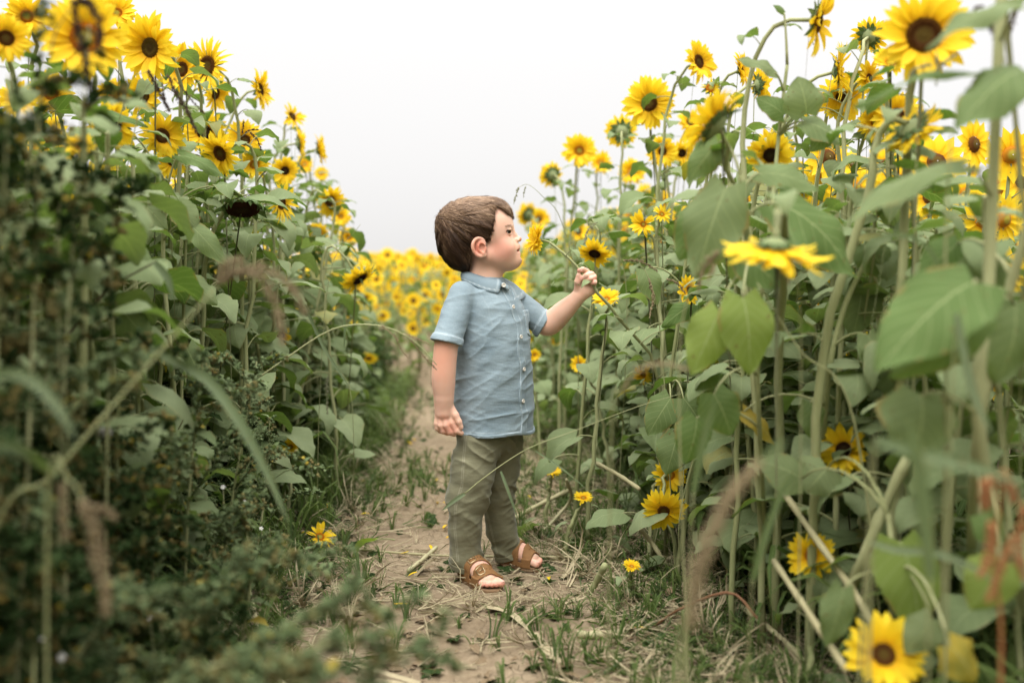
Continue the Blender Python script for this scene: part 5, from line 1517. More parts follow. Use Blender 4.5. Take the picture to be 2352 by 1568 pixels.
def grass_tuft(seed, n=11, h=1.0, w=.022, lean=.6):
    r = random.Random(seed); g = Geo()
    for i in range(n):
        an = r.uniform(0, 6.28); L_ = h * r.uniform(.5, 1.1); b = V3(math.cos(an), math.sin(an), 0) * r.uniform(0, .12); d = V3(math.cos(an), math.sin(an), 0); c = r.uniform(.1, lean)
        pts = [b, b + d * (L_ * c * .15) + V3(0, 0, L_ * .45), b + d * (L_ * c * .6) + V3(0, 0, L_ * .80), b + d * (L_ * c * 1.1) + V3(0, 0, L_ * (.95 - c * .35)), b + d * (L_ * c * 1.5) + V3(0, 0, L_ * (.95 - c * .8))]
        ribbon(g, smoothcurve(pts, 6), w * r.uniform(.6, 1.2), 0, r.random())
    return arr(g)
def small_leaf(g, p, d, up, s, w, tone, m=0):
    """a pointed 4-quad leaf"""
    d = d.normalized(); sd = d.cross(up); sd = sd.normalized() if sd.length > 1e-6 else d.orthogonal(); up2 = sd.cross(d)
    v = []; a = []
    for t, ww, z in ((0, .12, 0), (.35, 1, .06), (.7, .7, .02), (1, .04, -.10)):
        for u in (-1, 0, 1): v.append(tuple(p + d * (s * t) + sd * (u * ww * w * s) + up2 * (z * s + abs(u) * .10 * s * ww))); a.append((u, t, tone))
    g.add(v, grid_faces(3, 4), m, a)
def weed_clump(seed, n=26, w=.30, spread=.35):
    r = random.Random(seed); g = Geo()
    for b in range(4):
        an = r.uniform(0, 6.28); top = V3(math.cos(an) * r.uniform(.1, spread), math.sin(an) * r.uniform(.1, spread), r.uniform(.7, 1.1))
        pts = bez(V3(0, 0, 0), V3(0, 0, .4), top * .7 + V3(0, 0, .1), top, 6); tv, tf = tube(pts, [.012, .01, .009, .008, .006, .004], 3); 
        tf = grid_faces(3, 6, True); g.add(tv, tf, 1, [(0, 0, .4)] * len(tv))
        for i in range(n // 4 + 1):
            t = .12 + .88 * i / (n // 4); p = pts[min(5, int(t * 5))].lerp(pts[min(5, int(t * 5) + 1)], (t * 5) % 1); aa = i * 2.4 + r.uniform(-.5, .5)
            small_leaf(g, p, V3(math.cos(aa), math.sin(aa), r.uniform(-.3, .6)), V3(0, 0, 1), r.uniform(.16, .34) * (1.1 - .4 * t), w, r.random())
    return arr(g)
def goose_spray(g, pts, r, m=0, size=1.0):
    """branch with knobbly grey-green seed clusters"""
    tv, tf = tube(pts, [.0022 * size * (1 - .7 * i / (len(pts) - 1)) for i in range(len(pts))], 4); g.add(tv, tf, 1, [(0, 0, .5)] * len(tv))
    L_ = len(pts) - 1
    for i in range(int(20 * size + 8)):
        t = (.15 + .85 * r.random()) * L_; p = pts[min(int(t), L_ - 1)].lerp(pts[min(int(t) + 1, L_)], t % 1)
        q = V3(r.gauss(0, 1), r.gauss(0, 1), r.gauss(.2, 1)).normalized() * r.uniform(.004, .016) * size
        for k in range(3):
            c = p + q + V3(r.gauss(0, .0028), r.gauss(0, .0028), r.gauss(0, .0028)) * size; s = r.uniform(.0016, .0036) * size; tone = r.random()
            v = [(c.x + s * a, c.y + s * b, c.z + s * d) for a, b, d in ((-1, -1, -.6), (1, -1, -.6), (1, 1, -.6), (-1, 1, -.6), (-.6, -.6, 1), (.6, -.6, 1), (.6, .6, 1), (-.6, .6, 1))]
            g.add(v, [(4, 5, 6, 7), (0, 1, 5, 4), (1, 2, 6, 5), (2, 3, 7, 6), (3, 0, 4, 7), (3, 2, 1, 0)], m, [(1, .3, tone)] * 8)
        if r.random() < .5: small_leaf(g, p, V3(r.gauss(0, 1), r.gauss(0, 1), r.uniform(-.3, .8)), V3(0, 0, 1), r.uniform(.010, .026) * size, .34, r.random(), m)

TW = [weed_clump(10 + i) for i in range(8)] + [weed_clump(30 + i, 34, .16, .45) for i in range(4)]
TG = [grass_tuft(50 + i) for i in range(6)]
TGF = [grass_tuft(60 + i, 9, 1.0, .016, 1.0) for i in range(5)]
r_ = random.Random(123)
def noise2(x, y, s=1.0, o=0.0): return float(vnoise(x * s + o, y * s + o))
# --- weeds in and along the left bank, tall near the stems, low beside the dirt
def bank_left_h(x, Y):
    d = edge_left(Y) - x          # >0 inside the bank
    return d
T = []
while len(T) < 2800:
    Y = 1.0 + 6.6 * r_.random() ** 1.5; d = r_.uniform(-.34, .9); x = edge_left(Y) - d
    if abs(x) > .56 * Y + .25: continue
    if d < 0:
        if r_.random() < (-d / .34) ** 2.2 * .85: continue
        s = r_.uniform(.03, .10) * (1 - .4 * (-d / .34))
    else: s = r_.uniform(.10, .34) + .26 * min(1, d / .3) * r_.random()
    if Y < 1.5: s = min(s, .30)
    T.append((r_.randrange(12), x, Y, GZ(x, Y) - .005, r_.uniform(0, 6.3), r_.uniform(-.25, .25), r_.uniform(-.25, .25), s, r_.random()))
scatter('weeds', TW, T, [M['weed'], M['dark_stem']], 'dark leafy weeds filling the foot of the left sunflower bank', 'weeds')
# --- right: lower weeds among stalks
T = []
while len(T) < 1700:
    Y = 1.1 + 7.4 * r_.random() ** 1.4; d = r_.uniform(-.42, 1.0); x = edge_right(Y) + d
    if abs(x) > .56 * Y + .25: continue
    if d < 0:
        if r_.random() < (-d / .42) ** .8 * .92: continue
        s = r_.uniform(.02, .07)
    else: s = r_.uniform(.06, .22)
    T.append((r_.randrange(12), x, Y, GZ(x, Y) - .005, r_.uniform(0, 6.3), r_.uniform(-.3, .3), r_.uniform(-.3, .3), s, r_.random()))
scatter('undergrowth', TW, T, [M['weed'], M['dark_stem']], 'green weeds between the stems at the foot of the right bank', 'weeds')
# --- far end of the path and verge
T = []
for _ in range(900):
    Y = r_.uniform(4.5, 7.0); x = r_.uniform(-1.3, .8) * 1.0
    if abs(x - float(path_mid(Y))) < float(path_half(Y)) * .9 and Y < 6.9: continue
    if Y > 6.7: x = r_.uniform(-3.4, .6)
    T.append((r_.randrange(12), x, Y, GZ(x, Y) - .005, r_.uniform(0, 6.3), r_.uniform(-.3, .3), r_.uniform(-.3, .3), r_.uniform(.06, .17), r_.random()))
scatter('verge_weeds', TW, T, [M['leaf_mass'], M['stem_mass']], 'pale weeds at the far end of the path', 'weeds')
# --- grass tufts
T = []
def bare(x, Y):     # 1 on the trodden dirt, 0 outside
    return max(0.0, 1 - abs(x - float(path_mid(Y)) ) / (float(path_half(Y)) + .02)) 
while len(T) < 3400:
    Y = 1.05 + 5.5 * r_.random() ** 1.5; x = r_.uniform(-1.3, 1.2)
    if abs(x) > .56 * Y + .1: continue
    b = bare(x, Y); nz = noise2(x, Y, 3.2)
    if b > 0 and (r_.random() > .34 * (1 - b) + .30 * max(0, nz - .52) * 4): continue
    if b > 0 and abs(x + .05) < .17 and abs(Y - 2.55) < .22: continue
    dl = edge_left(Y) - x; dr = x - edge_right(Y); inside = max(dl, dr)
    s = r_.uniform(.03, .10) if inside < 0 else r_.uniform(.08, .34)
    T.append((r_.randrange(6), x, Y, GZ(x, Y) - .003, r_.uniform(0, 6.3), r_.uniform(-.3, .3), r_.uniform(-.3, .3), s, r_.random()))
scatter('grass', TG, T, [M['grass']], 'grass tufts along both sides of the dirt path', 'grass')
# --- taller grass in the left weeds
T = []
while len(T) < 420:
    Y = 1.35 + 3.2 * r_.random() ** 1.3; d = r_.uniform(-.22, .35); x = edge_left(Y) - d
    if abs(x) > .56 * Y + .1: continue
    T.append((r_.randrange(6), x, Y, GZ(x, Y) - .003, r_.uniform(0, 6.3), r_.uniform(-.3, .3), r_.uniform(-.2, .4), r_.uniform(.16, .42) * (1 if d > 0 else .5), .3 * r_.random()))
scatter('tall_grass', TG, T, [M['grass']], 'long green grass growing through the dark weeds left of the path', 'grass')
# --- matted flattened grass and tiny ground leaves
T = []
while len(T) < 1500:
    Y = 1.05 + 5.5 * r_.random() ** 1.6; x = r_.uniform(-1.0, 1.0)
    b = bare(x, Y)
    if b > .25 and r_.random() > .18: continue
    if abs(x + .05) < .15 and abs(Y - 2.5) < .2: continue
    T.append((r_.randrange(5), x, Y, GZ(x, Y) + .002, r_.uniform(0, 6.3), r_.choice((-1, 1)) * r_.uniform(.9, 1.45), r_.uniform(-.4, .4), r_.uniform(.04, .11), r_.random()))
scatter('flattened_grass', TGF, T, [M['grass']], 'trampled flattened grass on the path edges', 'grass')
TL = []
for i in range(5):
    g = Geo(); r2 = random.Random(i)
    for k in range(7): an = k * .9 + r2.uniform(-.2, .2); small_leaf(g, V3(0, 0, .05), V3(math.cos(an), math.sin(an), r2.uniform(.0, .5)), V3(0, 0, 1), r2.uniform(.6, 1.0), .38, r2.random())
    TL.append(arr(g))
T = []
while len(T) < 4200:
    Y = 1.05 + 5.5 * r_.random() ** 1.6; x = r_.uniform(-1.1, 1.1); b = bare(x, Y)
    if b > 0 and r_.random() > .10 + .25 * (noise2(x, Y, 4, 7) > .6): continue
    T.append((r_.randrange(5), x, Y, GZ(x, Y) + .002, r_.uniform(0, 6.3), r_.uniform(-.5, .5), r_.uniform(-.5, .5), r_.uniform(.010, .034), r_.random()))
scatter('ground_leaves', TL, T, [M['weed']], 'tiny green leaves growing flat on the soil', 'ground cover')
# --- straw litter
TS = []
for i in range(8):
    g = Geo(); r2 = random.Random(i + 90); k = r2.choice((2, 3, 3, 4))
    p = [V3((j / k - .5), r2.uniform(-.07, .07), r2.uniform(0, .05)) for j in range(k + 1)]
    if i < 3: tv, tf = tube(p, .013, 5); g.add(tv, tf, 0, [(0, 0, .6)] * len(tv))
    else: ribbon(g, p, r2.uniform(.006, .018), 0, r2.random(), None, 0, .6)
    TS.append(arr(g))
T = []
while len(T) < 14000:
    Y = 1.05 + 5.2 * r_.random() ** 1.5; x = r_.uniform(-1.0, 1.05); b = bare(x, Y)
    near_feet = math.exp(-((x + .02) / .30) ** 2 - ((Y - 2.45) / .28) ** 2)
    pr = .9 if b == 0 else (.12 + .8 * near_feet + .6 * (noise2(x, Y, 2.6, 3) > .54)) * (.20 if (Y < 2.30 and abs(x + .1) < .34) else 1)
    if r_.random() > pr: continue
    i = r_.randrange(8); s = r_.uniform(.02, .09) if i >= 3 else r_.uniform(.04, .13)
    if near_feet > .75: s = min(s, .07)
    z = GZ(x, Y) + r_.uniform(.004, .012) + (.012 if b == 0 else 0) * r_.random()
    T.append((i, x, Y, z, r_.uniform(0, 6.3), r_.uniform(-.08, .08), r_.uniform(-.10, .10), s, r_.random()))
scatter('straw_litter', TS, T, [M['straw']], 'dry straw and chopped stalk bits scattered over the soil', 'straw')

# --- dead, bleached grass lying flat
T = []
while len(T) < 1500:
    Y = 1.05 + 4.6 * r_.random() ** 1.5; x = r_.uniform(-1.0, 1.0); b = bare(x, Y)
    near_feet = math.exp(-((x + .02) / .30) ** 2 - ((Y - 2.42) / .22) ** 2)
    pr = .75 if b == 0 else .10 + .45 * near_feet + .5 * (noise2(x, Y, 2.6, 3) > .56)
    if r_.random() > pr * (.25 if (Y < 2.28 and abs(x + .1) < .32) else 1): continue
    if abs(x + .05) < .13 and abs(Y - 2.55) < .18: continue
    T.append((r_.randrange(5), x, Y, GZ(x, Y) + .004, r_.uniform(0, 6.3), r_.choice((-1, 1)) * r_.uniform(1.15, 1.5), r_.uniform(-.3, .3), r_.uniform(.05, .13), r_.random()))
scatter('dead_grass', [(v, f, m, a) for v, f, m, a in TGF], T, [M['straw']], 'bleached dead grass lying flat along the dirt path', 'dead grass')
TB = []
for i in range(5):
    g = Geo(); r2 = random.Random(i + 300); q = []
    for k in range(3): small_leaf(g, V3(r2.uniform(-.5, .5), r2.uniform(-.5, .5), .05), V3(r2.gauss(0, 1), r2.gauss(0, 1), r2.uniform(-.1, .3)), V3(0, 0, 1), r2.uniform(.5, 1.0), .3, r2.random())
    TB.append(arr(g))
T = []
while len(T) < 2200:
    Y = 1.05 + 4.6 * r_.random() ** 1.5; x = r_.uniform(-1.0, 1.05); b = bare(x, Y)
    if r_.random() > (.8 if b == 0 else .10 + .4 * (noise2(x, Y, 2.6, 3) > .58)): continue
    T.append((r_.randrange(5), x, Y, GZ(x, Y) + .004, r_.uniform(0, 6.3), r_.uniform(-.4, .4), r_.uniform(-.4, .4), r_.uniform(.010, .045), r_.random() * .5))
scatter('leaf_litter', TB, T, [M['litter']], 'shrivelled brown leaf scraps on the soil', 'leaf litter')
# ================================================================== PLANTS AND GRASSES ONE CAN NAME
def GP(px, py, z=.01):
    """point on the ground (raised by z) at a photo position"""
    a = P(px, py, 1.0) - EYE; t = (z - EYE.z) / a.z; return EYE + a * t
def PP(*q): return [P(*x) for x in q]

def placed_leaf(root, attach, base, tip, width, normal=(0, -1, .45), seed=1, mat=None, sag=.12, yellow=False):
    """leaf whose blade runs from base to tip (world points); petiole from attach"""
    r = random.Random(seed); o0 = root.location; g = Geo()
    base, tip, attach = Vector(base), Vector(tip), Vector(attach)
    d = tip - base; L_ = d.length; d.normalize(); nn = Vector(normal); nn = (nn - d * nn.dot(d)).normalized(); sd = d.cross(nn)
    nu, nv = 13, 17; pts = []; at = []; fold = r.uniform(.10, .35); ph = r.uniform(0, 6); wv = r.uniform(.02, .06)
    for j in range(nv):
        t = j / (nv - 1); c = base + d * (L_ * t) + nn * (sag * L_ * math.sin(math.pi * t ** .8))
        w = width * .5 * (math.sin(math.pi * t ** .58) ** .72 if 0 < t < 1 else 0)
        if j == 0: w = width * .26
        if j == nv - 1: w = .001
        for i in range(nu):
            u = -1 + 2 * i / (nu - 1); sr = 1 + (r.uniform(-.05, .05) if abs(u) == 1 else 0)
            q = c + sd * (u * w * sr) - nn * (abs(u) ** 1.3 * fold * w) + nn * (L_ * wv * math.sin(ph + t * 11 + (2 if u > 0 else 0)) * u * u + L_ * .010 * abs(math.sin((t - abs(u) * .34) * 20)) * (1 - u * u * .5))
            if j == 0: q = q - d * (abs(u) * L_ * .14)
            elif j == 1: q = q - d * (u * u * L_ * .06)
            pts.append(tuple(q - o0)); at.append((u, t, r.random() * 0 + .5))
    g.add(pts, grid_faces(nu, nv), 0, at)
    up = V3(0, 0, (base - attach).length * .25)
    ps = bez(attach, attach.lerp(base, .3) + up, attach.lerp(base, .75) + up, base, 7)
    tv, tf = tube([p - o0 for p in ps], [.0032, .0028, .0024, .0022, .0021, .0020, .0018], 6); g.add(tv, tf, 1, [(0, 0, .5)] * len(tv))
    return link('leaf', g.build('leaf', [M['yellow_leaf'] if yellow else (mat or M['leaf']), M['stem']]), root)
M['yellow_leaf'] = mat_leaf('yellow_leaf', (.48, .34, .04), (.36, .27, .05), (.48, .36, .08))
M['lime_leaf'] = mat_leaf('lime_leaf', (.24, .30, .075), (.20, .27, .060), (.30, .34, .12), True, .4)
M['rust'] = mat_stem('rust', (.25, .085, .035), (.40, .20, .08))

def leafy(label, stem_pts, rad, leaves, seed, group='near leafy sunflower plants of the right bank'):
    """stem_pts world points from the ground up; leaves: (base px, py, tip px, py, width px, Y, tipdY, normal[, opts])"""
    B = stem_pts[0]; root = empty('sunflower', (B.x, B.y, B.z), label, 'sunflower', group)
    sp = smoothcurve(stem_pts, 24); link('stem', stem_mesh([p - root.location for p in sp], rad * 1.1, rad * .8, k=9), root)
    for i, L_ in enumerate(leaves):
        bx, by, tx, ty, w, Y, dy, nn = L_[:8]; kw = L_[8] if len(L_) > 8 else {}
        base, tip = P(bx, by, Y), P(tx, ty, Y + dy); at = min(sp, key=lambda q: (q - base - V3(0, 0, -.03)).length)
        placed_leaf(root, at, base, tip, w / FPX * Y * .98, nn, seed * 20 + i, **kw)
    return root
F1 = (0, -.85, .55); F2 = (.2, -.9, .3); F3 = (-.3, -.7, .7); F4 = (0, -.3, 1)
LG_ = 'near leafy sunflower plants'
leafy('thick pale stem rising along the right edge with the broadest drooping leaves', [GP(2330, 1568) + V3(0, -.2, -.012), P(2262, 1080, 1.38), P(2272, 640, 1.40), P(2288, 250, 1.42), P(2300, -40, 1.43)], .0088,
      [(2352, 165, 2196, 300, 150, 1.36, -.05, (-.1, -.55, .8)), (2236, 652, 2012, 855, 215, 1.30, -.06, (-.25, -.70, .66)), (2252, 735, 2040, 868, 120, 1.34, 0, (.1, -.9, .1)),
       (2116, 908, 2098, 1062, 190, 1.36, -.03, (.05, -.93, .35)), (2210, 388, 1930, 528, 105, 1.36, -.04, (-.15, -.35, .92)), (2345, 20, 2128, 112, 78, 1.36, -.03, (-.1, -.55, .8)),
       (2255, 180, 1962, 252, 42, 1.38, -.02, (0, -.35, .9)), (2330, 700, 2290, 880, 180, 1.45, 0, F2)], 1, LG_)
leafy('second thick stem crossing the first near the right edge', [GP(2235, 1568) + V3(.02, .05, -.012), P(2240, 1060, 1.5), P(2310, 700, 1.48), P(2360, 520, 1.46), P(2400, 300, 1.44)], .0082,
      [(2275, 590, 2215, 720, 120, 1.55, 0, F1), (2200, 560, 2110, 640, 90, 1.6, 0, F1), (2300, 1290, 2230, 1400, 130, 1.3, 0, F1, dict(mat=M['lime_leaf'])), (2250, 1180, 2300, 1250, 100, 1.35, 0, F2)], 2, LG_)
leafy('leafy stem with two yellow-green drooping leaves under the near hanging flower', [GP(1770, 1400) + V3(0, 0, -.012), P(1745, 1000, 1.90), P(1735, 700, 1.84), P(1715, 520, 1.78), P(1700, 400, 1.76)], .0045,
      [(1706, 684, 1722, 860, 135, 1.66, -.02, (.05, -.95, .3), dict(mat=M['lime_leaf'])), (1652, 716, 1588, 862, 110, 1.68, -.02, (-.1, -.9, .3), dict(mat=M['lime_leaf'])),
       (1668, 432, 1598, 640, 150, 1.72, 0, (-.15, -.85, .5)), (1790, 470, 1965, 640, 160, 1.74, 0, (.15, -.8, .55)), (1700, 590, 1790, 660, 110, 1.74, 0, F1), (1610, 480, 1560, 600, 90, 1.8, 0, F1),
       (1745, 400, 1880, 440, 90, 1.78, 0, F3), (1650, 330, 1580, 420, 80, 1.85, 0, F1), (1640, 905, 1680, 1000, 110, 1.75, 0, (.1, -.9, .1)), (1600, 960, 1575, 1065, 95, 1.85, 0, F2)], 3, LG_)
leafy('thin leafy stem carrying rounded leaves against the sky beside the tall leaning stem', [GP(1640, 1300) + V3(0, 0, -.012), P(1745, 700, 2.08), P(1790, 300, 2.07), P(1808, 150, 2.07)], .0042,
      [(1778, 168, 1690, 138, 48, 2.05, 0, (0, -.7, .7)), (1852, 262, 1832, 176, 100, 2.02, 0, (0, -.9, .3)), (1800, 265, 1735, 225, 60, 2.05, 0, (0, -.9, .3)), (1846, 282, 1930, 330, 78, 2.04, 0, (0, -.7, .6)),
       (1800, 30, 1776, 12, 22, 2.07, 0, F1), (1910, 300, 1860, 350, 55, 2.05, 0, F1)], 4, LG_)
leafy('leaning pale stem in the middle of the right bank with heart-shaped leaves on curved stalks', [GP(1880, 1390) + V3(0, 0, -.012), P(1895, 950, 1.95), P(1935, 720, 1.93), P(2010, 560, 1.92)], .0058,
      [(1992, 770, 2016, 860, 78, 1.88, 0, F2), (2052, 850, 2080, 935, 100, 1.9, 0, F1), (1978, 650, 1958, 775, 110, 2.0, 0, (0, -.9, .3)), (1985, 560, 2040, 640, 90, 1.95, 0, (0, -.9, .1)), (1862, 925, 1868, 1010, 72, 1.9, 0, F2),
       (1708, 945, 1778, 1022, 48, 1.95, 0, (.2, -.8, .5), dict(yellow=True))], 5, LG_)
leafy('leafy stem behind the boy\'s hand with pale rounded leaves', [GP(1500, 1270) + V3(0, 0, -.012), P(1530, 950, 2.62), P(1560, 720, 2.6), P(1580, 560, 2.58)], .0050,
      [(1592, 700, 1520, 752, 52, 2.5, 0, F1), (1540, 915, 1488, 1000, 84, 2.45, 0, F1), (1480, 620, 1510, 700, 60, 2.55, 0, F1), (1555, 1000, 1530, 1090, 84, 2.4, 0, F1), (1570, 915, 1620, 1000, 84, 2.4, 0, F1), (1640, 610, 1600, 560, 60, 2.5, 0, F1)], 6, LG_)
leafy('low broad-leaved plant among the broken stalks at lower right', [GP(2070, 1500) + V3(0, 0, -.012), P(2060, 1350, 1.55), P(2040, 1180, 1.55)], .0050,
      [(2068, 1245, 2112, 1452, 165, 1.5, -.05, (0, -.85, .5), dict(mat=M['lime_leaf'])), (1936, 1352, 1898, 1485, 84, 1.5, 0, F1), (2140, 1420, 2080, 1500, 90, 1.4, 0, F1), (1840, 1100, 1740, 1060, 110, 1.75, 0, F3), (1900, 1075, 1850, 1130, 130, 1.8, 0, F1), (2180, 1480, 2240, 1568, 110, 1.3, 0, F1)], 7, LG_)
leafy('left bank plant with a large two-fold grey leaf pointing at the path', [GP(240, 1500) + V3(0, 0, -.012), P(215, 900, 1.95), P(180, 600, 1.95), P(150, 430, 1.95)], .0060,
      [(206, 498, 350, 612, 90, 1.9, -.05, (-.1, -.6, .8)), (210, 540, 340, 600, 60, 1.88, 0, (0, -.9, .3)), (190, 660, 120, 800, 100, 1.85, 0, F1), (270, 700, 345, 790, 95, 1.95, 0, F1), (180, 470, 60, 560, 80, 1.9, 0, F1), (230, 860, 200, 980, 80, 1.9, 0, F1)], 8, LG_)
leafy('left bank plant with paired leaves hanging under the narrow-disced flower', [GP(430, 1330) + V3(0, 0, -.012), P(400, 900, 2.35), P(375, 600, 2.35), P(385, 430, 2.35)], .0055,
      [(330, 470, 385, 528, 48, 2.3, 0, F1), (405, 470, 455, 530, 66, 2.3, 0, (0, -.9, .4)), (415, 358, 522, 412, 38, 2.3, 0, F3), (200, 270, 340, 292, 36, 2.1, 0, F3), (330, 600, 300, 700, 60, 2.3, 0, F1), (420, 640, 500, 700, 60, 2.3, 0, F1), (440, 520, 520, 610, 55, 2.3, 0, F1), (350, 750, 300, 850, 80, 2.2, 0, F1), (430, 800, 480, 900, 70, 2.3, 0, F1), (360, 1000, 400, 1100, 85, 2.1, 0, F1)], 9, LG_)

# ------- fallen and broken stalks
def stalk(label, pts, rad, mat='straw1', name='fallen_stalk', k=8):
    B = pts[0]; o = link(name, None); return o
def fallen(label, pts, rad, mat='straw1', name='fallen_stalk', cat='stalk', group=None):
    q = smoothcurve(pts, 12); B = q[0].copy(); rr = [rad * (1.0 + .15 * math.sin(i * 2.1)) for i in range(12)]
    tv, tf = tube([p - B for p in q], rr, 8); g = Geo(); g.add(tv, tf, 0, [(0, 0, .5)] * len(tv))
    o = link(name, g.build(name, M[mat])); o.location = B; return tagit(o, label, cat, group)
FS = 'broken stalks lying beside the path'
fallen('pale stalk standing out diagonally in the dark weeds left of the path', [GP(555, 1291, .10), GP(575, 1370, .05), GP(600, 1468, .015)], .0055, group=FS)
fallen('thick pale stalk lying at the bottom left of the dirt', [GP(500, 1440, .03), GP(580, 1510, .02), GP(720, 1640, .02)], .0085, group=FS)
fallen('long thin pale stalk lying across the path behind the boy\'s heels', [GP(767, 1256, .012), GP(900, 1268, .014), GP(1037, 1276, .010), GP(1200, 1278, .012), GP(1368, 1279, .02)], .0035, group=FS)
fallen('short thick greenish stalk left of the boy\'s near foot', [GP(938, 1310, .010), GP(970, 1285, .012), GP(1003, 1256, .015)], .0060, group=FS)
fallen('pale stalk leaning behind the boy\'s far knee, lower of two', [GP(1181, 1190, .02), GP(1240, 1158, .04), GP(1306, 1126, .06)], .0075, group=FS)
fallen('bent cane kinked to the left right of the boy\'s trousers', [GP(1241, 1228, .02), GP(1285, 1180, .05), GP(1312, 1143, .10), P(1301, 1101, 2.9)], .0055, group=FS)
fallen('straight pale cane slanting down beside the low hanging flower', [P(1371, 1063, 2.95), P(1420, 1090, 2.8), P(1468, 1122, 2.6)], .0060, group=FS)
fallen('stubby green cut stalk right of the far sandal', [GP(1352, 1362, .0), GP(1370, 1335, .035), GP(1390, 1296, .09)], .0085, 'stem', group=FS)
fallen('thick round stalk lying flat on the bare soil at lower right', [GP(1326, 1456, .012), GP(1390, 1457, .014), GP(1458, 1449, .012)], .0085, group=FS)
fallen('pale cane sloping down to the right past the little upright flower', [GP(1466, 1207, .12), GP(1500, 1250, .06), GP(1532, 1300, .02)], .0065, group=FS)
fallen('long cane running under the broken flower toward the bottom right', [P(1799, 1129, 1.95), P(1880, 1245, 1.80), P(1961, 1358, 1.66), P(2012, 1448, 1.52)], .0062, group=FS)
fallen('parallel cane left of the long one at lower right', [P(1778, 1288, 1.85), P(1862, 1414, 1.62), P(1945, 1540, 1.45)], .0058, group=FS)
fallen('thick green stem leaning steeply behind the lower right plants', [GP(1945, 1400, .0), P(1957, 1344, 1.72), P(2028, 1175, 1.68), P(2085, 1050, 1.66)], .0095, 'stem', group=FS)
fallen('cane lying near the bottom edge, lower right', [GP(1700, 1390, .05), GP(1800, 1470, .05), GP(1890, 1560, .04)], .0060, group=FS)
fallen('red-tinged weed stem arching over the soil at lower right', [GP(1500, 1440, .01), P(1564, 1397, 2.05), P(1676, 1360, 1.95), P(1740, 1420, 1.9)], .0028, 'redstem', 'red_stem', 'weed stem')
for q, (a, b, c, w, lab) in enumerate([((1115, 1392), (1170, 1405), (1222, 1452), .010, 'dead flat leaf strip in front of the near sandal'), ((1222, 1452), (1262, 1495), (1300, 1540), .012, 'dead leaf strip continuing down to the right from the sandal'),
                                       ((860, 1560), (960, 1568), (760, 1510), .009, 'brown dead leaf strip at the bottom of the dirt')]):
    g = Geo(); pts = smoothcurve([GP(*a, .012), GP(*b, .020), GP(*c, .012)], 9); B = pts[0].copy(); ribbon(g, [p - B for p in pts], w, 0, .6, None, 0, .7)
    o = link('dead_leaf', g.build('dead_leaf', M['straw'])); o.location = B; tagit(o, lab, 'dead leaf')
# ------- fallen rays on the dirt
pm = PETAL[0]
for q, (x, y) in enumerate([(960, 1321), (1003, 1158), (1018, 1158), (1221, 1152), (1018, 1216), (1024, 1240), (987, 1256), (1052, 1252), (918, 1279), (1118, 1311), (850, 1183), (840, 1105), (752, 1170), (1008, 1103), (1484, 1453), (946, 1024),
                            (960, 1060), (940, 935), (955, 1015), (860, 915), (1180, 1230), (720, 1235), (1335, 1175), (905, 1395), (1260, 1330)]):
    o = link('fallen_petal', PETAL[q % 10]); p = GP(x, y, .006); o.location = (p.x, p.y, GZ(p.x, p.y) + .014); s = rnd.uniform(.026, .038); o.scale = (s, s, s)
    o.rotation_euler = (rnd.uniform(-.4, .4), rnd.uniform(-.2, .3), rnd.uniform(0, 6.3)); tagit(o, 'yellow ray petal fallen on the dirt path', 'petal', 'fallen yellow petals on the path')
p = GP(735, 1232, .05); ff = empty('fallen_flower', p, 'torn yellow flower head lying in the grass left of the path', 'flower'); make_head(ff, V3(0, 0, 0), Vector((.3, -.5, .6)), .045, 'orange', .34, 16, part=.6, seed=5)
p = GP(850, 1255, .03); lf = link('fallen_leaf', leaf_geo(333, petiole=True).build('fallen_leaf', [M['lime_leaf'], M['stem']])); lf.location = p + V3(.07, 0, .02); lf.scale = (.09,) * 3; lf.rotation_euler = (.3, .35, 3.3); tagit(lf, 'single fresh green leaf lying on the soil left of the path', 'leaf')
p = GP(1340, 1180, .03)
for q, (x, y, s, rz, lab) in enumerate([(1290, 1215, .10, 2.6, 'drooping grey leaf on the soil right of the far trouser leg'), (1360, 1250, .09, .4, 'green leaf lying under the stalks right of the far sandal'), (1440, 1120, .10, -1.6, 'grey leaf hanging among the cut stalks'), (800, 1285, .08, 3.6, 'pale leaf lying below the fresh green one')]):
    o = link('low_leaf', LEAF[q + 3]); p = GP(x, y, .05); o.location = p; o.scale = (s,) * 3; o.rotation_euler = (.2, .3, rz); tagit(o, lab, 'leaf')

# ------- grasses: stalks, blades, seed heads
def spike(g, pts, r0, n, seed, size=.004, m=0):
    r = random.Random(seed); L_ = len(pts) - 1
    for i in range(n):
        t = r.random() * L_; p = pts[min(int(t), L_ - 1)].lerp(pts[min(int(t) + 1, L_)], t % 1); k = t / L_
        rr = r0 * (.35 + .65 * math.sin(math.pi * min(1, k * .85 + .12)))
        q = V3(r.gauss(0, 1), r.gauss(0, 1), r.gauss(0, 1)).normalized() * rr * r.uniform(.2, 1); c = p + q; d = (q.normalized() + (pts[-1] - pts[0]).normalized() * 1.2).normalized()
        a = d.orthogonal().normalized(); b = d.cross(a); s = size * r.uniform(.5, 1.1); w = s * .38
        v = [c - d * s, c + a * w, c + b * w, c - a * w, c - b * w, c + d * s]
        g.add([tuple(x) for x in v], [(0, 2, 1, 1), (0, 3, 2, 2), (0, 4, 3, 3), (0, 1, 4, 4), (5, 1, 2, 2), (5, 2, 3, 3), (5, 3, 4, 4), (5, 4, 1, 1)], m, [(0, 0, r.random())] * 6)
def tri_fix(g):
    """degenerate quads become triangles by splitting the list"""
    v, f, m, a = g.arrays(); me_f = [tuple(dict.fromkeys(q)) for q in f.tolist()]; return v, me_f, m, a
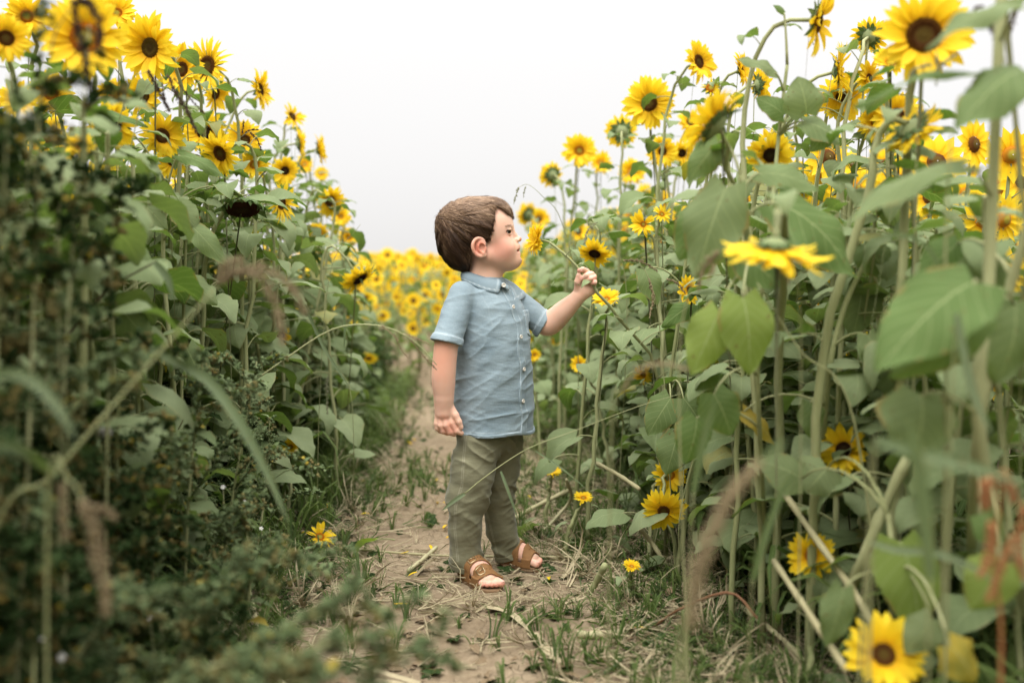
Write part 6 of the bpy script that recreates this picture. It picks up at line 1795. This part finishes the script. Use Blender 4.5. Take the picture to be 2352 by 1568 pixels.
def build_mixed(g, name, mats):
    v, f, m, a = tri_fix(g); return mesh(name, v, f, mats, m, True, {'luv': ('FLOAT_VECTOR', a)})
def grass_plant(label, stem=None, srad=.002, blades=(), spikes=(), smat='grass1', hmat='seedhead', name='grass_stalk', cat='grass stalk', gsize=.004, smat_stem='stem'):
    allp = (stem or (blades[0][0] if blades else spikes[0][0])); B = Vector(allp[0]).copy()
    root = empty(name, B, label, cat)
    if stem:
        q = smoothcurve(stem, 26); n = len(q); tv, tf = tube([p - B for p in q], [srad * (1 - .6 * i / (n - 1)) for i in range(n)], 6); g = Geo(); g.add(tv, tf, 0, [(0, 0, .5)] * len(tv)); link('stem', g.build('stem', M[smat_stem]), root)
    for pts, w in blades:
        q = smoothcurve([Vector(p) for p in pts], 14); g = Geo()
        n = len(q); v = []; a = []
        for i, p in enumerate(q):
            t = (q[min(i + 1, n - 1)] - q[max(i - 1, 0)]).normalized(); vw = (p - EYE).normalized()
            s = t.cross(Vector((.15, -1, .35))).normalized(); up = s.cross(t); k = i / (n - 1); ww = w * (math.sin(math.pi * min(1, .18 + .82 * k)) ** .7) + .0003
            for u in (-1, -.5, 0, .5, 1): v.append(tuple(p - B + s * (u * ww) + up * (abs(u) * ww * .35))); a.append((u, k, .5))
        g.add(v, grid_faces(5, n), 0, a); link('blade', g.build('blade', M[smat]), root)
    for i, (pts, r0, n) in enumerate(spikes):
        q = smoothcurve([Vector(p) - B for p in pts], 12); g = Geo(); tv, tf = tube(q, [.0009] * 12, 4); g.add(tv, tf[:44], 0, [(0, 0, .3)] * len(tv)); spike(g, q, r0, n, i + len(label), gsize)
        link('seed_head', build_mixed(g, 'seed_head', M[hmat]), root)
    return root
def ground_under(px, Y, dx=0.0): x = (px - 1176) / FPX * Y + dx; return V3(x, Y, GZ(x, Y))

grass_plant('thick blurred grass stalk slanting up from the left edge to a drooping brown seed head', [ground_under(-330, 1.2), P(-20, 1240, 1.15), P(118, 1092, 1.16), P(330, 850, 1.2), P(500, 655, 1.24)], .0031,
    [(PP((118, 1085, 1.16), (60, 1040, 1.1), (-40, 1010, 1.05)), .006)],
    [(PP((505, 650, 1.24), (540, 620, 1.24), (600, 640, 1.24), (640, 720, 1.23), (650, 790, 1.23)), .010, 420), (PP((520, 635, 1.24), (600, 615, 1.25), (670, 660, 1.25), (700, 720, 1.25)), .009, 330), (PP((500, 645, 1.24), (520, 605, 1.24), (560, 600, 1.24)), .006, 120)])
grass_plant('broad pale grass blade arching down to the right in the left weeds', [ground_under(250, 1.6), P(270, 1000, 1.55), P(300, 850, 1.52), P(345, 800, 1.5)], .0022, [(PP((345, 800, 1.50), (400, 830, 1.48), (480, 875, 1.45), (560, 985, 1.42), (620, 1100, 1.40), (662, 1200, 1.38)), .0075)], (), name='arching_grass', cat='grass')
grass_plant('blurred pale grass blade bowing at the left edge', [ground_under(-120, 1.15), P(-100, 1000, 1.1), P(-40, 870, 1.05)], .0022, [(PP((-40, 870, 1.05), (30, 858, 1.02), (90, 885, 1.0), (140, 945, .98), (175, 1010, .97)), .0060)], (), name='arching_grass', cat='grass')
grass_plant('fine grass stalk bowing across the path to a thin seed tip at the boy\'s arm', [ground_under(420, 2.3), P(395, 1010, 2.3), P(540, 905, 2.28), P(640, 835, 2.26), P(750, 762, 2.24), P(830, 745, 2.22), P(905, 757, 2.2), P(965, 795, 2.2), P(1003, 838, 2.2)], .0024, (),
    [(PP((876, 748, 2.2), (895, 762, 2.2), (915, 782, 2.2)), .003, 60), (PP((925, 765, 2.2), (960, 778, 2.2), (985, 790, 2.2)), .003, 70), (PP((940, 775, 2.2), (970, 815, 2.2), (1004, 850, 2.2)), .0032, 110), (PP((905, 765, 2.2), (920, 800, 2.2), (938, 822, 2.2)), .0025, 50)], gsize=.003)
grass_plant('thin grass stalk crossing in front of the olive trousers', [ground_under(1600, 2.3), P(1560, 1200, 2.2), P(1640, 900, 2.2)], .0016,
    [(PP((1068, 1133, 2.38), (1045, 1148, 2.37), (1015, 1172, 2.36)), .0050), (PP((1150, 1082, 2.38), (1168, 1130, 2.36), (1190, 1192, 2.35)), .0035), (PP((1230, 1035, 2.4), (1290, 1075, 2.36), (1350, 1125, 2.33)), .0016)], ())
gq = grass_plant('long fine grass stem running from the trousers up into the right bank', [P(1066, 1134, 2.38), P(1110, 1098, 2.38), P(1175, 1052, 2.38), P(1230, 1022, 2.38), P(1330, 985, 2.37), P(1460, 935, 2.35), P(1560, 905, 2.34)], .0016)
grass_plant('dark thin stem slanting behind the left weeds', [ground_under(-60, 1.75), P(60, 900, 1.7), P(160, 765, 1.7), P(250, 665, 1.7), P(355, 602, 1.7)], .0036, [(PP((355, 602, 1.7), (385, 640, 1.68), (400, 690, 1.67)), .006)], (), smat_stem='darkseed')
grass_plant('wide blurred upright grass blade close to the lens at lower right', [ground_under(2160, 1.05), P(2135, 1330, .98)], .0030, [(PP((2135, 1330, .98), (2120, 1180, .97), (2100, 1040, .96), (2085, 950, .95)), .0085)], (), name='arching_grass', cat='grass')
grass_plant('wide blurred grass blade reaching the right edge', [ground_under(2020, 1.1), P(2000, 1200, 1.0), P(2010, 1010, .98)], .0028, [(PP((2010, 1010, .98), (2120, 1045, .97), (2240, 1075, .95), (2380, 1120, .93)), .0060)], (), name='arching_grass', cat='grass')
grass_plant('pale upright grass blade in front of the hanging grey leaves', [ground_under(1575, 1.4), P(1592, 1130, 1.30)], .0022, [(PP((1592, 1130, 1.30), (1606, 1050, 1.29), (1625, 970, 1.28), (1645, 915, 1.27)), .0055)], (), name='arching_grass', cat='grass')
grass_plant('curved pale grass blade left of the broken flower', [ground_under(1715, 1.4), P(1729, 1330, 1.30)], .0022, [(PP((1729, 1330, 1.30), (1748, 1258, 1.29), (1790, 1140, 1.28), (1826, 1088, 1.27)), .0052)], (), name='arching_grass', cat='grass')
grass_plant('whitish grass blade arching over the big low leaf', [ground_under(1980, 1.3), P(1985, 1350, 1.22), P(2000, 1245, 1.2)], .0022, [(PP((2000, 1245, 1.2), (2060, 1263, 1.18), (2140, 1268, 1.16), (2230, 1300, 1.14), (2290, 1340, 1.13)), .0042)], (), name='arching_grass', cat='grass')
grass_plant('pale grass blade hanging below the broadest leaf', [ground_under(2200, 1.3), P(2185, 1000, 1.22), P(2195, 720, 1.2)], .0022, [(PP((2195, 720, 1.2), (2215, 830, 1.19), (2240, 920, 1.18), (2280, 1000, 1.17)), .0060)], (), name='arching_grass', cat='grass')
grass_plant('dark upright grass stem left of the thick right-edge stem', [ground_under(2185, 1.45), P(2172, 1000, 1.35), P(2172, 560, 1.33), P(2186, 300, 1.33)], .0026, [(PP((2172, 640, 1.34), (2120, 560, 1.33), (2040, 540, 1.32), (1960, 580, 1.31)), .0035)], ())
grass_plant('dark thin stem slanting down right across the middle stems', [ground_under(2070, 1.75), P(1960, 960, 1.72), P(1838, 805, 1.7), P(1740, 650, 1.68)], .0022, (), ())
grass_plant('large blurred brown grass head close to the lens at lower right', [ground_under(1500, .98), P(1560, 1520, .92), P(1590, 1400, .90), P(1640, 1240, .88)], .0028, [(PP((1740, 1070, .88), (1775, 1035, .88), (1805, 1010, .88)), .004)],
    [(PP((1590, 1440, .90), (1600, 1340, .89), (1625, 1250, .88), (1670, 1150, .88), (1745, 1062, .88)), .0095, 520)], hmat='seedhead', gsize=.0045)
grass_plant('blurred tan grass head arching in front of the leafy middle, right of the shirt', [ground_under(1400, 1.5), P(1405, 1000, 1.35), P(1425, 900, 1.32), P(1470, 845, 1.3), P(1560, 838, 1.3)], .0014, (), [(PP((1425, 905, 1.32), (1460, 855, 1.3), (1520, 835, 1.3), (1580, 850, 1.3)), .0050, 130)])
grass_plant('dark knobbly seed spikes hanging left of the near pale flower', [ground_under(1600, 1.6), P(1560, 900, 1.55), P(1590, 650, 1.52), P(1640, 575, 1.5)], .0016, (), [(PP((1650, 578, 1.5), (1630, 600, 1.5), (1610, 630, 1.5), (1604, 665, 1.5)), .0055, 200), (PP((1620, 590, 1.5), (1640, 610, 1.5), (1625, 640, 1.5)), .004, 80)], gsize=.0035)
grass_plant('dark seed spike hanging below the near pale flower', [ground_under(1850, 1.6), P(1840, 900, 1.5), P(1830, 640, 1.47), P(1806, 595, 1.46)], .0012, (), [(PP((1806, 595, 1.46), (1808, 625, 1.46), (1812, 655, 1.46)), .0035, 70)], gsize=.0035)
grass_plant('curled brown seed heads hanging in the pale leaves right of the hand', [ground_under(1560, 2.5), P(1520, 800, 2.48), P(1490, 640, 2.45), P(1455, 600, 2.45)], .0016, (),
    [(PP((1432, 598, 2.45), (1470, 600, 2.45), (1510, 622, 2.45)), .0055, 130), (PP((1490, 640, 2.45), (1500, 680, 2.45), (1492, 730, 2.45)), .0060, 160), (PP((1530, 640, 2.45), (1555, 650, 2.45), (1575, 675, 2.45)), .004, 90)])
grass_plant('upper left brown seed spray hanging below the olive-disced flower, right strand', [ground_under(250, 2.2), P(260, 700, 2.1), P(320, 250, 2.05), P(385, 172, 2.0)], .0016, (),
    [(PP((385, 172, 2.0), (405, 215, 2.0), (430, 255, 2.0), (452, 305, 2.0)), .0075, 300), (PP((400, 180, 2.0), (440, 230, 2.0), (470, 262, 2.0)), .0030, 90)], hmat='darkseed', gsize=.0038)
grass_plant('upper left brown seed spray hanging below the olive-disced flower, left strand', [ground_under(200, 2.2), P(220, 600, 2.1), P(290, 220, 2.05), P(340, 162, 2.0)], .0016, (),
    [(PP((340, 160, 2.0), (355, 190, 2.0), (372, 225, 2.0), (390, 255, 2.0)), .0060, 230), (PP((372, 190, 2.0), (376, 215, 2.0), (380, 240, 2.0)), .0030, 60)], hmat='darkseed', gsize=.0038)
grass_plant('blurred dark seed spray across the largest upper left flower', [ground_under(20, 1.5), P(40, 700, 1.4), P(110, 150, 1.35), P(160, 20, 1.32)], .0020, (),
    [(PP((165, 10, 1.32), (200, 5, 1.32), (225, 50, 1.32), (228, 110, 1.32)), .0085, 300), (PP((170, 20, 1.32), (180, 80, 1.32), (195, 150, 1.32), (205, 200, 1.32)), .0070, 260)], hmat='darkseed', gsize=.0042)
grass_plant('thin seed stalk with dark grains in front of the left skyline', [ground_under(500, 3.0), P(480, 600, 2.9), P(505, 380, 2.85), P(560, 310, 2.8), P(592, 305, 2.8)], .0012, (), [(PP((575, 305, 2.8), (590, 320, 2.8), (600, 345, 2.8)), .0045, 100), (PP((560, 312, 2.8), (570, 300, 2.8), (592, 298, 2.8)), .003, 60), (PP((560, 278, 2.8), (558, 292, 2.8), (557, 305, 2.8)), .0035, 50)], hmat='darkseed', gsize=.004)
grass_plant('dark seed spikes in front of the largest right flower, left cluster', [ground_under(2120, 1.7), P(2100, 700, 1.6), P(2110, 250, 1.56), P(2140, 160, 1.55)], .0014, (),
    [(PP((2140, 150, 1.55), (2100, 160, 1.55), (2085, 200, 1.55)), .0045, 110), (PP((2200, 122, 1.55), (2170, 145, 1.55), (2142, 170, 1.55)), .0035, 100), (PP((2150, 120, 1.55), (2155, 160, 1.55), (2150, 195, 1.55)), .0035, 80)], hmat='seedgreen', gsize=.0035)
grass_plant('dark drooping seed head beside the thick stem at the top right corner', [ground_under(2380, 1.6), P(2340, 500, 1.5), P(2300, 100, 1.48), P(2262, 20, 1.47)], .0014, (),
    [(PP((2255, 25, 1.47), (2275, 60, 1.47), (2300, 110, 1.47)), .0070, 200), (PP((2260, 15, 1.47), (2240, 20, 1.47), (2232, 60, 1.47)), .003, 50), (PP((2340, 10, 1.47), (2325, 50, 1.47), (2318, 85, 1.47)), .005, 110)], hmat='darkseed', gsize=.0035)
grass_plant('thin nodding grass stalk against the sky right above the boy\'s forehead', [ground_under(1330, 3.2), P(1325, 700, 3.1), P(1290, 510, 3.05), P(1245, 450, 3.0), P(1212, 424, 3.0), P(1190, 432, 3.0)], .0014, (), [(PP((1192, 430, 3.0), (1185, 448, 3.0), (1180, 470, 3.0)), .004, 50), (PP((1208, 428, 3.0), (1204, 440, 3.0), (1202, 455, 3.0)), .0025, 25)], hmat='seedgreen', gsize=.0045)
grass_plant('green seed heads crossed in front of the leaves under the orange-disced flower', [ground_under(1420, 3.0), P(1440, 700, 2.9), P(1400, 545, 2.85), P(1350, 505, 2.85)], .0014, (), [(PP((1372, 510, 2.85), (1350, 530, 2.85), (1342, 560, 2.85)), .0055, 90), (PP((1345, 505, 2.85), (1352, 515, 2.85), (1362, 525, 2.85)), .0035, 40)], hmat='seedgreen', gsize=.0045)
grass_plant('dark seed spike standing in the gap at the end of the left bank', [ground_under(805, 3.2), P(812, 1000, 3.1), P(800, 880, 3.1), P(760, 850, 3.1), P(750, 870, 3.1)], .0014, (), [(PP((752, 865, 3.1), (750, 900, 3.1), (752, 950, 3.1)), .0075, 150)], hmat='seedgreen', gsize=.004)
grass_plant('tall fine grass stalks in front of the left bank end', [ground_under(720, 3.0), P(735, 900, 2.9), P(760, 620, 2.85), P(828, 515, 2.8)], .0013, [(PP((700, 700, 2.8), (745, 800, 2.78), (800, 885, 2.76)), .0045), (PP((790, 720, 2.8), (792, 760, 2.8), (790, 800, 2.8)), .003)], ())
rust = [(PP((2290, 1090, 1.05), (2262, 1120, 1.05), (2268, 1170, 1.05)), .0075, 200), (PP((2300, 1085, 1.05), (2320, 1110, 1.05), (2330, 1150, 1.05)), .0065, 160), (PP((2275, 1200, 1.05), (2270, 1280, 1.05), (2250, 1320, 1.05)), .006, 140), (PP((2330, 1230, 1.05), (2300, 1300, 1.05), (2270, 1380, 1.05)), .005, 120), (PP((2352, 1160, 1.05), (2340, 1260, 1.05), (2352, 1330, 1.05)), .006, 140)]
grass_plant('rust-brown withered weed curling at the right edge, low', [ground_under(2330, 1.15), P(2300, 1500, 1.08), P(2285, 1300, 1.06), P(2300, 1100, 1.05)], .0030, (), rust, hmat='rust', gsize=.005, smat_stem='rust', name='withered_weed', cat='weed')
grass_plant('blurred brown grass head hanging in the lower left weeds', [ground_under(60, 1.1), P(110, 1150, 1.05), P(160, 1105, 1.04), P(190, 1150, 1.03)], .0022, (), [(PP((140, 1110, 1.04), (145, 1180, 1.04), (150, 1240, 1.04)), .006, 130), (PP((190, 1150, 1.03), (215, 1220, 1.03), (235, 1320, 1.03), (245, 1410, 1.03)), .011, 420), (PP((200, 1160, 1.03), (240, 1170, 1.03), (265, 1190, 1.03)), .005, 90)], hmat='seedhead')

# ------- goosefoot weeds: knobbly grey-green sprays
def goosefoot(label, base, top, nb, seed, spread=.16, size=1.0, mats=('weed_pale', 'dark_stem')):
    r = random.Random(seed); base = Vector(base); top = Vector(top); root = empty('goosefoot_weed', base, label, 'weed', 'knobbly grey-green weeds of the foreground')
    mid = base.lerp(top, .5) + V3(r.uniform(-.03, .03), r.uniform(-.03, .03), .02)
    st_ = smoothcurve([base, mid, top], 20); tv, tf = tube([p - base for p in st_], [.0042 * (1 - .75 * i / 19) for i in range(20)], 6); g = Geo(); g.add(tv, tf, 0, [(0, 0, .3)] * len(tv)); link('stem', g.build('stem', M['stem']), root)
    g = Geo()
    for i in range(nb):
        t = .18 + .80 * (i + r.random() * .6) / nb; p = st_[min(19, int(t * 19))] - base; an = r.uniform(0, 6.3); L_ = spread * (1.15 - t) * r.uniform(.6, 1.3) + .03
        d = V3(math.cos(an), math.sin(an), 0); goose_spray(g, bez(p, p + d * L_ * .4 + V3(0, 0, L_ * .5), p + d * L_ * .8 + V3(0, 0, L_ * .7), p + d * L_ * 1.1 + V3(0, 0, L_ * r.uniform(.2, .9)), 5), r, 0, size)
        if r.random() < .6: small_leaf(g, p, d + V3(0, 0, r.uniform(-.4, .4)), V3(0, 0, 1), r.uniform(.03, .06), .34, r.random())
    goose_spray(g, [st_[k] - base for k in (13, 15, 17, 19)], r, 0, size * 1.2)
    o = link('foliage', g.build('foliage', [M[mats[0]], M[mats[1]]]), root, 'stuff'); return root
W2 = ('weed', 'dark_stem')
gl = [('tallest dark weed sprig against the sky in the upper left corner', -40, 1.25, 96, 12, 13, .15, 1.0, W2), ('dark weed sprig in front of the largest upper left flower', 90, 1.35, 205, 60, 12, .14, 1.0, W2), ('dark weed sprig at the left edge below the cut flower', -90, 1.2, 22, 170, 12, .14, 1.0, W2),
      ('dark weed sprig below the largest upper left flower', 80, 1.45, 150, 300, 14, .16, 1.0, W2), ('weed sprig reaching the drooping dark flower', 210, 1.45, 262, 400, 13, .15, 1.0, W2), ('weed sprig at the left edge at flower-cup height', -60, 1.35, 55, 520, 14, .18, 1.0, W2),
      ('weed with pale sprays in the middle of the left edge', 60, 1.3, 130, 640, 14, .18, 1.0, ('weed_pale', 'dark_stem')), ('pale knobbly spray just under the drooping brown seed head', 400, 1.9, 470, 800, 16, .22, .9, ('weed_pale', 'dark_stem')),
      ('pale knobbly spray right of the thick grass stalk', 470, 2.1, 590, 830, 16, .22, .9, ('weed_pale', 'dark_stem')), ('weed with pale sprays below the arching blade', 330, 1.7, 420, 1000, 15, .20, .9, ('weed_pale', 'dark_stem')),
      ('low dark weed in the lower left corner, upper of the corner group', 40, 1.15, 90, 1230, 14, .15, 1.0, W2), ('low weed in the lower left between the corner group and the path', 280, 1.5, 330, 1200, 15, .17, .9, W2), ('pale weed sprays beside the standing pale stalk', 520, 1.9, 560, 1150, 15, .19, .85, ('weed_pale', 'dark_stem')),
      ('weed sprig in front of the left bank stems at hip height of the boy', 560, 2.4, 620, 960, 14, .18, .85, ('weed_pale', 'dark_stem')), ('weed sprig at lower left above the bottom sprays', 430, 1.4, 470, 1330, 14, .15, .9, W2), ('dark weed behind the first left edge sprigs', -200, 1.5, -60, 330, 13, .2, 1.0, W2), ('dark bushy weed behind the bowing blade', 100, 1.6, 170, 900, 16, .24, 1.0, W2), ('dark bushy weed low behind the blurred brown grass head', 180, 1.5, 230, 1100, 16, .22, 1.0, W2)]
for i, (lab, bx, Y, tx, ty, nb, sp, sz, mt) in enumerate(gl):
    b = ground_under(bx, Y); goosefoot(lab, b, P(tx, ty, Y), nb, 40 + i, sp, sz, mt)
for i, (lab, a, b, c) in enumerate([('blurred pale weed branch leaning over the dirt at the bottom, longest', (420, 1600, 1.02), (720, 1490, 1.06), (1015, 1510, 1.10)), ('blurred pale weed branch leaning right above the longest one', (450, 1560, 1.1), (650, 1440, 1.14), (905, 1395, 1.2)),
                                   ('blurred pale weed branch leaning along the bottom edge', (120, 1640, 1.0), (450, 1540, 1.02), (800, 1545, 1.06)), ('pale weed branch arching toward the standing pale stalk', (380, 1450, 1.3), (520, 1330, 1.35), (700, 1280, 1.45)),
                                   ('pale weed branch across the lower left darkness', (100, 1500, 1.2), (280, 1390, 1.25), (470, 1400, 1.3))]):
    q = [P(*a), P(*b), P(*c)]; gb = ground_under(a[0] - 40, a[2] + .02); goosefoot(lab, gb, q[2], 1, 90 + i, .1, .9) if False else None
    r = random.Random(90 + i); root = empty('goosefoot_weed', gb, lab, 'weed', 'knobbly grey-green weeds of the foreground'); pts = smoothcurve([gb, q[0].lerp(gb, .3), q[1], q[2]], 22)
    tv, tf = tube([p - gb for p in pts], [.0032 * (1 - .7 * k / 21) for k in range(22)], 6); g = Geo(); g.add(tv, tf, 0, [(0, 0, .3)] * len(tv)); link('stem', g.build('stem', M['stem']), root)
    g = Geo()
    for k in range(26):
        t = 5 + 16 * k / 25; p = pts[min(21, int(t))] - gb; an = r.uniform(0, 6.3); d = (pts[min(21, int(t) + 1)] - pts[max(0, int(t) - 1)]).normalized(); e_ = (d + V3(r.gauss(0, .6), r.gauss(0, .6), r.gauss(0, .6))).normalized(); L_ = r.uniform(.02, .075)
        goose_spray(g, [p, p + e_ * L_ * .5, p + e_ * L_], r, 0, .66)
    link('foliage', g.build('foliage', [M['weed_pale'], M['dark_stem']]), root, 'stuff')
# ------- white fluff and tiny white flowers
def puff(label, c, r0, n=140):
    g = Geo(); r = random.Random(3)
    for k in range(n):
        d = V3(r.gauss(0, 1), r.gauss(0, 1), r.gauss(0, 1)).normalized(); tv, tf = tube([d * r0 * .1, d * r0 * r.uniform(.7, 1.1)], [.0006, .0002], 3); g.add(tv[:6], grid_faces(3, 2, True), 0, [(0, 0, .5)] * 6)
    root = empty('thistle', (c.x, c.y, GZ(c.x, c.y)), label, 'thistle'); base = root.location
    o = link('seed_puff', g.build('seed_puff', M['fluff']), root); o.location = c - base
    pts = bez(V3(0, 0, 0), V3(.02, 0, (c - base).z * .5), (c - base) - V3(0, 0, .06), c - base, 10); link('stem', stem_mesh(pts, .0022, .0012), root)
puff('white thistle puff high in the left edge sprigs', P(68, 272, 1.5), .020); puff('white thistle puff low in the left weeds', P(242, 988, 1.6), .013); puff('grey thistle puff beside the white one at the left edge', P(122, 300, 1.55), .012)
for i, (x, y, Y) in enumerate([(600, 1213, 2.3), (512, 1118, 2.0), (345, 1418, 1.5), (142, 1508, 1.2), (98, 1462, 1.2), (560, 1150, 2.2), (366, 1402, 1.5)]):
    c = P(x, y, Y); root = empty('tiny_white_flower', (c.x, c.y, GZ(c.x, c.y)), 'tiny white wildflower with a yellow eye in the dark weeds', 'wildflower', 'tiny white wildflowers in the left weeds'); h = c.z - root.location.z
    link('stem', stem_mesh([V3(0, 0, 0), V3(.01, 0, h * .5), V3(0, 0, h)], .0010, .0008, k=5), root)
    g = Geo()
    for k in range(5): small_leaf(g, V3(0, 0, 0), V3(math.cos(k * 1.257), math.sin(k * 1.257), .1), V3(0, 0, 1), .0055, .42, .5)
    o = link('petals', g.build('petals', M['white']), root); orient(o, (0, 0, h), (.2, -.8, .6))
    o = link('disc', DISCS['orange'], root); orient(o, (0, 0, h), (.2, -.8, .6), 0, .0025)
child = build_child()
